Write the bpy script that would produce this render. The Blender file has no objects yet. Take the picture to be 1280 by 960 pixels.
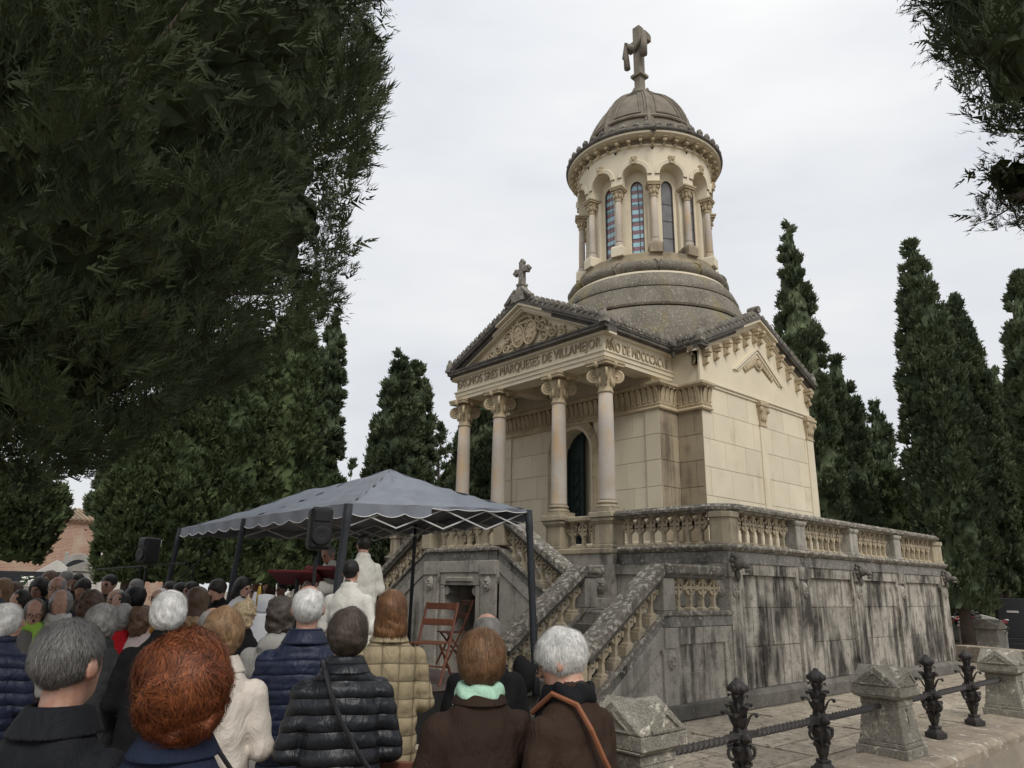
import bpy, bmesh, math, random
import numpy as np
from mathutils import Vector, Matrix
R = math.radians
random.seed(7); rng = np.random.default_rng(7)
scene = bpy.context.scene
COL = scene.collection

# ------------------------------------------------------------------ camera
CAM = np.array([6.4753, -10.5127, 1.75]); FPX = 904.5
YAW, PITCH, ROLL = 0.8411, 0.2746, 0.01774
FWD = np.array([-math.sin(YAW)*math.cos(PITCH), math.cos(YAW)*math.cos(PITCH), math.sin(PITCH)])
_rt = np.array([math.cos(YAW), math.sin(YAW), 0.0]); _up = np.cross(_rt, FWD)
RT = math.cos(ROLL)*_rt + math.sin(ROLL)*_up
UP = -math.sin(ROLL)*_rt + math.cos(ROLL)*_up
cd = bpy.data.cameras.new('camera'); cam = bpy.data.objects.new('camera', cd); COL.objects.link(cam)
cd.sensor_width = 36.0; cd.lens = 36.0*FPX/1280.0; cd.clip_start = 0.05; cd.clip_end = 2000
cam.matrix_world = Matrix(((RT[0], UP[0], -FWD[0], CAM[0]), (RT[1], UP[1], -FWD[1], CAM[1]),
                           (RT[2], UP[2], -FWD[2], CAM[2]), (0, 0, 0, 1)))
scene.camera = cam
def at(u, v, D):            # photo pixel + distance -> point
    return CAM + D*(FWD + RT*(u-640)/FPX - UP*(v-480)/FPX)
def on_ground(u, v, z=0.0):
    d = FWD + RT*(u-640)/FPX - UP*(v-480)/FPX
    return CAM + d*(z-CAM[2])/d[2]

# ------------------------------------------------------------------ light
SUN_EL, SUN_AZ = R(48), R(112)          # azimuth: compass-like from +Y clockwise
w = bpy.data.worlds.new('World'); scene.world = w; w.use_nodes = True
nt = w.node_tree; nt.nodes.clear()
def wn(t, **k):
    n = nt.nodes.new(t)
    for a, b in k.items(): setattr(n, a, b)
    return n
sky = wn('ShaderNodeTexSky', sky_type='NISHITA', sun_disc=False, sun_elevation=SUN_EL, sun_rotation=SUN_AZ)
bg1 = wn('ShaderNodeBackground'); bg1.inputs['Strength'].default_value = 0.10
bg2 = wn('ShaderNodeBackground'); bg2.inputs['Strength'].default_value = 1.0
tc = wn('ShaderNodeTexCoord'); sep = wn('ShaderNodeSeparateXYZ')
nt.links.new(tc.outputs['Generated'], sep.inputs[0])
mp = wn('ShaderNodeMapping'); mp.inputs['Scale'].default_value = (1.6, 1.6, 5.0)
nt.links.new(tc.outputs['Generated'], mp.inputs[0])
nz = wn('ShaderNodeTexNoise'); nz.inputs['Scale'].default_value = 1.5; nz.inputs['Detail'].default_value = 5
nt.links.new(mp.outputs[0], nz.inputs['Vector'])
cr = wn('ShaderNodeValToRGB')
cr.color_ramp.elements[0].position = 0.25; cr.color_ramp.elements[0].color = (0.50, 0.52, 0.555, 1)
cr.color_ramp.elements[1].position = 0.75; cr.color_ramp.elements[1].color = (0.665, 0.665, 0.66, 1)
nt.links.new(nz.outputs['Fac'], cr.inputs[0])
el = wn('ShaderNodeMapRange'); el.inputs['From Min'].default_value = 0; el.inputs['From Max'].default_value = 1
el.inputs['To Min'].default_value = 0.95; el.inputs['To Max'].default_value = 1.28
nt.links.new(sep.outputs['Z'], el.inputs['Value'])
mul = wn('ShaderNodeVectorMath', operation='SCALE'); nt.links.new(cr.outputs[0], mul.inputs[0]); nt.links.new(el.outputs[0], mul.inputs['Scale'])
nt.links.new(sky.outputs[0], bg1.inputs[0]); nt.links.new(mul.outputs[0], bg2.inputs[0])
mx_ = wn('ShaderNodeMixShader'); mx_.inputs[0].default_value = 0.94
nt.links.new(bg1.outputs[0], mx_.inputs[1]); nt.links.new(bg2.outputs[0], mx_.inputs[2])
wo = wn('ShaderNodeOutputWorld'); nt.links.new(mx_.outputs[0], wo.inputs[0])
ld = bpy.data.lights.new('sun', 'SUN'); ld.energy = 1.5; ld.angle = R(25); ld.color = (1.0, 0.96, 0.9)
sun = bpy.data.objects.new('sun', ld); COL.objects.link(sun)
sd = Vector((math.sin(SUN_AZ)*math.cos(SUN_EL), math.cos(SUN_AZ)*math.cos(SUN_EL), math.sin(SUN_EL)))
sun.rotation_euler = sd.to_track_quat('Z', 'Y').to_euler(); sun.location = (20, -10, 30)
vs = scene.view_settings
vs.view_transform = 'Standard'; vs.look = 'None'; vs.gamma = 1.0; vs.use_curve_mapping = False; vs.exposure = 0.42

# ------------------------------------------------------------------ materials
def mk(name):
    m = bpy.data.materials.new(name); m.use_nodes = True
    t = m.node_tree; b = t.nodes['Principled BSDF']
    return m, t, b
def nd(t, ty, ins=None, **k):
    n = t.nodes.new(ty)
    for a, b in k.items(): setattr(n, a, b)
    if ins:
        for a, b in ins.items():
            if hasattr(b, 'is_output') or isinstance(b, bpy.types.NodeSocket): t.links.new(b, n.inputs[a])
            else: n.inputs[a].default_value = b
    return n
def c4(c): return (c[0], c[1], c[2], 1.0)
def mixc(t, fac, a, b, mode='MIX'):
    n = t.nodes.new('ShaderNodeMix'); n.data_type = 'RGBA'; n.blend_type = mode
    for i, v in ((0, fac), (6, a), (7, b)):
        if isinstance(v, bpy.types.NodeSocket): t.links.new(v, n.inputs[i])
        else: n.inputs[i].default_value = v if i == 0 else c4(v)
    return n.outputs[2]
def ramp(t, src, p0, p1, c0=(0, 0, 0), c1=(1, 1, 1)):
    n = t.nodes.new('ShaderNodeValToRGB'); e = n.color_ramp.elements
    e[0].position = p0; e[1].position = p1; e[0].color = c4(c0); e[1].color = c4(c1)
    t.links.new(src, n.inputs[0]); return n.outputs[0]
def wpos(t, scale=(1, 1, 1)):
    g = nd(t, 'ShaderNodeNewGeometry')
    return nd(t, 'ShaderNodeMapping', {'Vector': g.outputs['Position'], 'Scale': scale}).outputs[0]
def noise(t, vec, s, d=4, r=.6):
    return nd(t, 'ShaderNodeTexNoise', {'Vector': vec, 'Scale': s, 'Detail': d, 'Roughness': r}).outputs['Fac']
def bump(t, b, h, strength=.3, dist=.02):
    n = nd(t, 'ShaderNodeBump', {'Height': h, 'Strength': strength, 'Distance': dist})
    t.links.new(n.outputs[0], b.inputs['Normal'])
def vary(t, col, amt=.12):
    o = nd(t, 'ShaderNodeObjectInfo')
    mr = nd(t, 'ShaderNodeMapRange', {'Value': o.outputs['Random'], 'To Min': 1-amt, 'To Max': 1+amt})
    h = nd(t, 'ShaderNodeHueSaturation', {'Color': col, 'Value': mr.outputs[0]})
    return h.outputs[0]
def stone(name, a, b, s=6, streak=None, moss=None, lichen=None, pits=None, rough=.88, bs=.35, var=.06, grain=60, gamt=.25):
    m, t, bs_ = mk(name); P = wpos(t)
    col = mixc(t, ramp(t, noise(t, P, s), .3, .7), a, b)
    col = mixc(t, gamt, col, ramp(t, noise(t, P, grain, 3), .3, .7, (.25, .25, .25), (1, 1, 1)), 'MULTIPLY')
    if streak:           # vertical run-off stains: (colour, lo, hi, hscale)
        sc, lo, hi, hs = streak
        v = noise(t, wpos(t, (hs, hs, hs*.07)), 1.0, 4, .65)
        v2 = noise(t, wpos(t, (1, 1, .8)), 1.3, 3)
        mm = nd(t, 'ShaderNodeMath', {0: v, 1: v2}, operation='ADD').outputs[0]
        mm = nd(t, 'ShaderNodeMath', {0: mm, 1: .5}, operation='MULTIPLY').outputs[0]
        col = mixc(t, ramp(t, mm, lo, hi), col, sc)
    if pits:
        pc, lo, hi, ps = pits
        col = mixc(t, ramp(t, noise(t, P, ps, 5, .7), lo, hi), col, pc)
    if moss: col = mixc(t, ramp(t, noise(t, wpos(t, (1, 1, .35)), .9, 4), .54, .68), col, moss)
    if lichen:
        lc, lo, hi, ls = lichen
        col = mixc(t, ramp(t, noise(t, P, ls, 5, .75), lo, hi), col, lc)
    if var: col = vary(t, col, var)
    t.links.new(col, bs_.inputs['Base Color']); bs_.inputs['Roughness'].default_value = rough
    bs_.inputs['Specular IOR Level'].default_value = .25
    bump(t, bs_, noise(t, P, grain*.7, 5, .7), bs, .02)
    return m
def plain(name, c, rough=.7, var=0, ns=0, namt=.3, metal=0, spec=.3, bsc=0, bst=.3):
    m, t, b = mk(name); b.inputs['Roughness'].default_value = rough; b.inputs['Metallic'].default_value = metal
    b.inputs['Specular IOR Level'].default_value = spec
    P = wpos(t); rgb = nd(t, 'ShaderNodeRGB'); rgb.outputs[0].default_value = c4(c); col = rgb.outputs[0]
    if ns: col = mixc(t, namt, col, ramp(t, noise(t, P, ns), .3, .7, (.3, .3, .3), (1.25, 1.25, 1.25)), 'MULTIPLY')
    if var: col = vary(t, col, var)
    t.links.new(col, b.inputs['Base Color'])
    if bsc: bump(t, b, noise(t, P, bsc, 4), bst, .01)
    return m
CREAM, CREAM2 = (.74, .66, .505), (.65, .575, .435)
M = {}
M['cream'] = stone('cream_limestone', CREAM, CREAM2, 1.2, bs=.2, var=.06, gamt=.18, streak=((.42, .355, .26), .57, .78, 3))
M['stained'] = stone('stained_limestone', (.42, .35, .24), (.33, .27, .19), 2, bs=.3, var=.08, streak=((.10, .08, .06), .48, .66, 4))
M['carved'] = stone('carved_limestone', (.56, .46, .31), (.43, .35, .23), 3, bs=.35, var=.08, pits=((.14, .115, .085), .60, .74, 6), gamt=.25)
M['shaft'] = stone('marble_shaft', (.50, .46, .42), (.44, .37, .29), 2, bs=.2, var=.06, streak=((.46, .33, .20), .50, .62, 5), gamt=.3)
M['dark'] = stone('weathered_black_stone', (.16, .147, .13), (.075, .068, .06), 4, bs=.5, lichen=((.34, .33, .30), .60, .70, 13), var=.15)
M['crest'] = stone('lichen_cresting', (.26, .235, .20), (.14, .125, .105), 6, bs=.6, lichen=((.42, .40, .36), .53, .66, 17), var=.2)
M['coping'] = stone('lichen_coping', (.22, .20, .165), (.12, .107, .09), 5, bs=.6, lichen=((.46, .43, .37), .51, .61, 13), var=.12)
M['frieze'] = stone('granite_frieze', (.33, .312, .28), (.20, .19, .172), 4, bs=.6, gamt=.7, lichen=((.46, .44, .40), .55, .66, 16), var=.1, streak=((.05, .047, .042), .50, .64, 4))
M['granite'] = stone('grey_granite', (.58, .535, .455), (.42, .385, .33), 3, bs=.35, var=.12, streak=((.045, .041, .036), .455, .57, 6.5), gamt=.75, grain=60, pits=((.14, .125, .105), .50, .68, 5))
M['granite_clean'] = stone('pale_granite', (.53, .495, .43), (.39, .365, .318), 3, bs=.5, var=.10, gamt=.7, grain=65, streak=((.09, .083, .074), .52, .66, 5), pits=((.17, .155, .135), .55, .72, 6))
M['plinth'] = stone('plinth_granite', (.24, .222, .195), (.13, .12, .102), 3, bs=.6, gamt=.7, lichen=((.30, .28, .25), .6, .7, 12), var=.1)
M['letter'] = stone('letter_stone', (.40, .33, .22), (.33, .27, .18), 3, bs=.2, var=0)
M['roof'] = stone('drum_roof_stone', (.24, .212, .17), (.13, .116, .096), 1.5, moss=(.24, .20, .075), bs=.6, lichen=((.42, .38, .30), .54, .66, 22), var=.05)
M['dome'] = stone('dome_stone', (.27, .235, .185), (.17, .148, .118), 3, bs=.6, lichen=((.34, .31, .26), .60, .72, 20), var=.06)
M['pedstone'] = stone('pedestal_limestone', (.54, .46, .325), (.40, .345, .25), 2.5, bs=.4, var=.10, gamt=.45, streak=((.15, .135, .11), .50, .66, 5))
M['baluster'] = stone('baluster_stone', (.54, .45, .31), (.36, .31, .23), 5, bs=.4, var=.1, pits=((.10, .09, .075), .57, .70, 9))
M['pave'] = stone('flagstone', (.56, .485, .375), (.36, .31, .24), 3.5, bs=1.0, var=.16, pits=((.14, .12, .09), .53, .66, 8), grain=22, gamt=.5)
M['earth'] = stone('earth', (.30, .255, .195), (.19, .16, .125), 1.2, bs=.6, var=0, grain=30)
M['bollard'] = stone('bollard_granite', (.45, .415, .345), (.31, .285, .235), 4, bs=.8, var=.06, grain=70, gamt=.85, lichen=((.62, .585, .48), .57, .66, 10), pits=((.15, .135, .11), .56, .70, 12))
M['kerb'] = stone('kerb_stone', (.40, .33, .25), (.24, .20, .155), 3, bs=.5, var=.1, lichen=((.58, .55, .48), .56, .66, 7))
M['iron'] = plain('wrought_iron', (.055, .050, .048), .55, .1, 30, .5, metal=.3, bsc=80)
M['bronze'] = plain('green_bronze', (.025, .045, .042), .5, 0, 20, .5, metal=.5, bsc=60)
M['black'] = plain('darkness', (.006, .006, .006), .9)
M['lead'] = plain('dark_metal', (.05, .04, .04), .5)
M['tile'] = stone('roof_tile', (.36, .27, .19), (.25, .19, .14), 4, var=.2)
M['white_marble'] = stone('white_marble', (.62, .60, .56), (.50, .48, .44), 4, var=.05, bs=.15)
M['tombgrey'] = stone('tomb_grey', (.36, .34, .31), (.25, .24, .22), 3, var=.1)
M['blackgranite'] = plain('black_granite', (.03, .032, .036), .25, 0, 40, .3)
def glass_mat():
    m, t, b = mk('stained_glass'); P = wpos(t, (1, 1, 1))
    g = nd(t, 'ShaderNodeNewGeometry'); s = nd(t, 'ShaderNodeSeparateXYZ', {0: g.outputs['Position']})
    w_ = nd(t, 'ShaderNodeMath', {0: s.outputs['Z'], 1: 4.2}, operation='MULTIPLY').outputs[0]
    fr = nd(t, 'ShaderNodeMath', {0: w_}, operation='FRACT').outputs[0]
    a = ramp(t, fr, .49, .51, (.36, .60, .68), (.27, .15, .17))
    hx = nd(t, 'ShaderNodeMath', {0: s.outputs['X'], 1: s.outputs['Y']}, operation='SUBTRACT').outputs[0]
    hx = nd(t, 'ShaderNodeMath', {0: hx, 1: 10.0}, operation='MULTIPLY').outputs[0]
    f2 = nd(t, 'ShaderNodeMath', {0: hx}, operation='FRACT').outputs[0]
    col = mixc(t, ramp(t, f2, .06, .14), (.06, .07, .08), a)
    col = mixc(t, .5, col, ramp(t, noise(t, P, 9), .3, .7, (.45, .45, .45), (1.2, 1.2, 1.2)), 'MULTIPLY')
    t.links.new(col, b.inputs['Base Color']); b.inputs['Roughness'].default_value = .18
    return m
M['stained_glass'] = glass_mat()
M['glass'] = plain('grey_glass', (.20, .20, .205), .12, 0, 3, .4)

# ------------------------------------------------------------------ mesh helpers
def link(o, parent=None):
    COL.objects.link(o)
    if parent is not None: o.parent = parent
    return o
def tag(o, label=None, cat=None, group=None, kind=None):
    if label: o['label'] = label
    if cat: o['category'] = cat
    if group: o['group'] = group
    if kind: o['kind'] = kind
    return o
def empty(name, loc, label=None, cat=None, group=None):
    o = bpy.data.objects.new(name, None); o.empty_display_size = .2; o.location = loc; COL.objects.link(o)
    return tag(o, label, cat, group)
def np_mesh(name, V, F, mats, fm=None, smooth=False):
    """V (n,3) float, F (m,k) int with one k"""
    V = np.ascontiguousarray(V, dtype=np.float32); F = np.ascontiguousarray(F, dtype=np.int32)
    me = bpy.data.meshes.new(name); k = F.shape[1]
    me.vertices.add(len(V)); me.vertices.foreach_set('co', V.ravel())
    me.loops.add(F.size); me.loops.foreach_set('vertex_index', F.ravel())
    me.polygons.add(len(F)); me.polygons.foreach_set('loop_start', np.arange(0, F.size, k, dtype=np.int32))
    me.polygons.foreach_set('loop_total', np.full(len(F), k, dtype=np.int32))
    if fm is not None: me.polygons.foreach_set('material_index', np.asarray(fm, dtype=np.int32))
    me.polygons.foreach_set('use_smooth', np.full(len(F), smooth, dtype=bool))
    me.update(calc_edges=True)
    for mm in (mats if isinstance(mats, (list, tuple)) else [mats]): me.materials.append(mm)
    return me
class MB:
    def __init__(s, T=None): s.v = []; s.f = []; s.T = T
    def add(s, vs, fs):
        o = len(s.v); s.v += [tuple(p) for p in vs]; s.f += [tuple(i+o for i in f) for f in fs]; return s
    def box(s, x0, x1, y0, y1, z0, z1):
        return s.add([(x0, y0, z0), (x1, y0, z0), (x1, y1, z0), (x0, y1, z0), (x0, y0, z1), (x1, y0, z1), (x1, y1, z1), (x0, y1, z1)],
                     [(0, 3, 2, 1), (4, 5, 6, 7), (0, 1, 5, 4), (1, 2, 6, 5), (2, 3, 7, 6), (3, 0, 4, 7)])
    def taper(s, cx, cy, z0, z1, a0, b0, a1, b1):      # half sizes bottom / top
        return s.add([(cx-a0, cy-b0, z0), (cx+a0, cy-b0, z0), (cx+a0, cy+b0, z0), (cx-a0, cy+b0, z0),
                      (cx-a1, cy-b1, z1), (cx+a1, cy-b1, z1), (cx+a1, cy+b1, z1), (cx-a1, cy+b1, z1)],
                     [(0, 3, 2, 1), (4, 5, 6, 7), (0, 1, 5, 4), (1, 2, 6, 5), (2, 3, 7, 6), (3, 0, 4, 7)])
    def prism(s, poly, ax, a, b):                      # poly in the two other axes (cyclic order), extruded a..b along ax
        n = len(poly)
        def P(p, c): return {0: (c, p[0], p[1]), 1: (p[0], c, p[1]), 2: (p[0], p[1], c)}[ax]
        vs = [P(p, a) for p in poly]+[P(p, b) for p in poly]
        fs = [tuple(range(n))[::-1], tuple(range(n, 2*n))]+[(i, (i+1) % n, n+(i+1) % n, n+i) for i in range(n)]
        return s.add(vs, fs)
    def lathe(s, prof, c=(0, 0, 0), n=24, a0=0., a1=2*math.pi):
        full = abs(a1-a0-2*math.pi) < 1e-6; m = n if full else n+1; o = []
        for r, z in prof:
            for i in range(m):
                a = a0+(a1-a0)*i/n; o.append((c[0]+r*math.cos(a), c[1]+r*math.sin(a), c[2]+z))
        fs = []
        for j in range(len(prof)-1):
            for i in range(n):
                k = (i+1) % m
                fs.append((j*m+i, j*m+k, (j+1)*m+k, (j+1)*m+i))
        if full: fs.append(tuple(range(m))[::-1]); fs.append(tuple(range((len(prof)-1)*m, len(prof)*m)))
        return s.add(o, fs)
    def tube(s, pts, rad, n=8, cap=True):
        pts = [Vector(p) for p in pts]; rad = rad if isinstance(rad, (list, tuple)) else [rad]*len(pts); o = []
        u = None
        for i, p in enumerate(pts):
            t = (pts[min(i+1, len(pts)-1)]-pts[max(i-1, 0)]).normalized()
            if u is None: u = t.orthogonal().normalized()
            else:
                u = (u-t*u.dot(t)); u = u.normalized() if u.length > 1e-6 else t.orthogonal().normalized()
            w_ = t.cross(u)
            for k in range(n):
                a = 2*math.pi*k/n; o.append(p+(u*math.cos(a)+w_*math.sin(a))*rad[i])
        fs = [(i*n+k, i*n+(k+1) % n, (i+1)*n+(k+1) % n, (i+1)*n+k) for i in range(len(pts)-1) for k in range(n)]
        if cap: fs += [tuple(range(n))[::-1], tuple(range((len(pts)-1)*n, len(pts)*n))]
        return s.add(o, fs)
    def ell(s, c, r, n=12, m=7, rot=None):
        o = [(0, 0, -1)]; 
        for j in range(1, m):
            z = -math.cos(math.pi*j/m); q = math.sin(math.pi*j/m)
            o += [(q*math.cos(2*math.pi*i/n), q*math.sin(2*math.pi*i/n), z) for i in range(n)]
        o.append((0, 0, 1)); L = len(o)-1
        fs = [(0, 1+(i+1) % n, 1+i) for i in range(n)]
        for j in range(m-2):
            fs += [(1+j*n+i, 1+j*n+(i+1) % n, 1+(j+1)*n+(i+1) % n, 1+(j+1)*n+i) for i in range(n)]
        fs += [(L, 1+(m-2)*n+i, 1+(m-2)*n+(i+1) % n) for i in range(n)]
        vs = [Vector((p[0]*r[0], p[1]*r[1], p[2]*r[2])) for p in o]
        if rot is not None: vs = [rot @ p for p in vs]
        return s.add([p+Vector(c) for p in vs], fs)
    def torus(s, c, R_, r, n=16, m=6, ax=2, a0=0, a1=2*math.pi):
        pts = []
        for i in range(n+1):
            a = a0+(a1-a0)*i/n; x, y = R_*math.cos(a), R_*math.sin(a)
            p = {2: (x, y, 0), 1: (x, 0, y), 0: (0, x, y)}[ax]; pts.append((c[0]+p[0], c[1]+p[1], c[2]+p[2]))
        return s.tube(pts, r, m)
    def sweep(s, path, prof, closed=False, cap=True):
        """path: xy points; prof: (outward offset, z) points. Outward = right of travel. mitred."""
        n = len(path); P = [Vector((p[0], p[1])) for p in path]; o = []
        for i in range(n):
            if closed or 0 < i < n-1:
                d0 = (P[i]-P[i-1]).normalized(); d1 = (P[(i+1) % n]-P[i]).normalized()
            elif i == 0: d0 = d1 = (P[1]-P[0]).normalized()
            else: d0 = d1 = (P[-1]-P[-2]).normalized()
            n0 = Vector((d0.y, -d0.x)); n1 = Vector((d1.y, -d1.x)); b = n0+n1; b = b/(b.dot(n0)) if b.length > 1e-4 else n0
            for q in prof: o.append((P[i].x+b.x*q[0], P[i].y+b.y*q[0], q[1]))
        k = len(prof); fs = []
        for i in range(n if closed else n-1):
            j = (i+1) % n
            for a in range(k-1): fs.append((i*k+a, j*k+a, j*k+a+1, i*k+a+1))
            fs.append((i*k+k-1, j*k+k-1, j*k, i*k))
        if cap and not closed: fs += [tuple(range(k))[::-1], tuple(range((n-1)*k, n*k))]
        return s.add(o, fs)
    def xf(s, Mx, start=0):
        s.v[start:] = [tuple(Mx @ Vector(p)) for p in s.v[start:]]; return s
    def mesh(s, name, mat, smooth=False, rec=True, off=None):
        me = bpy.data.meshes.new(name)
        v = s.v if off is None else [(p[0]-off[0], p[1]-off[1], p[2]-off[2]) for p in s.v]
        me.from_pydata(v, [], s.f)
        if rec:
            b = bmesh.new(); b.from_mesh(me); bmesh.ops.recalc_face_normals(b, faces=b.faces); b.to_mesh(me); b.free()
        if smooth: me.polygons.foreach_set('use_smooth', [True]*len(me.polygons))
        for mm in (mat if isinstance(mat, (list, tuple)) else [mat]): me.materials.append(M[mm] if isinstance(mm, str) else mm)
        return me
    def build(s, name, mat, parent=None, smooth=False, bev=0, auto=None):
        off = tuple(root_loc(parent)) if parent is not None else None
        me = s.mesh(name, mat, smooth, off=off)
        if auto:
            try: me.set_sharp_from_angle(angle=R(auto))
            except Exception: pass
        o = bpy.data.objects.new(name, me); link(o, parent)
        if bev:
            bm_ = o.modifiers.new('bevel', 'BEVEL'); bm_.width = bev; bm_.segments = 1; bm_.limit_method = 'ANGLE'; bm_.angle_limit = R(50)
        return o
def root_loc(o):
    v = Vector((0, 0, 0))
    while o is not None: v += o.location; o = o.parent
    return v
def place(me, name, parent, loc, rz=0, scale=None, matw=None):
    o = bpy.data.objects.new(name, me); link(o, parent)
    o.location = Vector(loc)-(root_loc(parent) if parent is not None else Vector((0, 0, 0)))
    o.rotation_euler = (0, 0, rz)
    if scale: o.scale = scale
    return o
def copy_tree(o, parent=None):
    c = o.copy(); COL.objects.link(c); c.parent = parent
    for ch in o.children: copy_tree(ch, c)
    return c
# ------------------------------------------------------------------ ground
CX, CY, TL = -5.04, 4.81, 9.77          # mausoleum axis and terrace length
TW = 2*CX
def mxx(x): return TW-x
def ground():
    xs = np.unique(np.concatenate([np.linspace(-150, -30, 9), np.linspace(-30, 30, 81), [3.36, 3.42], np.linspace(30, 150, 9)]))
    ys = np.unique(np.concatenate([np.linspace(-60, -20, 6), np.linspace(-20, 40, 81), np.linspace(40, 250, 12)]))
    X, Y = np.meshgrid(xs, ys, indexing='ij')
    Z = np.full_like(X, -.02)+.012*np.sin(X*1.3)*np.cos(Y*1.1)
    low = np.clip((X-3.37)/.05, 0, 1)*np.clip((Y+5.5)/3, 0, 1)*np.clip((9-Y)/1.0, 0, 1)
    Z -= .42*low
    V = np.stack([X, Y, Z], -1).reshape(-1, 3); n, m = X.shape
    i, j = np.meshgrid(np.arange(n-1), np.arange(m-1), indexing='ij')
    a = (i*m+j).ravel(); F = np.stack([a, a+m, a+m+1, a+1], 1)
    o = bpy.data.objects.new('ground', np_mesh('ground', V, F, M['earth'], smooth=True)); link(o)
    tag(o, kind='structure')
ground()
def pavement():
    root = empty('pavement', (1.5, -1, 0)); tag(root, kind='structure')
    MB().box(-13, 3.0, -4.6, 13, -.05, .0).build('bedding', 'earth', root)
    def slabs(x0, x1, y0, y1, sx, sy):
        y = y0; k = 0
        while y < y1-.1:
            d = sy*random.uniform(.75, 1.3); d = min(d, y1-y); x = x0-(k % 2)*sx*.4
            while x < x1-.05:
                w_ = sx*random.uniform(.7, 1.35); a, b = max(x, x0), min(x+w_, x1)
                if b-a > .1:
                    h = .012+random.uniform(-.006, .008); g = .009; j = lambda: random.uniform(-.012, .012)
                    m = MB(); c = [(a+g+abs(j()), y+g+abs(j())), (b-g-abs(j()), y+g+abs(j())), (b-g-abs(j()), y+d-g-abs(j())), (a+g+abs(j()), y+d-g-abs(j()))]
                    m.add([(p[0], p[1], -.03) for p in c]+[(p[0], p[1], h+random.uniform(-.005, .005)) for p in c],
                          [(0, 3, 2, 1), (4, 5, 6, 7), (0, 1, 5, 4), (1, 2, 6, 5), (2, 3, 7, 6), (3, 0, 4, 7)])
                    m.build('flagstone', 'pave', root)
                x += w_
            y += d; k += 1
    slabs(.06, 2.6, -4.6, 12, .75, .8)
    slabs(-2.2, .06, -5.4, -3.7, .7, .6)
    slabs(.06, 2.6, -6.0, -4.6, .75, .7)
pavement()

# ------------------------------------------------------------------ terrace with double stair
T = empty('terrace', (CX, CY, 0), 'grey stained granite terrace with cross balustrades and double stair under the domed mausoleum', 'terrace')
def ashlar(parent, O, U, Nn, us, zs, depth, mat, gap=.006, jit=.003, stag=None):
    """blocks on a vertical face. O origin, U unit along, Nn outward normal (tuples)."""
    U = Vector(U); Nn = Vector(Nn); O = Vector(O)
    for ci in range(len(zs)-1):
        row = us[ci % len(us)] if isinstance(us[0], (list, tuple)) else us
        for k in range(len(row)-1):
            a, b = row[k]+gap, row[k+1]-gap; z0, z1 = zs[ci]+gap, zs[ci+1]-gap; d = depth+random.uniform(-jit, jit)
            c = []
            for q, e in ((0, 0), (d, .004)):
                for (uu, zz) in ((a+e, z0+e), (b-e, z0+e), (b-e, z1-e), (a+e, z1-e)):
                    p = O+U*uu+Nn*q; c.append((p.x, p.y, zz))
            MB().add(c, [(0, 1, 2, 3), (4, 7, 6, 5), (0, 4, 5, 1), (1, 5, 6, 2), (2, 6, 7, 3), (3, 7, 4, 0)]).build('stone_block', mat, parent)
def baluster_mesh():
    m = MB()
    m.box(-.075, .075, -.07, .07, 0, .035).taper(0, 0, .035, .06, .065, .06, .04, .045)
    m.taper(0, 0, .06, .26, .030, .038, .022, .034)
    m.prism([(-.022, .24), (.022, .24), (.075, .315), (.045, .33), (0, .285), (-.045, .33), (-.075, .315)], 1, -.03, .03)
    c = (0, 0, .365)
    ring = MB(); N = 16
    vs = []
    for i in range(N):
        a = 2*math.pi*i/N
        for (r, y) in ((.128, -.032), (.128, .032), (.092, .032), (.092, -.032)): vs.append((c[0]+r*math.cos(a), y, c[2]+r*math.sin(a)))
    fs = []
    for i in range(N):
        j = (i+1) % N
        for k in range(4): fs.append((i*4+k, j*4+k, j*4+(k+1) % 4, i*4+(k+1) % 4))
    m.add(vs, fs)
    m.box(-.14, .14, -.04, .04, .343, .387).box(-.023, .023, -.042, .042, .245, .485)
    for sx, sz in ((.13, .365), (-.13, .365), (0, .245)): m.box(sx-.025, sx+.025, -.045, .045, sz-.04, sz+.04)
    m.ell((0, 0, .365), (.04, .055, .04), 8, 5)
    m.taper(0, 0, .465, .52, .03, .05, .075, .06)
    return m.mesh('baluster', 'baluster')
BAL = baluster_mesh()
def balusters(parent, p0, p1, n, z, sz=1.0, z1=None):
    p0 = Vector(p0); p1 = Vector(p1); d = p1-p0; a = math.atan2(d.y, d.x)
    for i in range(n):
        t = (i+.5)/n; p = p0+d*t; zz = z if z1 is None else z+(z1-z)*t
        place(BAL, 'baluster', parent, (p.x, p.y, zz), a, (1, 1, sz))
def pedestal(parent, x, y, s, z0=2.5, z1=3.02, mat='pedstone'):
    m = MB(); m.box(x-s-.025, x+s+.025, y-s-.025, y+s+.025, z0, z0+.06)
    m.box(x-s, x+s, y-s, y+s, z0+.06, z1-.09); m.taper(x, y, z1-.09, z1-.05, s, s, s+.03, s+.03); m.box(x-s-.03, x+s+.03, y-s-.03, y+s+.03, z1-.05, z1+.004)
    return m.build('pedestal', mat, parent, bev=.008)
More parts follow.
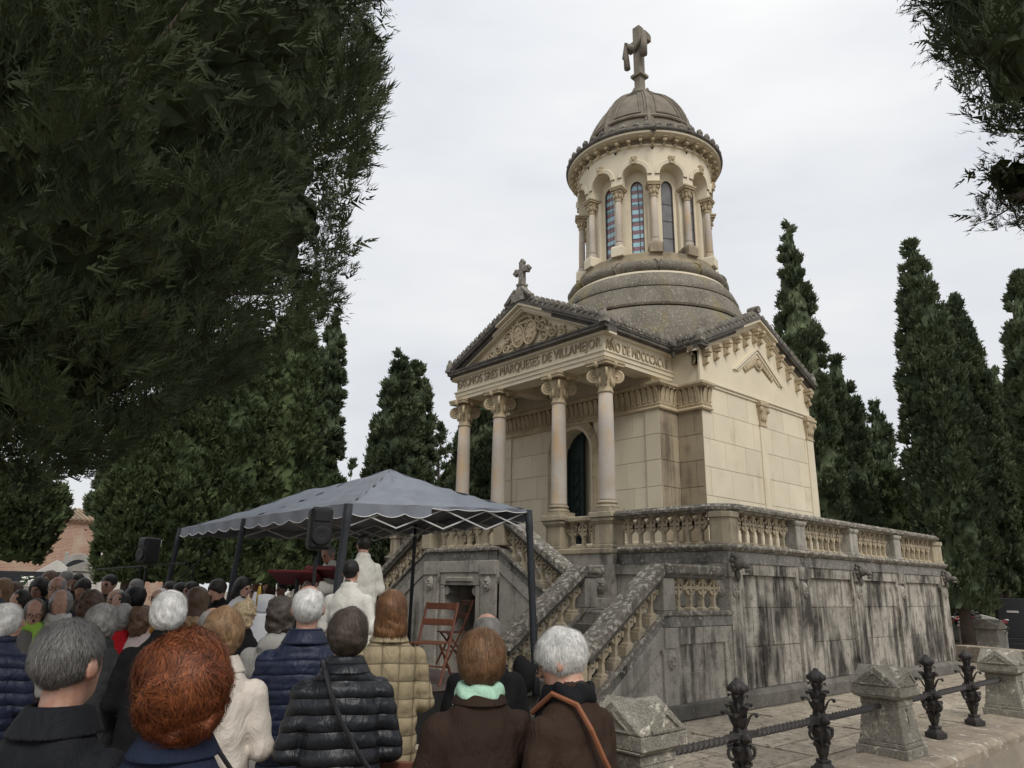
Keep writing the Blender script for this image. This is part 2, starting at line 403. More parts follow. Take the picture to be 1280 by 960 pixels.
def medallion(parent, p, nrm, s=.11):
    """shield medallion hung on a pilaster"""
    n = Vector(nrm); u = Vector((-n.y, n.x, 0)); p = Vector(p); vs = []; N = 16
    for q, k in ((0, 1), (.03, .92), (.045, .6)):
        for i in range(N):
            a = 2*math.pi*i/N; w_ = p+u*(s*.85*k*math.cos(a))+Vector((0, 0, s*1.25*k*math.sin(a)))+n*q; vs.append(tuple(w_))
    fs = [(j*N+i, j*N+(i+1) % N, (j+1)*N+(i+1) % N, (j+1)*N+i) for j in range(2) for i in range(N)]+[tuple(range(2*N, 3*N))]
    m = MB().add(vs, fs)
    for a in range(6):
        q = p+u*(s*.4*math.cos(a*math.pi/3))+Vector((0, 0, s*.55*math.sin(a*math.pi/3)))+n*.045; m.ell(q, (.026, .026, .03), 6, 4)
    return m.build('medallion', 'granite_clean', parent)
def lion_head(parent, p, nrm, s=.13, mat='plinth'):
    n = Vector(nrm); u = Vector((-n.y, n.x, 0)); p = Vector(p); m = MB()
    rot = Matrix((u, n, Vector((0, 0, 1)))).transposed()
    m.ell(p+n*.06, (s*.95, s*.9, s*1.1), 10, 6, rot); m.ell(p+n*.18-Vector((0, 0, .05)), (s*.5, s*.75, s*.5), 8, 5, rot)
    m.ell(p+n*.2-Vector((0, 0, .13)), (s*.35, s*.5, s*.25), 8, 5, rot)
    for k in (-1, 1): m.ell(p+u*k*s*.75+Vector((0, 0, s*.8))+n*.06, (s*.3, s*.3, s*.35), 6, 4, rot)
    for a in range(9):
        an = a*2*math.pi/9; m.ell(p+u*math.cos(an)*s*1.0+Vector((0, 0, math.sin(an)*s*1.1)), (s*.36, s*.4, s*.4), 6, 4, rot)
    m.ell(p-Vector((0, 0, s*1.9))+n*.03, (s*.45, s*.4, s*.95), 8, 5, rot)
    return m.build('lion_head', mat, parent, smooth=True)
# core
WX = -.13
core = MB().box(mxx(WX), WX, .13, TL-.13, 0, 2.46).build('core_wall', 'granite', T)
RP = [(mxx(-2.45), .2), (mxx(-.2), .2), (mxx(-.2), TL-.2), (-.2, TL-.2), (-.2, .2), (-2.45, .2)][::-1]     # from front right, going right then back
RP = [(-2.3, .2), (-.2, .2), (-.2, TL-.2), (mxx(-.2), TL-.2), (mxx(-.2), .2), (mxx(-2.3), .2)]
MB().sweep(RP, [(-.1, 0), (.19, 0), (.19, .2), (.14, .27), (-.1, .27)]).build('plinth', 'plinth', T, bev=.01)
MB().sweep(RP, [(-.05, 2.2), (.155, 2.2), (.155, 2.385), (-.05, 2.385)]).build('frieze', 'frieze', T, bev=.006)
MB().sweep(RP, [(-.2, 2.39), (.16, 2.39), (.20, 2.42), (.225, 2.45), (.225, 2.475), (.19, 2.502), (-.2, 2.502)]).build('base_moulding', 'coping', T)
CP = [(-2.75, .2), (-.42, .2), (-.2, .42), (-.2, TL-.42), (-.42, TL-.2), (mxx(-.42), TL-.2), (mxx(-.2), TL-.42), (mxx(-.2), .42), (mxx(-.42), .2), (mxx(-2.75), .2)]
COPP = [(-.17, 3.02), (.15, 3.02), (.17, 3.05), (.215, 3.065), (.225, 3.11), (.18, 3.125), (.165, 3.16), (0, 3.185), (-.165, 3.16), (-.225, 3.11), (-.215, 3.065)]
MB().sweep(CP, COPP).build('coping', 'coping', T)
# side (X = 0) faces
PY = [.17, 2.49, 4.72, 6.93, 9.55]
for k, y in enumerate(PY):
    h = .21
    for s in (0, 1):
        X0, X1 = (-.14, -.055) if s == 0 else (mxx(-.055), mxx(-.14))
        ya, yb = max(y-h, -.0), min(y+h, TL-.01)
        if k == 0: ya = .06
        m = MB().prism([(ya, .27), (yb, .27), (yb, 1.82), (yb+.06, 1.93), (yb+.06, 2.2), (ya-(.06 if k else 0), 2.2), (ya-(.06 if k else 0), 1.93), (ya, 1.82)], 0, X0, X1)
        p = m.build('pilaster', 'granite', T, bev=.006)
        MB().box(X0, X1+.035 if s == 0 else X1, y-.17, y+.17, 1.98, 2.2).build('bracket_block', 'granite', T, bev=.008) if s == 0 else None
        if s == 0:
            medallion(p, (X1, y, 1.80), (1, 0, 0))
            if k in (0, 2, 4): lion_head(p, (X1+.05, y, 2.2), (1, 0, 0), .105)
    if k < 4:
        a, b = y+h, PY[k+1]-h
        MB().box(-.14, -.065, a+.062, b-.062, 2.02, 2.2).build('lintel', 'granite', T)
        w_ = (b-a)/3
        rows = [[a, a+w_*1.0, a+2*w_, b], [a, a+w_*.62, a+1.55*w_, b], [a, a+w_*.9, a+2.1*w_, b]]
        ashlar(T, (-.14, 0, 0), (0, 1, 0), (1, 0, 0), rows, [.27, .9, 1.5, 2.02], .022, 'granite', jit=.006)
        balusters(T, (-.2, y+.26), (-.2, PY[k+1]-.26), 7, 2.5)
        balusters(T, (mxx(-.2), y+.26), (mxx(-.2), PY[k+1]-.26), 7, 2.5)
    if 0 < k < 4:
        pedestal(T, -.2, y, .17, mat='granite_clean'); pedestal(T, mxx(-.2), y, .17)
for x in (-.23, mxx(-.23)):
    for y in (.23, TL-.23):
        m = MB(); q = .2
        for (z0, z1, e) in ((2.5, 2.56, .02), (2.56, 2.93, 0), (2.93, 3.022, .025)):
            s_ = q+e; m.prism([(x-s_, y-s_+.1), (x-s_+.1, y-s_), (x+s_-.1, y-s_), (x+s_, y-s_+.1), (x+s_, y+s_-.1), (x+s_-.1, y+s_), (x-s_+.1, y+s_), (x-s_, y+s_-.1)], 2, z0, z1)
        m.build('pedestal', 'pedstone', T, bev=.006)
balusters(T, (TW+.5, TL-.2), (-.5, TL-.2), 30, 2.5)
# front walls right and left of the portico, piers under columns
COLX = [CX+2.28, CX+.966, CX-.966, CX-2.28]
PIERX = [-2.645, -3.955, mxx(-3.955), mxx(-2.645)]
for mir in (0, 1):
    f = (lambda x: mxx(x)) if mir else (lambda x: x)
    a, b = sorted((f(-2.3), f(-.5)))
    balusters(T, (a, .2), (b, .2), 7, 2.5)
    a, b = sorted((f(-2.42), f(-.42))); w_ = (b-a)/3
    ashlar(T, (0, .13, 0), (1, 0, 0), (0, -1, 0), [[a, a+w_, a+2*w_, b], [a, a+.6*w_, a+1.7*w_, b]], [.27, .9, 1.5, 2.02], .022, 'granite_clean')
    MB().box(a, b, .06, .13, 2.02, 2.2).build('lintel', 'granite_clean', T)
    a, b = sorted((f(-.42), f(-.07)))
    p = MB().box(a, b, .055, .14, .27, 2.2).build('pilaster', 'granite_clean', T, bev=.006)
    medallion(p, ((a+b)/2, .055, 1.8), (0, -1, 0))
    # pier below columns, carries the column pedestals
    a, b = sorted((f(-4.22), f(-2.42)))
    MB().box(a, b, -.01, .2, .0, 2.2).build('pier_wall', 'granite_clean', T, bev=.006)
    MB().box(a, b, -.03, .2, 2.2, 2.39).build('pier_frieze', 'granite_clean', T, bev=.006)
    MB().box(a-.01, b+.01, -.06, .3, 2.39, 2.5).build('pier_moulding', 'pedstone', T, bev=.02)
    xm = (f(-2.645))
    p = MB().prism([(xm-.22, 1.55), (xm+.22, 1.55), (xm+.22, 1.85), (xm+.27, 1.95), (xm+.27, 2.2), (xm-.27, 2.2), (xm-.27, 1.95), (xm-.22, 1.85)], 1, -.05, -.008).build('pilaster', 'granite_clean', T)
    medallion(p, (xm, -.05, 1.82), (0, -1, 0))
for i, x in enumerate(PIERX):
    m = MB(); s = .205; y = .19
    m.box(x-s-.03, x+s+.03, y-s-.03, y+s+.03, 2.5, 2.56).box(x-s, x+s, y-s, y+s, 2.56, 2.94)
    m.taper(x, y, 2.94, 2.99, s, s, s+.04, s+.04).box(x-s-.05, x+s+.05, y-s-.05, y+s+.05, 2.99, 3.06).box(x-s-.08, x+s+.08, y-s-.08, y+s+.08, 3.06, 3.16)
    m.build('column_pedestal', 'pedstone', T, bev=.01)
for a, b in ((PIERX[1]+.24, PIERX[0]-.24), (PIERX[3]+.24, PIERX[2]-.24)):
    balusters(T, (a, .19), (b, .19), 3, 2.5)
    MB().box(a, b, .05, .33, 3.02, 3.12).build('rail', 'pedstone', T, bev=.02)
# ---------------- stairs (right one built, left one mirrored)
LZ, LY = 1.43, -1.75                     # half landing
BY = -1.5                                # front plane of upper flights and crypt block
XB, XC = -1.65, -.02                     # inner / outer cheek of lower flight
slope = .69; YE = -3.75
def stair(mir):
    f = (lambda x: mxx(x)) if mir else (lambda x: x)
    Mx = Matrix(((-1, 0, 0, TW), (0, 1, 0, 0), (0, 0, 1, 0), (0, 0, 0, 1))) if mir else Matrix.Identity(4)
    def put(mb, name, mat, parent=T, **k):
        mb.xf(Mx); return mb.build(name, mat, parent, **k)
    put(MB().box(XB-.2, XC-.2, LY, 0, 0, LZ-.05), 'landing_block', 'granite_clean')
    put(MB().box(-2.3, XC-.2, LY+.02, .0, LZ-.05, LZ), 'landing_slab', 'granite_clean', bev=.008)
    # lower flight steps
    n = 8; rise = LZ/n; tr = .255
    for i in range(n-1):
        z = LZ-rise*(i+1); y1 = LY-tr*i; y0 = LY-tr*(i+1)
        put(MB().box(XB+.11, XC-.2, y0-.02, y1+.0, 0 if i == n-2 else z-rise-.02, z), 'step', 'plinth', bev=.008)
    # upper flight steps
    n = 6; rise2 = (2.46-LZ)/n; x0 = -4.02; tr2 = .32
    for i in range(n):
        z = 2.46-rise2*i
        put(MB().box(x0+tr2*(i-1) if i else -4.3, x0+tr2*i, BY+.26, -.02, z-.35, z), 'step', 'granite_clean', bev=.008)
    put(MB().prism([(-4.3, 0), (-1.85, 0), (-1.85, 1.0), (-2.3, 1.0), (-4.3, 2.0)], 1, BY+.25, -.02), 'flight_core', 'granite_clean')
    # cheeks of the lower flight
    def cheek(xa, xb, outer):
        yt, ye = LY, YE
        zt = LZ; ze = LZ-slope*(yt-ye)
        back = 0.04 if outer else -1.28
        # body
        put(MB().prism([(ye, 0), (back, 0), (back, zt-.3), (yt, zt-.3), (ye, max(ze-.28, .05))], 0, xa+.05, xb-.05), 'cheek_wall', 'granite_clean')
        put(MB().prism([(back, zt-.18), (back, zt-.03), (yt, zt-.03), (ye, ze-.03), (ye, ze-.19), (yt, zt-.19)], 0, xa+.02, xb-.02), 'string_course', 'frieze', bev=.006)
        put(MB().prism([(back, zt-.03), (back, zt+.04), (yt+.02, zt+.04), (ye-.03, ze+.04), (ye-.03, ze-.03), (yt+.02, zt-.03)], 0, xa-.015, xb+.015), 'string_moulding', 'coping', bev=.015)
        put(MB().prism([(ye-.03, 0), (back, 0), (back, .22), (ye-.03, .22)], 0, xa-.005, xb+.005), 'plinth', 'plinth', bev=.02)
        if outer:
            fx0, fx1 = xb-.06, xb-.012
            put(MB().prism([(yt-.02, .22), (yt+.30, .22), (yt+.30, .85), (yt+.36, .95), (yt+.36, zt-.19), (yt-.06, zt-.19), (yt-.06, .95), (yt-.02, .85)], 0, fx0, fx1), 'pilaster', 'granite_clean', bev=.005)
            put(MB().box(fx0, fx1+.02, yt+.0, yt+.3, zt-.46, zt-.19), 'bracket_block', 'granite_clean', bev=.006)
            put(MB().box(fx0, fx1, yt+.36, -.02, zt-.42, zt-.19), 'lintel', 'granite', bev=.004)
            put(MB().box(fx0, fx1, -.22, -.02, .22, zt-.42), 'pilaster', 'granite', bev=.004)
            put(MB().prism([(yt-.06, zt-.19), (ye, ze-.19), (ye, ze-.46), (yt-.06, zt-.46)], 0, fx0, fx1), 'string_band', 'granite_clean', bev=.004)
            ashl = [yt+.30, yt+.85, -.22]
            for (z0, z1) in ((.22, .62), (.62, zt-.42)):
                for q in range(2):
                    put(MB().box(fx0, fx0+.014, ashl[q]+.005, ashl[q+1]-.005, z0+.004, z1-.004), 'stone_block', 'granite')
            if not mir: medallion(T, (fx1, yt+.14, zt-.62), (1, 0, 0), .105)
        # balustrade
        xm = (xa+xb)/2
        put(MB().prism([(yt+.03, zt+.53), (yt+.0, zt+.70), (ye+.42, zt+.70-slope*(yt-ye-.42)), (ye+.40, zt+.53-slope*(yt-ye-.42))], 0, xm-.17, xm+.17), 'sloped_coping', 'coping', bev=.025)
        put(MB().prism([(yt+.02, zt+.47), (yt+.02, zt+.54), (ye+.44, zt+.54-slope*(yt-ye-.44)), (ye+.44, zt+.47-slope*(yt-ye-.44))], 0, xm-.13, xm+.13), 'sloped_coping', 'dark', bev=.01)
        e2 = -.14 if outer else -1.3
        put(MB().box(xm-.17, xm+.17, yt+.02, e2, zt+.55, zt+.70), 'landing_coping', 'coping', bev=.03)
        put(MB().box(xm-.14, xm+.14, yt+.02, e2-.02, zt+.50, zt+.55), 'landing_coping', 'dark', bev=.01)
        put(MB().box(xm-.12, xm+.12, yt+.02, yt+.3, zt+.04, zt+.50), 'pedestal', 'granite_clean', bev=.012)
        yy0, yy1 = yt-.02, ye+.40
        zz = lambda y: zt+.04-slope*(yt-y)
        nb = 6; st = (yy0-yy1)/nb
        for i in range(nb):
            y = yy0-st*(i+.5)
            put(MB().box(xm-.098, xm+.098, y-st*.5, y+st*.5, zz(y)-.16, zz(y)+.02), 'baluster_step', 'pedstone', bev=.006)
            place(BAL, 'baluster', T, (f(xm), y, zz(y)+.02), math.pi/2, (1, 1, .93))
        put(MB().box(xm-.13, xm+.13, ye+.14, ye+.40, 0, zz(ye+.42)+.50), 'newel', 'pedstone', bev=.015)
        put(MB().box(xm-.17, xm+.17, ye+.10, ye+.44, zz(ye+.42)+.50, zz(ye+.42)+.62), 'newel_cap', 'coping', bev=.03)
        if outer: balusters(T, (f(xm), yt+.34), (f(xm), -.16), 4, zt+.04, .9)
    cheek(XC-.26, XC, True); cheek(XB-.13, XB+.13, False)
    # upper flight front string, plane Y = BY
    xa, xb = -3.9, -2.22; za, zb = 2.46, LZ; sl = (za-zb)/(xb-xa)
    y0, y1 = BY, BY+.26; zq = lambda x: za-sl*(x-xa)
    put(MB().prism([(xa, .0), (XB-.1, 0), (XB-.1, LZ-.2), (xb, zb-.2), (xa, za-.2)], 1, y0+.04, y1), 'flight_wall', 'granite_clean')
    put(MB().prism([(xa, za-.20), (xa, za-.04), (xb, zb-.04), (XB-.14, zb-.04), (XB-.14, zb-.2), (xb, zb-.2)], 1, y0+.01, y1), 'string_course', 'frieze')
    put(MB().prism([(xa, za-.42), (xa, za-.20), (xb, zb-.20), (xb, zb-.42)], 1, y0+.015, y1), 'string_band', 'granite_clean', bev=.004)
    put(MB().prism([(xa, za-.04), (xa, za+.04), (xb, zb+.04), (XB-.15, zb+.04), (XB-.15, zb-.04), (xb, zb-.04)], 1, y0-.03, y1+.02), 'string_moulding', 'coping', bev=.015)
    ym = BY+.12
    put(MB().prism([(xa+.16, zq(xa+.16)+.54), (xa+.16, zq(xa+.16)+.70), (xb+.05, zq(xb+.05)+.70), (xb+.05, zq(xb+.05)+.54)], 1, ym-.17, ym+.17), 'sloped_coping', 'coping', bev=.025)
    put(MB().prism([(xa+.16, zq(xa+.16)+.48), (xa+.16, zq(xa+.16)+.55), (xb+.05, zq(xb+.05)+.55), (xb+.05, zq(xb+.05)+.48)], 1, ym-.13, ym+.13), 'sloped_coping', 'dark', bev=.01)
    nb = 6; st = (xb-xa-.2)/nb
    for i in range(nb):
        x = xa+.2+st*(i+.5)
        put(MB().box(x-st*.5, x+st*.5, ym-.098, ym+.098, zq(x)-.12, zq(x)+.03), 'baluster_step', 'pedstone', bev=.006)
        place(BAL, 'baluster', T, (f(x), ym, zq(x)+.03), 0, (1, 1, .93))
    put(MB().box(xb-.03, xb+.25, ym-.14, ym+.14, LZ, LZ+.55), 'newel', 'granite_clean', bev=.012)
    put(MB().box(xa-.14, xa+.16, ym-.14, ym+.14, 2.5, 3.02), 'pedestal', 'pedstone', bev=.012)
    # crypt block pilasters
    a, b = sorted((f(-4.36), f(-3.93))); 
    p = MB().prism([(a, 0), (b, 0), (b, 1.82), (b+.05, 1.94), (b+.05, 2.24), (a-.05, 2.24), (a-.05, 1.94), (a, 1.82)], 1, BY-.03, BY+.08).build('pilaster', 'granite_clean', T, bev=.006)
    MB().box(a-.02, b+.02, BY-.055, BY, 1.98, 2.24).build('bracket_block', 'granite_clean', T, bev=.008)
    medallion(p, ((a+b)/2, BY-.03, 1.82), (0, -1, 0), .11)
    # wall of the crypt block beside the door
    a, b = sorted((f(-4.40), f(-3.93)))
    MB().box(a, b, BY+.02, BY+.3, 0, 2.24).build('crypt_wall', 'granite_clean', T)
    c_ = f(-4.42); MB().box(min(c_, f(-4.55)), max(c_, f(-4.55)), BY+.0, -.6, 0, 1.78).build('door_jamb', 'granite_clean', T, bev=.02)
    m = MB(); m.lathe([(0.02, -.06), (.085, -.06), (.085, .06), (.02, .06)], n=12); m.xf(Matrix.Translation((f(-4.60), BY+.1, 1.68)) @ Matrix.Rotation(math.pi/2, 4, 'X')); m.build('scroll_corbel', 'granite_clean', T)
stair(0); stair(1)
# crypt block
xL, xR = mxx(-3.93), -3.93
MB().box(xL, xR, BY+.04, -.02, 2.24, 2.46).build('landing_slab', 'granite_clean', T)
MB().box(xL, xR, BY-.01, BY+.04, 2.24, 2.40).build('crypt_frieze', 'frieze', T)
MB().box(xL-.01, xR+.01, BY-.05, BY+.2, 2.40, 2.50).build('base_moulding', 'coping', T, bev=.03)
MB().box(mxx(-4.42), -4.42, BY+.0, -.3, 1.78, 2.02).build('door_lintel', 'granite_clean', T, bev=.012)
MB().box(mxx(-4.42), -4.42, BY-.02, -.3, 2.02, 2.24).build('door_lintel', 'granite_clean', T, bev=.008)
MB().box(CX-.42, CX+.42, BY-.03, BY+.02, 1.85, 1.94).build('lintel_moulding', 'granite_clean', T, bev=.015)
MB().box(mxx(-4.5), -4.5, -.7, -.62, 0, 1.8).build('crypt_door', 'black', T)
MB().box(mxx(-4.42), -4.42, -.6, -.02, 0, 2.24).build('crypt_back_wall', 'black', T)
balusters(T, (xL+.3, BY+.12), (xR-.3, BY+.12), 6, 2.5)
MB().box(xL-.1, xR+.1, BY-.06, BY+.3, 3.02, 3.16).build('landing_coping', 'coping', T, bev=.03)
# ------------------------------------------------------------------ mausoleum
A = empty('mausoleum', (CX, CY, 2.46), 'cream stone domed mausoleum with four column portico, carved pediment and arcaded drum', 'mausoleum')
MIR = Matrix(((-1, 0, 0, TW), (0, 1, 0, 0), (0, 0, 1, 0), (0, 0, 0, 1)))
XF, YF = 2.52, 1.74            # front arm half width, door wall plane
XS, YS, YE2 = 3.14, 2.37, 7.25  # side arm
PF, PH = .0956, 2.42           # portico front plane, half width
# cores
MB().box(CX-XF+.03, CX+XF-.03, YF+.55, 2*CY-YF, 2.46, 6.1).build('front_arm_core', 'cream', A)
for s in (-1, 1):   # door wall beside the opening
    MB().box(*sorted((CX+s*.62, CX+s*(XF-.03))), YF+.03, YF+.6, 2.46, 6.1).build('door_wall', 'cream', A)
MB().box(CX-.62, CX+.62, YF+.03, YF+.6, 5.45, 6.1).build('door_wall', 'cream', A)
MB().box(CX-XS+.03, CX+XS-.03, YS+.03, YE2-.03, 2.46, 6.9).build('side_arm_core', 'cream', A)
MB().box(CX-XF-.04, CX+XF+.04, YF-.05, YF+.05, 2.46, 2.72).build('wall_plinth', 'cream', A, bev=.02)
MB().box(CX-2.3, CX+2.3, YF+.04, 2*CY-YF, 6.1, 6.9).build('upper_core', 'cream', A)
# ashlar faces
def rows(a, b, n, k=3):
    out = []
    for i in range(k):
        w_ = (b-a)/n; o = (0, .5, .25)[i % 3]*w_; r = [a]+[a+o+w_*j for j in range(0 if o > .15*w_ else 1, n)]+[b]
        r = [q for q in r if a <= q <= b]; out.append(sorted(set(round(q, 3) for q in r)))
    return out
ZR = [2.72, 3.28, 3.83, 4.38, 4.93, 5.48]
for s in (-1, 1):
    a, b = sorted((CX+s*.66, CX+s*(XF-.38)))
    ashlar(A, (0, YF+.03, 0), (1, 0, 0), (0, -1, 0), rows(a, b, 2), ZR, .02, 'cream', .0012, .001)
    a, b = sorted((CX+s*(XF-.38), CX+s*XF))
    ashlar(A, (0, YF+.03, 0), (1, 0, 0), (0, -1, 0), [a, b], ZR, .055, 'cream', .0012, .001)
    ashlar(A, (CX+s*(XF-.03), 0, 0), (0, 1, 0), (s, 0, 0), [YF-.024, YF+.3, YS], ZR, .03, 'stained', .0022, .0015)
    a, b = sorted((CX+s*XF, CX+s*(XS-.0)))
    ashlar(A, (0, YS+.03, 0), (1, 0, 0), (0, -1, 0), [[a, b], [a, (a+b)/2+.1, b]], [2.46]+ZR, .03, 'stained', .0022, .0015)
ashlar(A, (CX+XS-.03, 0, 0), (0, 1, 0), (1, 0, 0), rows(YS, YE2, 6), [2.46, 3.05, 3.65, 4.25, 4.85, 5.45, 6.05], .03, 'cream', .0012, .001)
ashlar(A, (CX-XS+.03, 0, 0), (0, 1, 0), (-1, 0, 0), rows(YS, YE2, 4), [2.46, 3.65, 4.85, 6.05], .03, 'cream', .0012, .001)
# leaf band (capital level)
def leaf_mesh(w_=.14, h=.42, d=.11):
    m = MB(); vs = []
    prof = [(0, .0, .55), (.25, .02, .8), (.55, .035, 1.0), (.8, .07, .9), (.95, .11, .6), (.9, .13, .35)]
    for t, o, k in prof:
        for q, dz in ((-1, 0), (-.45, .012), (0, -.004), (.45, .012), (1, 0)):
            vs.append((q*w_*.5*k, -(o/.13*d+dz+.004*(1-abs(q))), t*h))
    fs = [(j*5+i, j*5+i+1, (j+1)*5+i+1, (j+1)*5+i) for j in range(5) for i in range(4)]
    m.add(vs, fs)
    m.ell((0, -d*.55, h*.18), (.016, .02, .016), 6, 4)
    return m.mesh('leaf', 'carved', smooth=True, rec=False)
LEAF = leaf_mesh()
def leaf_row(p0, p1, z, pitch=.155):
    p0 = Vector(p0); p1 = Vector(p1); d = p1-p0; n = max(1, round(d.length/pitch)); a = math.atan2(d.y, d.x)
    for i in range(n):
        p = p0+d*((i+.5)/n); place(LEAF, 'leaf', A, (p.x, p.y, z), a)
BP = [(CX-XS, YE2), (CX-XS, YS), (CX-XF, YS), (CX-XF, YF), (CX+XF, YF), (CX+XF, YS), (CX+XS, YS), (CX+XS, YS+.34)]
MB().sweep(BP, [(-.02, 5.46), (.05, 5.46), (.065, 5.49), (.05, 5.52), (.03, 5.53), (.03, 5.56), (.045, 5.575), (.03, 5.59), (-.02, 5.59)]).build('astragal', 'carved', A)
MB().sweep(BP, [(-.02, 5.59), (.012, 5.59), (.012, 5.96), (-.02, 5.96)]).build('band', 'carved', A)
MB().sweep(BP, [(-.02, 5.955), (.12, 5.955), (.135, 5.98), (.15, 5.99), (.15, 6.05), (.05, 6.07), (-.02, 6.07)]).build('abacus_moulding', 'carved', A, bev=.006)
leaf_row((CX-XF-.02, YF-.012), (CX+XF+.02, YF-.012), 5.56)
leaf_row((CX+XF+.012, YF), (CX+XF+.012, YS-.02), 5.56); leaf_row((CX+XF+.02, YS-.012), (CX+XS, YS-.012), 5.56)
leaf_row((CX+XS+.012, YS), (CX+XS+.012, YS+.34), 5.56)
# side pilasters with capitals
def side_pilaster(y, w_, s=1):
    x0, x1 = (CX+XS-.0, CX+XS+.035)
    m = MB().box(x0-.02, x1, y-w_, y+w_, 2.46, 5.46)
    if s < 0: m.xf(MIR)
    p = m.build('side_pilaster', 'cream', A, bev=.004)
    m = MB()
    m.box(x0-.02, x1+.02, y-w_-.02, y+w_+.02, 5.46, 5.50).box(x0-.02, x1+.01, y-w_, y+w_, 5.50, 5.9)
    m.add([(x1, y-w_, 5.55), (x1, y+w_, 5.55), (x1+.08, y+w_+.06, 5.93), (x1+.08, y-w_-.06, 5.93), (x0, y-w_, 5.55), (x0, y+w_, 5.55), (x0, y+w_+.06, 5.93), (x0, y-w_-.06, 5.93)],
          [(0, 1, 2, 3), (4, 0, 3, 7), (1, 5, 6, 2), (3, 2, 6, 7)])
    m.box(x0-.02, x1+.1, y-w_-.08, y+w_+.08, 5.93, 6.0).box(x0-.02, x1+.07, y-w_-.05, y+w_+.05, 6.0, 6.06)
    for k in (-1, 1): m.ell((x1+.07, y+k*(w_+.02), 5.84), (.04, .05, .07), 8, 5)
    for k in (-.6, 0, .6): m.ell((x1+.03, y+k*w_, 5.66), (.03, .035, .09), 6, 5)
    if s < 0: m.xf(MIR)
    m.build('pilaster_capital', 'carved', A)
for s in (1, -1):
    side_pilaster((YS+YE2)/2, .13, s); side_pilaster(YE2-.16, .16, s)
MB().box(CX+XS-.02, CX+XS+.06, YS+.36, YE2, 6.06, 6.11).build('string_moulding', 'cream', A, bev=.012)
MB().box(CX+XS-.02, CX+XS+.03, YS+.36, YE2, 6.01, 6.06).build('string_moulding', 'cream', A)
# door
def archpts(hw, zs_, n=12, pointed=0):
    return [(hw*math.cos(math.pi*i/n), zs_+hw*(1+pointed)*math.sin(math.pi*i/n)) for i in range(n+1)]
def arch_frame(r0, r1, zs_, y0, y1, zb, name, mat, parent, pt=0.0):
    o = [(r1, zb)]+archpts(r1, zs_, 14, pt)+[(-r1, zb)]; i_ = [(r0, zb)]+archpts(r0, zs_, 14, pt)+[(-r0, zb)]; n = len(o); m = MB(); vs = []
    for y in (y0, y1):
        vs += [(CX+p[0], y, p[1]) for p in o]+[(CX+p[0], y, p[1]) for p in i_]
    fs = []
    for k in range(n-1):
        fs += [(k, k+1, n+k+1, n+k), (2*n+k, 3*n+k, 3*n+k+1, 2*n+k+1), (k, 2*n+k, 2*n+k+1, k+1), (n+k, n+k+1, 3*n+k+1, 3*n+k)]
    return m.add(vs, fs).build(name, mat, parent)
arch_frame(.62, .80, 4.78, YF-.035, YF+.05, 2.5, 'door_surround', 'carved', A, .12)
arch_frame(.54, .64, 4.78, YF-.0, YF+.45, 2.5, 'door_arch', 'cream', A, .12)
for i in range(15):
    a = math.pi*(i+.5)/15; MB().ell((CX+.71*math.cos(a), YF-.04, 4.78+.71*1.12*math.sin(a)), (.05, .025, .05), 8, 5).build('bead', 'carved', A)
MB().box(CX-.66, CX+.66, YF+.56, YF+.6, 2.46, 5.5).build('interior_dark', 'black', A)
def leaf_door(x0, x1, y):
    d = empty('door', (0, 0, 0)); d.parent = A; d.location = Vector((0, 0, 0))
    m = MB(); xs_ = [x0+(x1-x0)*i/8 for i in range(9)]
    top = lambda x: 4.78+.54*1.12*math.sqrt(max(0, 1-((x-CX)/.55)**2))
    m.prism([(x0, 2.5), (x1, 2.5)]+[(x, top(x)) for x in xs_[::-1]], 1, y, y+.05)
    p = m.build('door_leaf', 'bronze', A)
    for k in range(7):
        z = 2.75+k*.3; g = MB()
        g.torus(((x0+x1)/2, y-.01, z), .11, .018, 12, 5, 1); g.torus(((x0+x1)/2-.08, y-.01, z+.13), .05, .014, 10, 5, 1); g.torus(((x0+x1)/2+.08, y-.01, z+.13), .05, .014, 10, 5, 1)
        g.build('scrollwork', 'bronze', p)
    MB().box(x1-.05, x1, y-.03, y, 2.5, top(x1-.02)).build('door_stile', 'bronze', p)
    MB().box(x0, x0+.05, y-.03, y, 2.5, top(x0+.05)).build('door_stile', 'bronze', p)
    bpy.data.objects.remove(d)
leaf_door(CX-.54, CX-.02, YF+.40)
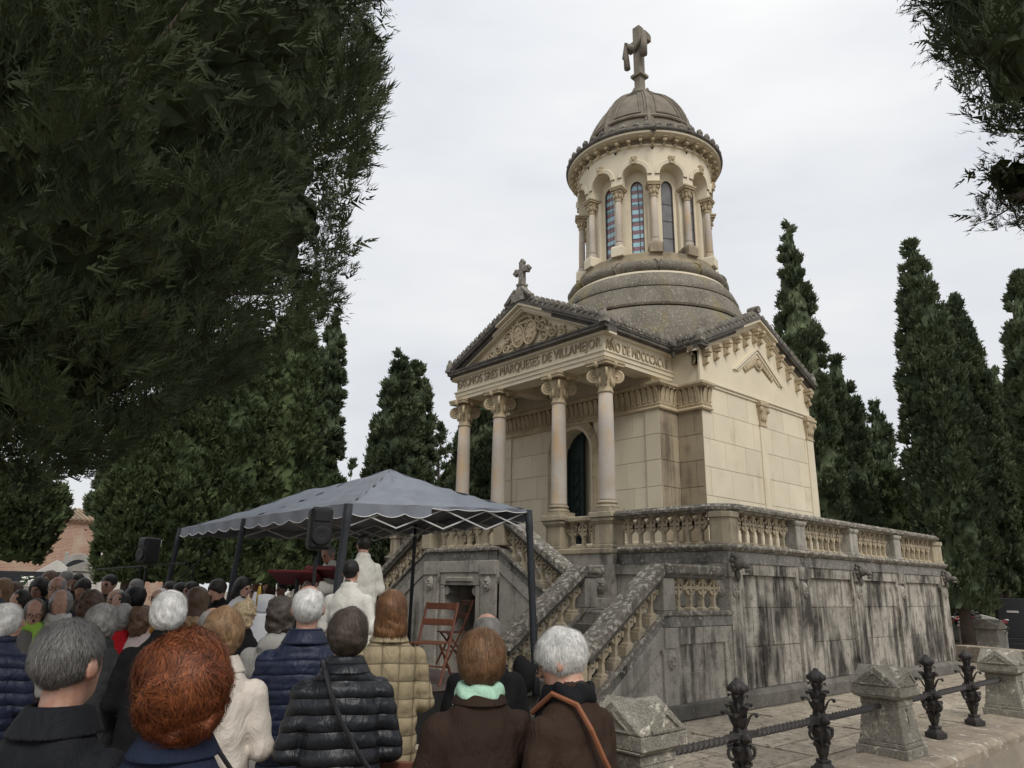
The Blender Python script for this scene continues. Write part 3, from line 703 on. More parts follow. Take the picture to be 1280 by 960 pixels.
# ---------------- columns
def capital_meshes():
    H = .62
    bell = MB(); bell.lathe([(.15, -.03), (.165, -.015), (.165, .01), (.145, .02), (.14, .12), (.15, .26), (.20, .42), (.21, .5)], n=20)
    for k in range(8):
        a = k*math.pi/4; bell.ell((.165*math.cos(a), .165*math.sin(a), .2), (.04, .04, .1), 6, 5)
    b = bell.mesh('bell', 'carved', smooth=True)
    ab = MB(); pts = []
    for k in range(4):
        a0 = k*math.pi/2+math.pi/4
        for da, r in ((-.07, .385), (.07, .385), (math.pi/4-.28, .285), (math.pi/4, .272), (math.pi/4+.28, .285)): pts.append((r*math.cos(a0+da), r*math.sin(a0+da)))
    ab.prism(pts, 2, .52, .575); ab.prism([(p[0]*1.06, p[1]*1.06) for p in pts], 2, .575, H)
    for k in range(4): a = k*math.pi/2; ab.ell((.27*math.cos(a), .27*math.sin(a), .53), (.055, .055, .07), 8, 5)
    a_ = ab.mesh('abacus', 'carved')
    vo = MB()      # volute in xz plane, centred on origin, thickness y
    n = 40; pts = []; 
    for i in range(n+1):
        t = i/n; an = math.pi*.5-t*math.pi*4.2; r = .135*(1-t*.80); pts.append((r*math.cos(an), 0, r*math.sin(an)))
    rad = [.032*(1-.4*i/n) for i in range(n+1)]
    vo.tube([(-.20, 0, .135), (-.1, 0, .135)]+pts, [.024, .026]+rad, 6)
    vo.lathe([(.01, -.012), (.11, -.012), (.11, .012), (.01, .012)], n=14); s0 = len(vo.v)-14*4
    vo.xf(Matrix.Rotation(math.pi/2, 4, 'X'), s0)
    vo.ell((0, 0, 0), (.03, .055, .03), 8, 5)
    v_ = vo.mesh('volute', 'carved', smooth=True)
    return b, a_, v_
CB, CA, CV = capital_meshes()
shaft = MB(); shaft.lathe([(.175, 3.40), (.165, 3.44), (.163, 3.6), (.162, 4.2), (.155, 4.9), (.143, 5.56)], n=32); SHAFT = shaft.mesh('shaft', 'shaft', smooth=True)
base = MB().box(-.235, .235, -.235, .235, 3.16, 3.25)
base.lathe([(.15, 3.25), (.215, 3.255), (.225, 3.28), (.215, 3.305), (.185, 3.315), (.18, 3.335), (.20, 3.345), (.207, 3.365), (.195, 3.385), (.175, 3.40), (.1, 3.40)], n=32)
CBASE = base.mesh('column_base', 'pedstone')
YCOL = .28
for x in COLX:
    c_ = place(SHAFT, 'column', A, (x, YCOL, 0))
    def sub(me, nm, par, loc, rz=0):
        o = bpy.data.objects.new(nm, me); link(o, par); o.location = loc; o.rotation_euler = (0, 0, rz); return o
    sub(CBASE, 'column_base', c_, (0, 0, 0)); sub(CB, 'capital_bell', c_, (0, 0, 5.576)); sub(CA, 'abacus', c_, (0, 0, 5.576))
    for k in range(4):
        a = math.pi/4+k*math.pi/2; sub(CV, 'volute', c_, (.235*math.cos(a), .235*math.sin(a), 5.576+.31), a)
# ---------------- entablature
EP = [(CX-PH, YS+.05), (CX-PH, PF), (CX+PH, PF), (CX+PH, YS+.05)]
MB().sweep(EP, [(-.42, 6.197), (0, 6.197), (0, 6.29), (.02, 6.29), (.02, 6.37), (.045, 6.385), (.045, 6.41), (0, 6.42), (-.42, 6.42)]).build('architrave', 'cream', A)
MB().sweep(EP, [(-.40, 6.42), (-.012, 6.42), (-.012, 6.75), (-.40, 6.75)]).build('frieze', 'cream', A)
MB().sweep(EP, [(-.2, 6.75), (.02, 6.75), (.05, 6.775), (.06, 6.80), (-.2, 6.80)]).build('cornice_bed', 'cream', A)
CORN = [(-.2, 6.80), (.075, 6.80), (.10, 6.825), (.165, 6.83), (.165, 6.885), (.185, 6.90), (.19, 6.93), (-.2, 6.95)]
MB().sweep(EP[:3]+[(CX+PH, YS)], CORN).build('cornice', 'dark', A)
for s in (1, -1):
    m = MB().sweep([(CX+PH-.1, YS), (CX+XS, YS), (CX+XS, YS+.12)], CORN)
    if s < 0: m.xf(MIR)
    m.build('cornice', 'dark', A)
# portico ceiling with beams
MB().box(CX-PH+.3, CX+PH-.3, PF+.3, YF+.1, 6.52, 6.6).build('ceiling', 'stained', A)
for x in COLX[1:3]: MB().box(x-.15, x+.15, PF+.38, YF, 6.25, 6.55).build('ceiling_beam', 'cream', A, bev=.01)
for i in range(3): MB().box(CX-PH+.35, CX+PH-.35, PF+.55+i*.4, PF+.63+i*.4, 6.42, 6.54).build('ceiling_beam', 'cream', A)
# lettering
def lettering(s, width, height, M4, depth=.02):
    cu = bpy.data.curves.new('lettering', 'FONT'); cu.body = s; cu.size = 1; cu.extrude = .5; cu.space_character = 1.02; cu.resolution_u = 3
    o = bpy.data.objects.new('lettering', cu); COL.objects.link(o)
    dg = bpy.context.evaluated_depsgraph_get(); me = bpy.data.meshes.new_from_object(o.evaluated_get(dg))
    bpy.data.objects.remove(o)
    v = np.empty(len(me.vertices)*3); me.vertices.foreach_get('co', v); v = v.reshape(-1, 3)
    mn, mx2 = v.min(0), v.max(0)
    v[:, 0] = (v[:, 0]-mn[0])/(mx2[0]-mn[0])*width; v[:, 1] = (v[:, 1]-mn[1])/(mx2[1]-mn[1])*height; v[:, 2] = (v[:, 2]+.5)*depth
    v = np.c_[v, np.ones(len(v))] @ np.array(M4).T
    rl = np.array(root_loc(A)); me.vertices.foreach_set('co', (v[:, :3]-rl).ravel()); me.update()
    me.materials.clear(); me.materials.append(M['letter']); ob = bpy.data.objects.new('lettering', me); link(ob, A); return ob
F4 = Matrix(((1, 0, 0, CX-PH+.05), (0, 0, -1, PF+.012), (0, 1, 0, 6.445), (0, 0, 0, 1)))
lettering('EXCMOS SRES MARQUESES DE VILLAMEJOR', 2*PH-.14, .27, F4, .03)
S4 = Matrix(((0, 0, 1, CX+PH-.012), (1, 0, 0, PF+.06), (0, 1, 0, 6.445), (0, 0, 0, 1)))
lettering('AÑO DE MDCCCXCVII', 2.05, .27, S4, .03)
# ---------------- gables and roofs
def antefix():
    m = MB()
    m.box(-.07, .07, -.03, .03, -.03, .04)
    m.prism([(-.065, .03), (-.085, .10), (-.06, .155), (-.03, .14), (0, .19), (.03, .14), (.06, .155), (.085, .10), (.065, .03)], 1, -.028, .028)
    m.ell((0, -.03, .10), (.035, .03, .05), 6, 4); m.ell((-.05, -.03, .07), (.02, .02, .03), 6, 4); m.ell((.05, -.03, .07), (.02, .02, .03), 6, 4)
    return m.mesh('antefix', 'crest')
AFX = antefix()
def gable(name_, U, Nn, O, hw, z0, za, th=.17):
    """raking cornice in plane through O, U along, Nn outward"""
    U = Vector(U); Nn = Vector(Nn); O = Vector(O); run = hw; rise = za-z0; L = math.hypot(run, rise)
    def bar(sg, q0, q1, t0, t1, mat, nm, s0=0, s1=1.0):
        # band from eave to apex, offsets t0..t1 measured vertically below roof line; q0..q1 along normal
        vs = []
        for q in (q0, q1):
            for (t, s) in ((t0, s0), (t0, s1), (t1, s1), (t1, s0)):
                p = O+U*(sg*hw*(1-s))+Nn*q; vs.append((p.x, p.y, z0+rise*s-t))
        MB().add(vs, [(0, 1, 2, 3), (4, 7, 6, 5), (0, 4, 5, 1), (1, 5, 6, 2), (2, 6, 7, 3), (3, 7, 4, 0)]).build(nm, mat, A)
    for sg in (-1, 1):
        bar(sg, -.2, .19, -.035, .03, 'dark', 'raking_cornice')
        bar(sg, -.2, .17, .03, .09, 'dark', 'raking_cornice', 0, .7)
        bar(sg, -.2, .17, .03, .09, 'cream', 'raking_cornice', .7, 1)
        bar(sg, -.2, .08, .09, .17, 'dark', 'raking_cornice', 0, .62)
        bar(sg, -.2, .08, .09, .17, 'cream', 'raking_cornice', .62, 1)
        bar(sg, -.2, .04, .17, .21, 'cream', 'raking_cornice')
        n = int(L/.19)
        for i in range(n):
            s = (i+.4)/n*.95; p = O+U*(sg*hw*(1-s))+Nn*.1
            o = place(AFX, 'antefix', A, (p.x, p.y, z0+rise*s+.04), math.atan2(U.y, U.x), (1.05, 1.2, 1.05))
for (U, Nn, O, back) in (((1, 0, 0), (0, -1, 0), (CX, PF, 0), 0), ((0, 1, 0), (1, 0, 0), (CX+XS, CY, 0), 1), ((0, -1, 0), (-1, 0, 0), (CX-XS, CY, 0), 1), ((-1, 0, 0), (0, 1, 0), (CX, 2*CY-YF, 0), 1)):
    gable('gable', U, Nn, O, 2.6, 6.93, 8.12)
# tympana / gable walls
MB().prism([(CX-2.4, 6.93), (CX+2.4, 6.93), (CX, 8.02)], 1, PF+.10, PF+.2).build('tympanum', 'cream', A)
for s in (1, -1):
    m = MB().prism([(YS+.0, 6.05), (YE2, 6.05), (YE2, 6.93), (CY, 8.05), (YS, 6.93)], 0, CX+XS-.05, CX+XS-.0)
    if s < 0: m.xf(MIR)
    m.build('gable_wall', 'cream', A)
MB().prism([(CX-XF, 6.05), (CX+XF, 6.05), (CX+XF, 6.93), (CX, 8.05), (CX-XF, 6.93)], 1, 2*CY-YF-.05, 2*CY-YF).build('gable_wall', 'cream', A)
# roofs (cross gables)
MB().prism([(CX-2.62, 6.94), (CX+2.62, 6.94), (CX, 8.145)], 1, PF+.22, 2*CY-YF-.06).build('roof', 'roof', A)
MB().prism([(CY-2.62, 6.942), (CY+2.62, 6.942), (CY, 8.147)], 0, CX-XS+.06, CX+XS-.06).build('roof', 'roof', A)
# eaves cresting: along portico side and side arm return
def afx_row(p0, p1, z, pitch=.2):
    p0 = Vector(p0); p1 = Vector(p1); d = p1-p0; n = max(1, round(d.length/pitch)); a = math.atan2(d.y, d.x)
    for i in range(n):
        p = p0+d*((i+.5)/n); place(AFX, 'antefix', A, (p.x, p.y, z), a, (1.15, 1.15, 1.25+random.uniform(-.1, .15)))
for s in (1, -1):
    f = (lambda x: x) if s > 0 else mxx
    ps = [(f(CX+PH+.1), PF), (f(CX+PH+.1), YS-.15)]; afx_row(ps[0], ps[1], 6.95)
    afx_row((f(CX+PH+.2), YS-.1), (f(CX+XS+.1), YS-.1), 6.95)
for (x, y) in ((CX+PH+.14, PF-.14), (CX-PH-.14, PF-.14), (CX+XS+.12, YS-.12), (CX+XS+.12, YE2+.12)):
    MB().ell((x, y, 7.06), (.09, .09, .14), 8, 6).box(x-.08, x+.08, y-.08, y+.08, 6.93, 7.0).ell((x, y, 7.2), (.05, .05, .07), 8, 5).build('corner_acroterion', 'crest', A)
lion_head(A, (CX+PH+.17, YS-.17, 6.93), (.7071, -.7071, 0), .10, 'dark')
# brackets below side gable
def bracket_mesh():
    m = MB().box(-.065, .065, -.20, 0, .06, .13).box(-.05, .05, -.16, 0, -.02, .07)
    m.ell((0, -.14, .02), (.05, .05, .06), 8, 5); m.ell((0, -.06, -.08), (.045, .05, .10), 8, 5); m.ell((0, -.1, -.16), (.04, .045, .04), 8, 5)
    m.box(-.05, .05, -.06, 0, -.2, 0)
    return m.mesh('bracket', 'carved')
BRK = bracket_mesh()
for s in (1, -1):
    for sg in (-1, 1):
        for i in range(6):
            t = .06+i*.178; y = CY+sg*2.42*(1-t); z = 6.93+1.17*t*.985-.34
            place(BRK, 'bracket', A, (CX+s*XS, y, z), s*math.pi/2, (1, .95, 1))
for k in range(2): place(BRK, 'bracket', A, (CX+XS-.1-.25*k*0, YS, 6.68), 0, (1.1, .9, 1.2))
place(BRK, 'bracket', A, (CX+XS, YE2-.08, 6.6), math.pi/2, (1.1, .9, 1.2))
# small relief triangle on side gable
for s in (1, -1):
    X0 = CX+XS-.0
    def sd(mb, nm, mat='cream'):
        if s < 0: mb.xf(MIR)
        return mb.build(nm, mat, A)
    for k in (-1, 1):
        sd(MB().prism([(CY, 7.42), (CY+k*1.12, 6.62), (CY+k*1.02, 6.62), (CY, 7.34)], 0, X0, X0+.05), 'relief_frame')
        sd(MB().prism([(CY, 7.30), (CY+k*.97, 6.62), (CY+k*.91, 6.62), (CY, 7.25)], 0, X0, X0+.03), 'relief_frame')
    if s > 0:
        m = MB(); m.torus((X0+.02, CY, 6.98), .14, .035, 18, 6, 0); m.ell((X0+.04, CY, 6.98), (.05, .09, .1), 10, 6)
        for k in (-1, 1):
            for j in range(5): m.ell((X0+.02, CY+k*(.2+.1*j), 6.96-.06*j), (.03, .08, .10-.012*j), 8, 5, Matrix.Rotation(k*.6, 3, 'X'))
        m.build('winged_relief', 'carved', A, smooth=True)
# front pediment relief: twin oval shields, crown and scrolls
Yt = PF+.10
def relief():
    for k in (-1, 1):
        m = MB(); c = (CX+k*.2, Yt-.04, 7.36); rot = Matrix.Rotation(k*.16, 3, 'Y')
        m.ell(c, (.19, .06, .27), 16, 8, rot); s0 = len(m.v)
        pts = [Vector((.2*math.cos(a), 0, .28*math.sin(a))) for a in [2*math.pi*i/20 for i in range(21)]]
        m.tube([rot @ p+Vector((c[0], c[1]-.03, c[2])) for p in pts], .028, 6)
        for i in range(6):
            a = i*math.pi/3; q = rot @ Vector((.1*math.cos(a), -.055, .14*math.sin(a))); m.ell(Vector(c)+q, (.032, .02, .036), 6, 4)
        m.build('oval_shield', 'carved', A, smooth=True)
    m = MB()
    for i in range(9):
        a = math.pi*(i+.5)/9; m.ell((CX+.24*math.cos(a), Yt-.05, 7.68+.1*math.sin(a)), (.035, .05, .05), 8, 5)
    m.tube([(CX-.24, Yt-.05, 7.66), (CX, Yt-.08, 7.63), (CX+.24, Yt-.05, 7.66)], .035, 6); m.ell((CX, Yt-.05, 7.82), (.03, .04, .04), 6, 4)
    m.build('crown_relief', 'carved', A, smooth=True)
    for k in (-1, 1):
        m = MB()
        def spiral(x, z, r, turns, dirn, ph):
            pts = []; n = int(16*turns)
            for i in range(n+1):
                t = i/n; a = ph+dirn*2*math.pi*turns*t; q = r*(1-.85*t); pts.append((CX+k*(x+q*math.cos(a)), Yt-.04-.02*t, z+q*math.sin(a)))
            m.tube(pts, [.034*(1-.5*i/n) for i in range(n+1)], 6)
        spiral(.55, 7.42, .15, 1.4, 1, 0); spiral(.62, 7.16, .15, 1.5, -1, 2); spiral(.92, 7.2, .14, 1.5, 1, 2.5); spiral(1.2, 7.1, .10, 1.4, -1, 2); spiral(1.45, 7.05, .07, 1.3, 1, 2); spiral(.45, 7.6, .08, 1.2, 1, 1)
        for i in range(26):
            x = .42+1.25*random.random(); zt = 6.98+(1-x/1.9)*.72*random.random(); m.ell((CX+k*x, Yt-.02, zt), (.04+.03*random.random(), .04, .03+.03*random.random()), 6, 4, Matrix.Rotation(random.random()*3, 3, 'Y'))
        m.tube([(CX+k*.35, Yt-.03, 7.08), (CX+k*.7, Yt-.03, 7.02), (CX+k*1.1, Yt-.03, 7.0), (CX+k*1.65, Yt-.02, 6.99)], [.035, .03, .025, .015], 6)
        m.build('scroll_relief', 'carved', A, smooth=True)
relief()
# apex crosses and acroteria
def cross_small(x, y, z):
    m = MB().box(x-.2, x+.2, y-.16, y+.16, z-.1, z+.1).taper(x, y, z+.1, z+.32, .16, .12, .08, .08).box(x-.10, x+.10, y-.10, y+.10, z+.32, z+.37)
    for k in (-1, 1): m.tube([(x+k*.12, y-.1, z+.22), (x+k*.25, y-.1, z+.1), (x+k*.38, y-.1, z-.02), (x+k*.46, y-.1, z-.06), (x+k*.44, y-.1, z-.14)], [.05, .06, .06, .05, .03], 6)
    m.build('acroterion', 'crest', A)
    m = MB().taper(x, y, z+.37, z+.86, .065, .065, .055, .055)
    m.box(x-.06, x+.06, y-.055, y+.055, z+.62, z+.92); m.box(x-.2, x+.2, y-.05, y+.05, z+.66, z+.76)
    for (dx, dz) in ((-.2, .71), (.2, .71), (0, .92)):
        for q in ((.05, 0), (-.05, 0), (0, .05), (0, -.05)): m.ell((x+dx+q[0], y, z+dz+q[1]), (.05, .06, .05), 8, 5)
    m.build('stone_cross', 'crest', A)
cross_small(CX, PF-.05, 8.2)
for s in (1, -1):
    x = CX+s*(XS+.02); m = MB().box(x-.1, x+.1, CY-.12, CY+.12, 8.05, 8.25)
    m.lathe([(.02, -.14), (.09, -.14), (.10, 0), (.09, .14), (.02, .14)], n=12); m.xf(Matrix.Translation((x, CY, 8.34)) @ Matrix.Rotation(math.pi/2, 4, 'Y'), len(m.v)-60)
    m.build('acroterion', 'crest', A)
# ---------------- drum
def ax_(r, phi, z):   # phi from -Y towards +X
    return (CX+r*math.sin(phi), CY-r*math.cos(phi), z)
def lathe_part(prof, name, mat, n=96, smooth=True):
    m = MB().lathe(prof, (CX, CY, 0), n); return m.build(name, mat, A, smooth=smooth, auto=35)
lathe_part([(2.9, 7.2), (2.80, 7.55), (2.60, 8.30), (2.50, 8.40), (2.0, 8.41)], 'drum_skirt', 'roof')
lathe_part([(2.3, 8.41), (2.54, 8.42), (2.56, 8.47), (2.48, 8.80), (2.40, 8.95), (2.0, 8.96)], 'drum_ring', 'roof')
lathe_part([(2.2, 8.96), (2.41, 8.97), (2.42, 9.02), (2.32, 9.25), (2.20, 9.40), (1.9, 9.41)], 'drum_ring', 'roof')
lathe_part([(1.8, 9.40), (2.17, 9.40), (2.15, 9.47), (1.8, 9.48)], 'drum_fillet', 'cream')
lathe_part([(2.01+.185*math.cos(a), 9.63+.17*math.sin(a)) for a in [-math.pi/2+math.pi*i/10 for i in range(11)]]+[(1.7, 9.80), (1.7, 9.46)], 'torus_ring', 'roof')
for k in range(12):
    a = R(15+30*k); m = MB()
    for dphi in (-.05, .05):
        pts = [ax_(2.01+.20*math.cos(t), a+dphi*(1 if t > 0 else -1)*abs(t)/1.5, 9.63+.185*math.sin(t)) for t in [-1.4+2.8*i/10 for i in range(11)]]; m.tube(pts, .02, 5)
    m.build('torus_ribbon', 'roof', A)
lathe_part([(1.6, 9.78), (1.97, 9.78), (1.95, 9.95), (1.90, 9.97), (1.90, 10.08), (1.86, 10.12), (1.3, 10.13)], 'drum_base', 'stained')
RW, RJ, RI = 1.90, 1.68, 1.54
def drum_bay(k):
    p0 = R(30*k); hb = R(15); hw = .335; zs_ = 12.36; z0, z1 = 12.11, 13.2
    m = MB(); vs = []; fs = []
    def q(s, z, r=RW): return ax_(r, p0+s/RW, z)
    ha = hb*RW
    N = 14; arc = [(hw*math.cos(math.pi*i/N), zs_+hw*math.sin(math.pi*i/N)) for i in range(N+1)]
    inner = [(hw, z0)]+arc+[(-hw, z0)]
    # outer line: right side up, top, left side down, matched to inner list
    outer = [(ha, z0)]
    for i in range(N+1):
        a = math.pi*i/N
        if i <= 3: outer.append((ha, zs_+(z1-zs_)*i/3.5))
        elif i >= N-3: outer.append((-ha, zs_+(z1-zs_)*(N-i)/3.5))
        else: outer.append((ha*(1-2*(i-3.5)/(N-7)) if 3 < i < N-3 else 0, z1))
    outer.append((-ha, z0)); n = len(inner)
    for s, z in outer: vs.append(q(s, z))
    for s, z in inner: vs.append(q(s, z))
    for s, z in inner: vs.append(q(s, z, RI))
    for i in range(n-1):
        fs += [(i, i+1, n+i+1, n+i), (n+i, n+i+1, 2*n+i+1, 2*n+i)]
    o_ = len(vs); vs += [q(ha, z0, RI), q(hw, z0, RI), q(-hw, z0, RI), q(-ha, z0, RI)]; fs += [(0, n, o_+1, o_), (n-1, o_+3, o_+2, 2*n-1)]
    m.add(vs, fs)
    for sg in (-1, 1):      # piers behind the columns
        g = [q(sg*s_, z, r_) for z in (10.1, 12.13) for (s_, r_) in ((ha, RJ), (.325, RJ), (.31, RJ-.04), (.31, RI-.02))]
        m.add(g, [(0, 1, 5, 4), (1, 2, 6, 5), (2, 3, 7, 6)])
    b = m.build('drum_bay', 'cream', A)
    # archivolt
    m = MB(); vs = []; fs = []; r0, r1 = hw, hw+.095
    av = [(1, 10.1)][:0]+[(math.cos(math.pi*i/16), math.sin(math.pi*i/16)) for i in range(17)]
    for (c0, s0) in av:
        for (rr, d) in ((r0, RW+.0), (r0, RW+.035), (r1, RW+.045), (r1+.03, RW+.03), (r1+.03, RW)): vs.append(q(rr*c0, zs_+rr*s0, d))
    for i in range(16):
        for j in range(4): fs.append((i*5+j, (i+1)*5+j, (i+1)*5+j+1, i*5+j+1))
    m.add(vs, fs); m.build('archivolt', 'cream', b)
    # keystone
    m = MB(); vs = []
    for d in (RW, RW+.09):
        for (s, z) in ((-.055, zs_+hw-.03), (.055, zs_+hw-.03), (.085, zs_+hw+.19), (-.085, zs_+hw+.19)): vs.append(q(s, z, d))
    m.add(vs, [(0, 3, 2, 1), (4, 5, 6, 7), (0, 1, 5, 4), (1, 2, 6, 5), (2, 3, 7, 6), (3, 0, 4, 7)]); m.ell(q(0, zs_+hw+.1, RW+.09), (.04, .04, .06), 8, 5)
    m.ell(q(-.03, zs_+hw+.16, RW+.09), (.025, .025, .025), 6, 4); m.ell(q(.03, zs_+hw+.16, RW+.09), (.025, .025, .025), 6, 4)
    m.build('keystone', 'carved', b)
    # window wall (inner plane) with narrow light
    ww = .205; zw = 12.14; arcw = [(ww*math.cos(math.pi*i/N), zw+ww*1.15*math.sin(math.pi*i/N)) for i in range(N+1)]
    i2 = [(ww, 10.22)]+arcw+[(-ww, 10.22)]
    o2 = [(hw+.02, 10.1)]+[(c_[0]*1.06, c_[1]) for c_ in arc]+[(-hw-.02, 10.1)]
    m = MB(); vs = []; fs = []; rr = RI+.02
    for s, z in o2: vs.append(q(s, z, rr))
    for s, z in i2: vs.append(q(s, z, rr))
    for s, z in i2: vs.append(q(s, z, rr-.08))
    n = len(i2)
    for i in range(n-1): fs += [(i, i+1, n+i+1, n+i), (n+i, n+i+1, 2*n+i+1, 2*n+i)]
    fs.append((0, n, 2*n-1, n-1))
    m.add(vs, fs); wd = m.build('window', 'cream', A)
    m = MB(); vs = [q(s, z, rr-.06) for s, z in i2]; m.add(vs, [tuple(range(n))]); m.build('pane', 'stained_glass' if k in (0, 1, 11, 10) else 'glass', wd)
    m = MB(); m.tube([q(s*.97, z, rr-.035) for s, z in i2]+[q(i2[0][0]*.97, i2[0][1], rr-.035)], .016, 5)
    for zz in (10.7, 11.2, 11.7): m.tube([q(-ww, zz, rr-.045), q(ww, zz, rr-.045)], .006, 4)
    m.build('window_frame', 'lead', wd)
    # column between bays
    pc = p0+hb; c0 = ax_(1.81, pc, 0); m = MB()
    m.lathe([(.098, 10.50), (.092, 10.56), (.090, 11.0), (.080, 11.72)], (c0[0], c0[1], 0), 16); col = m.build('drum_column', 'shaft', A, smooth=True)
    m = MB(); m.lathe([(.13, 10.37), (.135, 10.41), (.11, 10.43), (.12, 10.47), (.10, 10.50)], (c0[0], c0[1], 0), 16); m.build('column_base', 'shaft', col, smooth=True)
    m = MB(); m.lathe([(.085, 11.70), (.10, 11.72), (.085, 11.74), (.09, 11.86), (.15, 12.0), (.14, 12.02)], (c0[0], c0[1], 0), 12)
    for j in range(8):
        a = j*math.pi/4+pc; m.ell((c0[0]+.11*math.cos(a), c0[1]+.11*math.sin(a), 11.86), (.035, .035, .07), 6, 4)
    for j in range(4):
        a = j*math.pi/2+math.pi/4-math.pi/2+pc; m.ell((c0[0]+.15*math.cos(a), c0[1]+.15*math.sin(a), 11.97), (.04, .04, .045), 6, 4)
    s0 = len(m.v); m.box(-.17, .17, -.17, .17, 12.02, 12.07).box(-.19, .19, -.19, .19, 12.07, 12.11)
    m.xf(Matrix.Translation((c0[0], c0[1], 0)) @ Matrix.Rotation(pc, 4, 'Z'), s0); m.build('column_capital', 'carved', col)
    m = MB().box(-.165, .165, -.17, .25, 10.08, 10.32).taper(0, .0, 10.32, 10.37, .165, .17, .145, .15)
    m.xf(Matrix.Translation((c0[0], c0[1], 0)) @ Matrix.Rotation(pc, 4, 'Z')); m.build('column_plinth', 'stained' if k in (1, 2) else 'cream', col)
    m = MB().box(-.145, .145, -.095, .2, 12.11, 12.2); m.xf(Matrix.Translation((c0[0], c0[1], 0)) @ Matrix.Rotation(pc, 4, 'Z')); m.build('impost', 'cream', b)
for k in range(12): drum_bay(k)
lathe_part([(1.5, 13.19), (1.92, 13.19), (1.95, 13.21), (1.95, 13.24), (1.5, 13.25)], 'drum_moulding', 'cream')
lathe_part([(1.5, 13.24), (1.91, 13.245), (1.91, 13.42), (1.5, 13.43)], 'drum_frieze', 'stained')
lathe_part([(1.5, 13.40), (2.10, 13.40), (2.17, 13.43), (2.20, 13.44), (2.20, 13.50), (1.5, 13.51)], 'drum_cornice', 'cream')
lathe_part([(1.5, 13.50), (2.22, 13.50), (2.255, 13.53), (2.26, 13.57), (2.0, 13.60), (1.4, 13.95)], 'drum_cornice_edge', 'dark')
md = MB().box(-.06, .06, -.23, 0, .10, .15).box(-.05, .05, -.19, 0, .03, .1)
md.ell((0, -.17, .03), (.05, .05, .05), 8, 5).ell((0, -.06, -.03), (.045, .06, .06), 8, 5)
MOD = md.mesh('modillion', 'carved')
for k in range(40):
    ph = 2*math.pi*k/40; place(MOD, 'modillion', A, ax_(1.905, ph, 13.26), ph)
for k in range(44):
    ph = 2*math.pi*k/44; place(AFX, 'antefix', A, ax_(2.19, ph, 13.58), ph, (1.15, 1.1, 1.1))
lion_head(A, ax_(2.22, R(45), 13.5), (math.sin(R(45)), -math.cos(R(45)), 0), .06, 'dark')
# dome
DP = [(1.60, 13.75), (1.585, 14.05), (1.56, 14.3), (1.47, 14.7), (1.33, 15.03), (1.12, 15.38), (.88, 15.66), (.62, 15.88), (.44, 16.0)]
def dpr(z): return np.interp(z, [p[1] for p in DP], [p[0] for p in DP])
lathe_part(DP+[(.1, 16.05)], 'dome', 'dome')
for k in range(8):
    ph = R(45*k); m = MB(); zz = np.linspace(13.85, 15.97, 16); vs = []; fs = []
    for z in zz:
        r = float(dpr(z)); hw = .055+.06*(r/1.6)
        for (s, d) in ((-hw, -.02), (-hw, .035), (-hw*.45, .035), (-hw*.4, .075), (hw*.4, .075), (hw*.45, .035), (hw, .035), (hw, -.02)):
            vs.append(ax_(r+d, ph+s/max(r, .3), z+d*.5))
    for i in range(15):
        for j in range(7): fs.append((i*8+j, i*8+j+1, (i+1)*8+j+1, (i+1)*8+j))
    m.add(vs, fs); m.build('dome_rib', 'dome', A)
    # raised frame of each dome panel
    m = MB(); lo, hi = 14.55, 15.62
    def fr(z, s): r = float(dpr(z)); return ax_(r+.012, ph+R(22.5)+s, z+.008)
    edge = [fr(z, -.245+.05*(z-lo)) for z in np.linspace(lo, hi, 8)]+[fr(hi, s) for s in np.linspace(-.19, .19, 6)]+[fr(z, .245-.05*(z-lo)) for z in np.linspace(hi, lo, 8)]+[fr(lo, s) for s in np.linspace(.245, -.245, 6)]
    m.tube(edge, .028, 5); m.build('dome_panel_frame', 'dome', A)
lathe_part([(1.4, 14.35), (1.60, 14.36), (1.62, 14.40), (1.58, 14.46), (1.3, 14.5)], 'dome_moulding', 'dome')
lathe_part([(.3, 15.96), (.50, 15.98), (.53, 16.03), (.46, 16.08), (.3, 16.1)], 'dome_collar', 'dome')
m = MB().taper(CX, CY, 16.03, 16.42, .31, .31, .12, .12)
for k in (0, 1): m.prism([(-.24, 16.05), (.24, 16.05), (0, 16.36)], 1, -.3, .3).xf(Matrix.Translation((CX, CY, 0)) @ Matrix.Rotation(k*math.pi/2, 4, 'Z'), len(m.v)-6)
m.build('lantern_pyramid', 'dome', A)
MB().box(CX-.12, CX+.12, CY-.12, CY+.12, 16.38, 16.85).box(CX-.2, CX+.2, CY-.2, CY+.2, 16.85, 16.95).taper(CX, CY, 16.95, 17.05, .16, .16, .1, .1).build('cross_pedestal', 'dome', A, bev=.01)
cr_ = MB().box(CX-.13, CX+.13, CY-.12, CY+.12, 17.0, 18.7).box(CX-.41, CX+.41, CY-.115, CY+.115, 17.99, 18.22).build('dome_cross', 'dome', A, bev=.015)
m = MB()
m.tube([(CX-.45, CY-.13, 17.75), (CX-.34, CY-.15, 18.26), (CX-.2, CY-.16, 18.05), (CX, CY-.17, 17.82), (CX+.2, CY-.16, 18.05), (CX+.32, CY-.12, 18.28)], [.08, .07, .085, .10, .085, .07], 8)
m.tube([(CX+.3, CY+.12, 18.28), (CX+.34, CY-.15, 18.24), (CX+.33, CY-.16, 17.85), (CX+.30, CY-.15, 17.45)], [.07, .085, .10, .115], 8)
m.tube([(CX-.34, CY-.14, 18.24), (CX-.37, CY-.16, 17.85), (CX-.34, CY-.15, 17.3)], [.06, .085, .10], 8)
m.build('cross_drapery', 'dome', cr_, smooth=True)
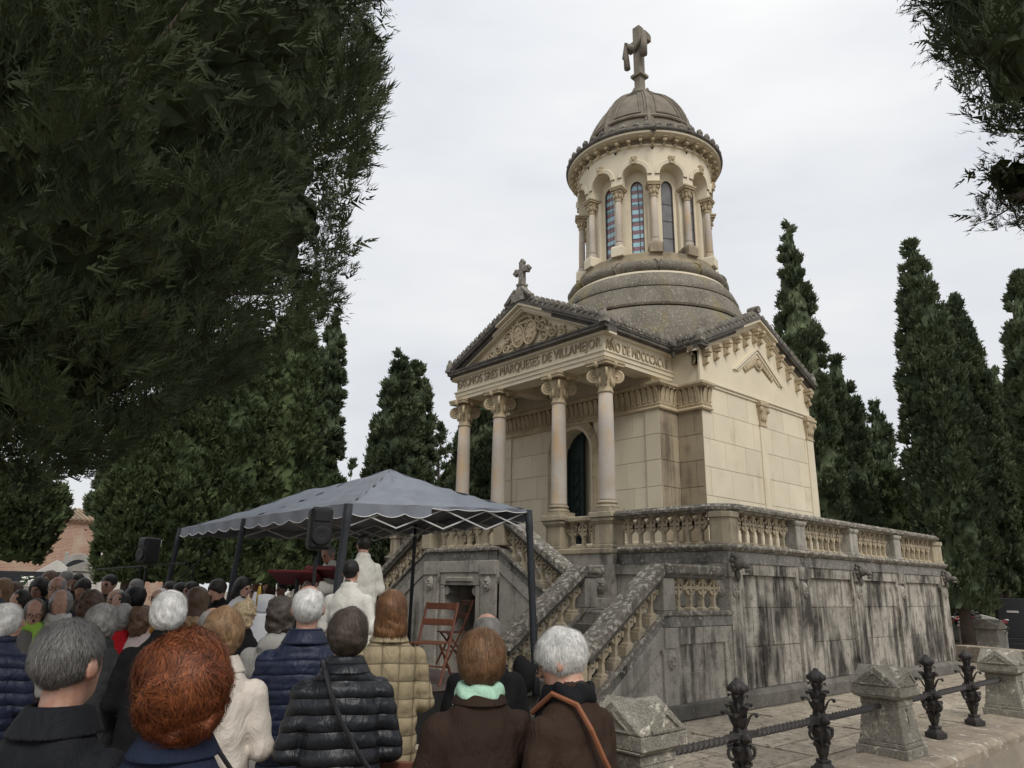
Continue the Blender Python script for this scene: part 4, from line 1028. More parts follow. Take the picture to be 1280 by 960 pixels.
# ------------------------------------------------------------------ fence on the right
M['fabric'] = plain('canopy_fabric', (.19, .208, .245), .5, 0, 2.5, .3, spec=.5, bsc=5, bst=.9)
M['legfab'] = plain('leg_cover', (.035, .038, .045), .6, 0, 12, .3, bsc=25)
M['white'] = plain('white_paint', (.75, .75, .74), .5)
M['alu'] = plain('white_truss', (.55, .55, .54), .45)
M['pole'] = plain('black_pole', (.018, .018, .02), .45)
M['speaker'] = plain('speaker_plastic', (.022, .022, .024), .55, 0, 60, .2)
M['wood'] = plain('red_brown_wood', (.15, .055, .032), .5, .1, 14, .5)
M['cloth_white'] = plain('white_cloth', (.72, .73, .76), .8, 0, 6, .15)
M['red'] = plain('red_leather', (.11, .012, .016), .6)
M['stage'] = plain('stage_boards', (.10, .075, .07), .7, 0, 9, .4)
M['skirt'] = plain('black_skirt', (.012, .012, .012), .9)
M['gold'] = plain('gilt', (.5, .33, .08), .35, metal=.8)
KX = 2.88
kb = empty('kerb', (KX, 1, 0)); tag(kb, kind='structure')
y = -7.2
while y < 11.5:
    L_ = random.uniform(1.2, 1.7)
    m = MB().prism([(2.62, -.45), (3.36, -.45), (3.36, .06), (3.30, .10), (2.70, .12), (2.62, .10)], 1, y+.006, y+L_-.006); m.build('kerb_stone', 'kerb', kb, bev=.012); y += L_
def bollard(y, label):
    r = empty('stone_bollard', (KX, y, .12), label, 'bollard', 'stone bollards along the kerb')
    k = .27
    MB().box(KX-.27, KX+.27, y-.27, y+.27, .10, .20).build('plinth', 'bollard', r, bev=.01)
    MB().box(KX-.245, KX+.245, y-.245, y+.245, .20, .245).taper(KX, y, .245, .66, .235, .235, .185, .185).box(KX-.2, KX+.2, y-.2, y+.2, .60, .66).build('shaft', 'bollard', r, bev=.008)
    for (a, b) in ((1, 0), (-1, 0), (0, 1), (0, -1)):
        c = Vector((KX, y, 0))+Vector((a, b, 0))*.207; u = Vector((-b, a, 0))
        for (w0, z0, w1, z1) in ((-.02, .245, .02, .58),):
            p0 = c+u*w0; p1 = c+u*w1
            MB().box(min(p0.x, p1.x)-.012*abs(a), max(p0.x, p1.x)+.012*abs(a), min(p0.y, p1.y)-.012*abs(b), max(p0.y, p1.y)+.012*abs(b), z0, z1).build('rib', 'bollard', r)
    m = MB().taper(KX, y, .66, .70, .185, .185, .245, .30).box(KX-.262, KX+.262, y-.262, y+.262, .70, .80); m.build('cap', 'bollard', r, bev=.01)
    g = MB(); e = .262
    g.prism([(KX-e, .80), (KX+e, .80), (KX, 1.0)], 1, y-e, y+e); cp = g.build('gable_roof', 'bollard', r, bev=.008)
    g = MB(); g.prism([(y-e, .80), (y+e, .80), (y, .998)], 0, KX-e, KX+e).build('gable_roof', 'bollard', r, bev=.008)
    for (a, b) in ((1, 0), (-1, 0), (0, -1), (0, 1)):   # sunk triangles framed by raised edge
        pts = [(-.155, .82), (0, .935), (.155, .82)]; t = MB(); P = []
        for q in (.0, .012):
            pass
        tri = [Vector((KX, y, 0))+Vector((a, b, 0))*(e+.004)+Vector((-b, a, 0))*p_[0]+Vector((0, 0, p_[1])) for p_ in pts]
        t.tube(tri+[tri[0]], .013, 4); t.build('gable_moulding', 'bollard', r)
    return r
BYS = [-6.05, -1.72, 2.5, 7.1]
bollard(BYS[0], 'stone bollard cut by the lower picture edge, beside the white haired woman in brown')
bollard(BYS[1], 'gabled stone bollard between two pairs of iron posts, nearest whole one')
bollard(BYS[2], 'gabled stone bollard at the right picture edge on the kerb')
def iron_post_proto():
    r = empty('iron_post', (0, 0, 0))
    MB().box(-.10, .10, -.10, .10, 0, .07).taper(0, 0, .07, .12, .085, .085, .055, .055).box(-.06, .06, -.06, .06, .12, .15).build('post_base', 'iron', r, bev=.006)
    MB().taper(0, 0, .15, .52, .03, .03, .055, .055).taper(0, 0, .52, .75, .06, .06, .035, .035).taper(0, 0, .75, .86, .05, .05, .035, .035).build('post_shaft', 'iron', r)
    MB().box(-.065, .065, -.085, .085, .50, .59).build('rail_socket', 'iron', r, bev=.008)
    sp = MB(); sp.lathe([(.045, 0), (.05, .03), (.03, .07), (.002, .12)], n=8); sp.xf(Matrix.Translation((.06, 0, .545)) @ Matrix.Rotation(math.pi/2, 4, 'Y')); sp.build('spike', 'iron', r)
    f = MB(); f.lathe([(.03, .86), (.055, .88), (.04, .90), (.05, .92), (.085, .96), (.09, 1.0), (.07, 1.03), (.055, 1.045), (.03, 1.06), (.028, 1.075), (.005, 1.085)], n=14)
    for k in range(6): a = k*math.pi/3; f.ell((.08*math.cos(a), .08*math.sin(a), .985), (.028, .028, .035), 6, 4)
    f.build('finial', 'iron', r, smooth=True)
    lf = MB()   # broad leaf bending outwards, in xz plane
    pts = [(.03, 0), (.07, .06), (.10, .13), (.13, .17), (.165, .17), (.175, .14)]; wd = [.03, .05, .055, .045, .035, .01]; vs = []
    for (x, z), w_ in zip(pts, wd):
        for q, t in ((-1, -.006), (0, .012), (1, -.006)): vs.append((x+t, q*w_, z+t*.5)); vs.append((x+t-.012, q*w_, z+t*.5-.008))
    fs = []
    for i in range(len(pts)-1):
        o0, o1 = i*6, (i+1)*6
        fs += [(o0, o0+2, o1+2, o1), (o0+2, o0+4, o1+4, o1+2), (o0+1, o1+1, o1+3, o0+3), (o0+3, o1+3, o1+5, o0+5), (o0, o1, o1+1, o0+1), (o0+4, o0+5, o1+5, o1+4)]
    lf.add(vs, fs); LM = lf.mesh('leaf', 'iron')
    curl = MB(); n = 22
    curl.tube([(.03+.075*(1-.7*t)*(math.sin(t*9)+.9), 0, .07*(1-.7*t)*math.cos(t*9)) for t in [i/n for i in range(n+1)]], [.022-.01*i/n for i in range(n+1)], 6); CM = curl.mesh('scroll', 'iron')
    for k in range(4):
        a = k*math.pi/2+math.pi/4
        place(LM, 'leaf', r, (0, 0, .60), a, (1, 1, 1)); place(LM, 'leaf', r, (0, 0, .70), a+.785, (.85, .85, .85)); place(LM, 'leaf', r, (0, 0, .28), a, (.75, 1, 1.15))
        place(CM, 'scroll', r, (.02*math.cos(a+.785), .02*math.sin(a+.785), .40), a+.785, (.8, 1, .9)); place(LM, 'leaf', r, (0, 0, .15), a+.785, (.6, .9, 1.0))
        place(LM, 'leaf', r, (0, 0, .81), a, (.55, .7, .7))
    return r
IP = iron_post_proto()
ilab = ['ornate black iron post between the cut bollard and its taller twin, first from the left', 'ornate black iron post just left of the whole gabled bollard',
        'ornate black iron post just right of the whole gabled bollard', 'ornate black iron post nearest the right edge bollard']
iy = [-4.68, -3.28, -.42, .98]
for k, yy in enumerate(iy):
    o = IP if k == 0 else copy_tree(IP)
    o.scale = (.86, .86, .86); o.location = (KX, yy, .12); o.rotation_euler = (0, 0, random.uniform(-.1, .1)-.4); tag(o, ilab[k], 'iron post', 'ornate iron posts of the kerb fence')
def twisted(y0, y1, label):
    n = int((y1-y0)/.018); vs = []; fs = []
    for i in range(n+1):
        t = i/n; yy = y0+(y1-y0)*t; e = min(t, 1-t)*(y1-y0); a = max(0, e-.14)*22 if t < .5 else 0
        a = 22*min(max(yy-y0-.16, 0), y1-y0-.32)
        sag = -.03*math.sin(math.pi*t)*0
        for k in range(4):
            an = a+k*math.pi/2+math.pi/4; vs.append((KX+.036*math.cos(an), yy, .595+sag+.036*math.sin(an)))
    for i in range(n):
        for k in range(4): fs.append((i*4+k, i*4+(k+1) % 4, (i+1)*4+(k+1) % 4, (i+1)*4+k))
    o = MB().add(vs, fs+[(0, 1, 2, 3), (n*4+3, n*4+2, n*4+1, n*4)]).build('twisted_rail', 'iron', None)
    return tag(o, label, 'rail', 'twisted iron rails between the posts')
st = [BYS[0]+.22, iy[0], iy[1], BYS[1]-.22, BYS[1]+.22, iy[2], iy[3], BYS[2]-.22]
tl = ['twisted iron rail running from the cut bollard to the first iron post', 'twisted iron rail between the two iron posts left of the whole bollard', 'twisted iron rail from an iron post into the left side of the whole bollard',
      'twisted iron rail from the right side of the whole bollard', 'twisted iron rail between the two iron posts right of the whole bollard', 'twisted iron rail running into the bollard at the right edge']
for i, (a, b) in enumerate(((0, 1), (1, 2), (2, 3), (4, 5), (5, 6), (6, 7))): twisted(st[a]+(.08 if a in (1, 2, 5, 6) else 0), st[b]-(.08 if b in (1, 2, 5, 6) else 0), tl[i])

# ------------------------------------------------------------------ canopy tent over the altar stage
def canopy():
    r = empty('canopy_tent', (-4.5, -4.7, 0), 'grey folding canopy tent with scalloped white edged valance in front of the stairs', 'canopy tent')
    A_, B_, C_, D_ = (Vector(p) for p in ((-1.46, -6.05, 2.70), (-1.18, -3.3, 2.83), (-7.75, -5.95, 2.70), (-7.45, -3.25, 2.80)))
    M1, M2 = Vector((-4.59, -6.05, 2.70)), Vector((-4.0, -3.3, 2.76)); P1, P2 = Vector((-2.74, -4.68, 3.42)), Vector((-5.55, -4.66, 3.34))
    def patch(m, a, b, c, d, nu=40, nv=18, sag=.12):   # a-b eave, d-c ridge
        o = []
        for j in range(nv+1):
            for i in range(nu+1):
                u, v = i/nu, j/nv; p = (a*(1-u)+b*u)*(1-v)+(d*(1-u)+c*u)*v
                s = sag*4*v*(1-v)*(.6+.4*math.sin(math.pi*u))*.6; wv = .018*math.sin(u*23+v*5)*(1-v)*math.sin(math.pi*u)+.010*math.sin(u*9+v*31)+.012*math.sin(u*41*(1-.6*v)+3*math.sin(v*6))*v*(1-v)*3
                o.append((p.x, p.y, p.z-s+wv))
        n = nu+1; m.add(o, [(j*n+i, j*n+i+1, (j+1)*n+i+1, (j+1)*n+i) for j in range(nv) for i in range(nu)])
    m = MB(); PM = (P1+P2)/2+Vector((0, 0, -.04))
    patch(m, M1, A_, P1, PM); patch(m, C_, M1, PM, P2); patch(m, A_, B_, P1, P1); patch(m, B_, M2, PM, P1); patch(m, M2, D_, P2, PM); patch(m, D_, C_, P2, P2)
    o = m.build('roof_fabric', 'fabric', r, smooth=True); sm = o.modifiers.new('solid', 'SOLIDIFY'); sm.thickness = .004
    # valance with scallops and white trim
    def valance(a, b, n, drop=.16, amp=.05):
        N = n*10; vs = []; tr = []; out = (b-a).cross(Vector((0, 0, 1))).normalized()
        for i in range(N+1):
            t = i/N; p = a+(b-a)*t; wv = amp*abs(math.sin(math.pi*n*t)); q = out*.012*math.sin(t*n*5.1)
            vs += [tuple(p+Vector((0, 0, .01))), tuple(p+q-Vector((0, 0, drop+wv-.05)))]; tr.append(p+q+out*.004-Vector((0, 0, drop+wv-.05)))
        m = MB().add(vs, [(2*i, 2*i+2, 2*i+3, 2*i+1) for i in range(N)]); o = m.build('valance', 'fabric', r); s_ = o.modifiers.new('solid', 'SOLIDIFY'); s_.thickness = .004
        MB().tube(tr, .006, 4).build('valance_trim', 'white', o)
    valance(C_, M1, 6); valance(M1, A_, 6); valance(A_, A_+(B_-A_)*.42, 3, .15); valance(A_+(B_-A_)*.42, B_, 4, .07, .02); valance(B_, M2, 5, .18); valance(M2, D_, 6); valance(D_, C_, 5)
    # legs
    for p, w_, mt, foot in ((A_, .055, 'legfab', (-1.5, -6.15, .6)), (M1, .045, 'legfab', (-4.75, -6.15, .6)), (C_, .05, 'legfab', (-8.05, -6.1, 0)), (B_, .05, 'legfab', (-1.02, -3.28, .36)), (M2, .03, 'pole', (-4.02, -3.32, 0)), (D_, .04, 'legfab', (-7.6, -3.2, 0))):
        f = Vector(foot); n = 10; o = MB(); pts = [p+(f-p)*(i/n)+Vector((0, 0, 0)) for i in range(n+1)]
        o.tube(pts, [w_*(1+.08*math.sin(i*2.1)) for i in range(n+1)], 8); l = o.build('leg', mt, r, smooth=True)
        MB().box(f.x-.08, f.x+.08, f.y-.08, f.y+.08, f.z, f.z+.012).build('foot_plate', 'pole', l)
    # scissor trusses
    def truss(a, b, n, mat='alu', z0=-.03, z1=-.28, ins=.07):
        for i in range(n):
            p = a+(b-a)*(i/n); q = a+(b-a)*((i+1)/n); up, dn = Vector((0, 0, z0)), Vector((0, 0, z1)); nn = (b-a).cross(Vector((0, 0, 1))).normalized(); e = nn*.018; p = p-nn*ins; q = q-nn*ins
            MB().tube([p+up+e, q+dn+e], .012, 4).build('truss_bar', mat, r); MB().tube([p+dn-e, q+up-e], .012, 4).build('truss_bar', mat, r)
    truss(A_, B_, 4); truss(C_, M1, 4, z1=-.13); truss(M1, A_, 4, z1=-.13); truss(B_, M2, 4, z1=-.2); truss(M2, D_, 4, z1=-.2); truss(M1, M2, 4)
    for c, p in ((A_, P1), (B_, P1), (C_, P2), (D_, P2)): MB().tube([c-Vector((0, 0, .05)), p-Vector((0, 0, .1))], .014, 5).build('rafter', 'alu', r)
canopy()
# sandbag on the tent leg
m = MB().ell((-1.06, -3.45, .62), (.16, .12, .22), 12, 8).ell((-1.2, -3.4, .72), (.12, .1, .16), 10, 6); tag(m.build('weight_bag', 'skirt', None, smooth=True), 'black weight bag hung on the tent leg by the stair', 'bag')
# stage
sg = empty('stage', (-4.6, -4.2, 0), 'low dark boarded stage with black skirt under the canopy tent', 'stage')
MB().box(-7.3, -.95, -6.3, -3.85, 0, .56).build('skirt', 'skirt', sg)
for i in range(9): MB().box(-7.32+i*.71, -7.32+(i+1)*.71-.006, -6.32, -3.83, .56, .60).build('board', 'stage', sg)
q = at(440, 699, 7.4); MB().box(q[0]-.5, q[0]+.5, q[1]-.4, q[1]+.4, 0, .28).build('stage_step', 'stage', sg, bev=.01)
# ------------------------------------------------------------------ folding chairs
def chair_proto():
    r = empty('folding_chair', (0, 0, 0)); k = 1.06
    for s in (-1, 1):
        x = s*.21*k
        MB().tube([(x, .20*k, 0), (x, -.02*k, .45*k), (x, -.20*k, .90*k)], .017, 6).build('back_leg', 'wood', r)
        MB().tube([(x*.86, -.22*k, 0), (x*.86, .18*k, .46*k)], .016, 6).build('front_leg', 'wood', r)
    for i in range(6): y = -.16*k+i*.066*k; MB().box(-.20*k, .20*k, y, y+.05*k, .445*k, .46*k).build('seat_slat', 'wood', r, bev=.004)
    for z, y in ((.82, -.172), (.64, -.10)):
        MB().box(-.21*k, .21*k, (y-.012)*k, (y+.010)*k, z*k, (z+.075)*k).build('back_slat', 'wood', r, bev=.006)
    for z, y in ((.20, .11), (.18, -.07)): MB().tube([(-.2*k, y*k, z*k), (.2*k, y*k, z*k)], .011, 6).build('stretcher', 'wood', r)
    return r
FC = chair_proto(); first = [True]
def chair(x, y, z, rz, label):
    o = FC if first[0] else copy_tree(FC); first[0] = False
    o.location = (x, y, z); o.rotation_euler = (0, 0, rz); return tag(o, label, 'chair', 'wooden folding chairs')
q = on_ground(541, 856, .6); chair(q[0]-.1, q[1]+.05, .60, R(205), 'empty brown wooden folding chair on the stage, nearer of the pair')
q = on_ground(572, 832, .6); chair(q[0]-.1, max(q[1], -4.2), .60, R(160), 'empty brown wooden folding chair in front of the crypt door')
q = at(478, 948, 3.6); chair(q[0], q[1], 0, R(50), 'brown folding chair behind the brown coated woman with mint scarf')
q = at(505, 944, 3.9); chair(q[0]+.25, q[1]+.3, 0, R(40), 'brown folding chair beside the hem of the beige quilted coat')
q = at(345, 930, 4.0); chair(q[0], q[1], 0, R(50), 'brown folding chair between the cream coat and the black puffer jacket')
q = at(14, 868, 3.2); chair(q[0], q[1], 0, R(45), 'brown folding chair at the left picture edge behind the navy jacket')
# ------------------------------------------------------------------ sound gear, altar, lectern
def loudspeaker(u, v, D, rz, label, foot):
    p = at(u, v, D); r = empty('loudspeaker', tuple(p), label, 'loudspeaker'); c = p
    m = MB(); w0, w1, h = .125, .09, .23
    m.prism([(-w0, -.16), (w0, -.16), (w1, .18), (-w1, .18)], 2, -h, h); m.xf(Matrix.Translation(c) @ Matrix.Rotation(rz, 4, 'Z')); m.build('cabinet', 'speaker', r, bev=.03)
    def loc(x, y, z): return tuple(Vector(c)+Matrix.Rotation(rz, 3, 'Z') @ Vector((x, y, z)))
    g = MB(); g.lathe([(.10, 0), (.11, .012), (.095, .02), (.04, -.0), (.001, .006)], n=20); g.xf(Matrix.Translation(loc(0, -.165, -.08)) @ Matrix.Rotation(rz, 4, 'Z') @ Matrix.Rotation(math.pi/2, 4, 'X')); g.build('woofer', 'pole', r, smooth=True)
    g = MB().box(-.09, .09, -.175, -.16, .07, .19); g.xf(Matrix.Translation(c) @ Matrix.Rotation(rz, 4, 'Z')); g.build('horn', 'pole', r, bev=.01)
    g = MB().box(-.07, .07, .175, .19, .08, .2); g.xf(Matrix.Translation(c) @ Matrix.Rotation(rz, 4, 'Z')); g.build('control_panel', 'alu', r)
    s = empty('speaker_stand', (p[0], p[1], foot), ('single black pole under the loudspeaker by the near tent leg' if u > 300 else 'black tripod under the loudspeaker left of the tent'), 'stand')
    MB().tube([(p[0], p[1], foot), (p[0], p[1], p[2]-.3)], .02, 8).build('pole', 'pole', s)
    for k in range(3):
        a = k*2.094+.4; MB().tube([(p[0], p[1], foot+.6), (p[0]+.5*math.cos(a), p[1]+.5*math.sin(a), foot+.01)], .014, 6).build('leg', 'pole', s)
loudspeaker(398, 661, 8.1, R(75), 'black loudspeaker on a pole in front of the near tent leg', 0)
loudspeaker(186, 688, 13.2, R(20), 'black loudspeaker on a tripod left of the tent, before the dark trees', 0)
tb = empty('altar_table', tuple(on_ground(325, 800, .4)*[1, 1, 0]+[0, 0, .4]), 'round altar table under a white pleated cloth', 'table')
p = at(324, 766, 9.3); tb.location = (p[0], p[1], 0)
m = MB(); vs = []; N = 48
for j, (z, rr) in enumerate(((p[2], 0.02), (p[2], .40), (p[2]-.03, .42), (.02, .50))):
    for i in range(N): a = 2*math.pi*i/N; k = rr*(1+(.05*math.sin(a*12) if j == 3 else 0)); vs.append((p[0]+k*math.cos(a), p[1]+k*math.sin(a), z))
m.add(vs, [(j*N+i, j*N+(i+1) % N, (j+1)*N+(i+1) % N, (j+1)*N+i) for j in range(3) for i in range(N)]).build('cloth', 'cloth_white', tb, smooth=True)
p2 = at(331, 764, 9.2); m = MB(); m.lathe([(.10, 0), (.10, .20), (.02, .21)], tuple(p2), 16); tag(m.build('altar_candle', 'cloth_white', None, smooth=True), 'thick white candle on the altar table', 'candle')
for du, hh in ((-14, .22), (-9, .3)):
    p3 = at(331+du, 764, 9.25); m = MB(); m.lathe([(.05, 0), (.03, .05), (.045, .12), (.02, hh), (.005, hh+.02)], tuple(p3), 10); tag(m.build('altar_vase', 'cloth_white' if du < -10 else 'gold', None, smooth=True), 'small %s on the altar table left of the candle' % ('white cruet' if du < -10 else 'gilt cruet'), 'cruet')
p = at(372, 722, 9.4); lc = empty('lectern', (p[0], p[1], .6), 'lectern with a tilted dark red top beside the bald celebrant', 'lectern')
m = MB().box(-.32, .32, -.22, .22, -.02, .02); m.xf(Matrix.Translation(p) @ Matrix.Rotation(R(40), 4, 'Z') @ Matrix.Rotation(R(-20), 4, 'X')); m.build('top', 'red', lc, bev=.008)
m = MB().box(-.22, .22, -.14, .14, .025, .05); m.xf(Matrix.Translation(p) @ Matrix.Rotation(R(40), 4, 'Z') @ Matrix.Rotation(R(-20), 4, 'X')); m.build('ledge', 'gold', lc)
MB().tube([(p[0], p[1], .6), (p[0], p[1], p[2]-.02)], .03, 8).build('post', 'pole', lc); MB().tube([(p[0]-.2, p[1], .61), (p[0]+.2, p[1], .61)], .02, 6).build('foot', 'pole', lc)
for (u0, v0, u1, v1, D, lab) in ((120, 712, 232, 704, 13.4, 'thin black microphone boom lying level beside the left loudspeaker'), (222, 725, 262, 690, 11.5, 'thin black microphone boom slanting up beside the left tent leg')):
    a, b = at(u0, v0, D), at(u1, v1, D*.97); f = (a+b)/2
    r = empty('microphone_stand', (f[0], f[1], 0), lab, 'stand'); MB().tube([a, b], .012, 6).build('boom', 'pole', r); MB().tube([(f[0], f[1], 0), f], .013, 6).build('post', 'pole', r)
    MB().ell(b, (.03, .03, .05), 8, 5).build('microphone', 'pole', r)
    for k in range(3): an = k*2.094; MB().tube([(f[0], f[1], .2), (f[0]+.3*math.cos(an), f[1]+.3*math.sin(an), 0)], .01, 5).build('leg', 'pole', r)

# ------------------------------------------------------------------ background: brick building, tombs, van
def brick_mat():
    m, t, b = mk('old_brick'); g = nd(t, 'ShaderNodeNewGeometry'); s = nd(t, 'ShaderNodeSeparateXYZ', {0: g.outputs['Position']})
    ad = nd(t, 'ShaderNodeMath', {0: s.outputs['X'], 1: s.outputs['Y']}, operation='ADD').outputs[0]
    cb = nd(t, 'ShaderNodeCombineXYZ', {'X': ad, 'Y': s.outputs['Z']})
    bt = nd(t, 'ShaderNodeTexBrick', {'Vector': cb.outputs[0], 'Color1': c4((.25, .12, .08)), 'Color2': c4((.33, .18, .12)), 'Mortar': c4((.42, .34, .27)), 'Scale': 1.0, 'Mortar Size': .012, 'Brick Width': .28, 'Row Height': .08})
    P = wpos(t); col = mixc(t, ramp(t, noise(t, P, .9, 5), .48, .70), bt.outputs['Color'], (.40, .32, .24)); t.links.new(col, b.inputs['Base Color']); b.inputs['Roughness'].default_value = .9; return m
M['brick'] = brick_mat()
def brick_house():
    L0 = at(78, 728, 42); R0 = at(160, 726, 44.5); d = Vector((R0[0]-L0[0], R0[1]-L0[1], 0)); u = d.normalized(); n = Vector((u.y, -u.x, 0))
    if n.dot(Vector((CAM[0]-L0[0], CAM[1]-L0[1], 0))) < 0: n = -n
    W_ = d.length+2.2; o = Vector((L0[0], L0[1], 0))-u*6; hz = float(at(120, 650, 43)[2]); W_ += 6
    r = empty('brick_building', tuple(o+u*W_/2), 'old red brick building with pale tiled roof behind the graves', 'building')
    def P(a, q, z): v = o+u*a+n*q; return (v.x, v.y, z)
    MB().add([P(0, 0, 0), P(W_, 0, 0), P(W_, -6, 0), P(0, -6, 0), P(0, 0, hz), P(W_, 0, hz), P(W_, -6, hz), P(0, -6, hz)], [(0, 3, 2, 1), (4, 5, 6, 7), (0, 1, 5, 4), (1, 2, 6, 5), (2, 3, 7, 6), (3, 0, 4, 7)]).build('wall', 'brick', r)
    MB().add([P(-.3, .25, hz), P(W_+.3, .25, hz), P(W_+.3, -3, hz+.85), P(-.3, -3, hz+.85), P(-.3, -6.2, hz), P(W_+.3, -6.2, hz)], [(0, 1, 2, 3), (3, 2, 5, 4), (0, 3, 4), (1, 5, 2), (0, 4, 5, 1)]).build('roof', 'tile', r)
    for i in range(int(W_/.26)):
        a = i*.26; m = MB(); m.tube([P(a, .32, hz-.0), P(a, -3, hz+.88)], .085, 6); m.build('tile_row', 'tile', r)
    MB().add([P(-.1, .12, hz-.16), P(W_+.1, .12, hz-.16), P(W_+.1, .0, hz-.16), P(-.1, 0, hz-.16), P(-.1, .2, hz), P(W_+.1, .2, hz), P(W_+.1, 0, hz), P(-.1, 0, hz)], [(0, 3, 2, 1), (4, 5, 6, 7), (0, 1, 5, 4), (1, 2, 6, 5), (2, 3, 7, 6), (3, 0, 4, 7)]).build('eaves', 'brick', r)
brick_house()
def tomb(u, v, D, w_, kind, label, mat='tombgrey', rz=None):
    p = at(u, v, D); x, y, h = p[0], p[1], max(p[2], .6); a = math.atan2(CAM[1]-y, CAM[0]-x)+math.pi/2+(rz or 0)
    r = empty('grave_monument', (x, y, 0), label, 'grave monument'); r.rotation_euler = (0, 0, a)
    def b(mb, nm, mt=None, **k):
        me = mb.mesh(nm, mt or mat); o = bpy.data.objects.new(nm, me); link(o, r)
        bm_ = o.modifiers.new('bevel', 'BEVEL'); bm_.width = .015; bm_.segments = 1; bm_.limit_method = 'ANGLE'; return o
    b(MB().box(-w_*.62, w_*.62, -.3, .3, 0, .25).box(-w_*.54, w_*.54, -.24, .24, .25, .4), 'base')
    if kind == 'arch':
        pts = [(-w_/2, .4), (w_/2, .4), (w_/2, h-w_*.5)]+[(w_/2*math.cos(t), h-w_*.5+w_/2*math.sin(t)) for t in [math.pi*i/10 for i in range(11)]]+[(-w_/2, h-w_*.5)]
        b(MB().prism(pts, 1, -.14, .14), 'stele'); b(MB().prism([(q[0]*.75, .5+(q[1]-.4)*.86) for q in pts], 1, -.17, -.135), 'panel', 'blackgranite' if mat != 'blackgranite' else 'tombgrey')
    elif kind == 'cross':
        b(MB().taper(0, 0, .4, h*.55, w_*.42, .22, w_*.30, .18).box(-w_*.36, w_*.36, -.22, .22, h*.55, h*.6), 'pedestal')
        b(MB().box(-.07, .07, -.06, .06, h*.6, h).box(-.26, .26, -.055, .055, h*.82, h*.82+.14), 'cross')
    elif kind == 'gable':
        b(MB().box(-w_/2, w_/2, -.2, .2, .4, h*.78), 'stele'); b(MB().prism([(-w_*.6, h*.78), (w_*.6, h*.78), (w_*.6, h*.83), (0, h), (-w_*.6, h*.83)], 1, -.26, .26), 'pediment')
        b(MB().box(-w_*.36, w_*.36, -.225, -.2, .55, h*.7), 'plaque', 'white_marble')
    elif kind == 'slab':
        b(MB().box(-w_/2, w_/2, -.09, .09, .4, h), 'stele'); b(MB().box(-w_*.2, w_*.2, -.105, -.09, h*.72, h*.76), 'inscription_band', 'white_marble')
    elif kind == 'statue':
        b(MB().taper(0, 0, .4, h*.5, w_*.45, .28, w_*.36, .24).box(-w_*.44, w_*.44, -.28, .28, h*.5, h*.55), 'pedestal')
        s = MB(); z0 = h*.55; H_ = h-z0
        s.lathe([(.20, z0), (.22, z0+.02*H_), (.16, z0+.3*H_), (.15, z0+.5*H_), (.19, z0+.68*H_), (.16, z0+.78*H_), (.06, z0+.83*H_)], n=12); s.ell((0, -.01, z0+.91*H_), (.085, .095, .10), 10, 6)
        for k in (-1, 1): s.tube([(k*.17, 0, z0+.74*H_), (k*.20, -.08, z0+.56*H_), (k*.05, -.18, z0+.6*H_)], [.06, .05, .04], 6)
        o = b(s, 'statue', 'white_marble')
    return r
tomb(124, 681, 30, 1.0, 'statue', 'pale standing statue on a pedestal before the brick wall', 'tombgrey')
tomb(138, 683, 31, .8, 'statue', 'greyish figure statue right of the pale one by the brick wall', 'tombgrey')
tomb(100, 692, 29, 1.5, 'arch', 'round topped grey stone stele with dark panel below the brick wall', 'tombgrey')
tomb(127, 695, 27, 1.7, 'gable', 'wide carved stone monument with pediment behind the bearded man', 'tombgrey')
tomb(84, 690, 31, 1.1, 'cross', 'grey stone cross on pedestal at the left of the grave row', 'tombgrey')
tomb(152, 700, 27, 1.3, 'gable', 'low pale gabled tomb beside the left loudspeaker', 'white_marble')
tomb(28, 714, 26, 2.4, 'slab', 'wide black granite headstone at far left behind the crowd', 'blackgranite')
tomb(113, 697, 30, .9, 'cross', 'narrow weathered stone cross between arched stele and carved monument', 'tombgrey')
tomb(72, 700, 27, 1.0, 'gable', 'pale gabled stele partly behind the low tree at left', 'white_marble')
# right hand side
tomb(1263, 748, 25, .85, 'slab', 'tall black granite headstone under the cypresses at right edge', 'blackgranite')
tomb(1205, 762, 30, 1.0, 'arch', 'pale round topped stele right behind the terrace corner', 'white_marble')
tomb(1226, 768, 34, 1.0, 'gable', 'small pale gabled tomb among the right cypress trunks', 'white_marble')
q = on_ground(1236, 806)
def far_bollard(u, v, label, D):
    p = at(u, v, D); r = empty('stone_bollard', (p[0], p[1], 0), label, 'bollard', 'far grave enclosure bollards'); x, y, h = p[0], p[1], p[2]
    MB().box(x-.42, x+.42, y-.42, y+.42, 0, .12).build('plinth', 'bollard', r, bev=.01); MB().taper(x, y, .12, h*.72, .36, .36, .30, .30).build('shaft', 'bollard', r, bev=.01)
    MB().box(x-.4, x+.4, y-.4, y+.4, h*.72, h*.82).build('cap', 'bollard', r, bev=.01)
    g = MB(); g.prism([(x-.4, h*.82), (x+.4, h*.82), (x, h)], 1, y-.4, y+.4).prism([(y-.4, h*.82), (y+.4, h*.82), (y, h-.003)], 0, x-.398, x+.398); g.build('gable_roof', 'bollard', r)
far_bollard(1234, 774, 'far gabled stone bollard of the next grave enclosure', 23.5)
p = on_ground(1196, 826); p1 = on_ground(1300, 838)
d = Vector((p1[0]-p[0], p1[1]-p[1], 0)); u_ = d.normalized(); n_ = Vector((-u_.y, u_.x, 0)); wl = empty('grave_wall', (p[0], p[1], 0), 'low stone wall of the grave enclosure behind the right bollard', 'wall')
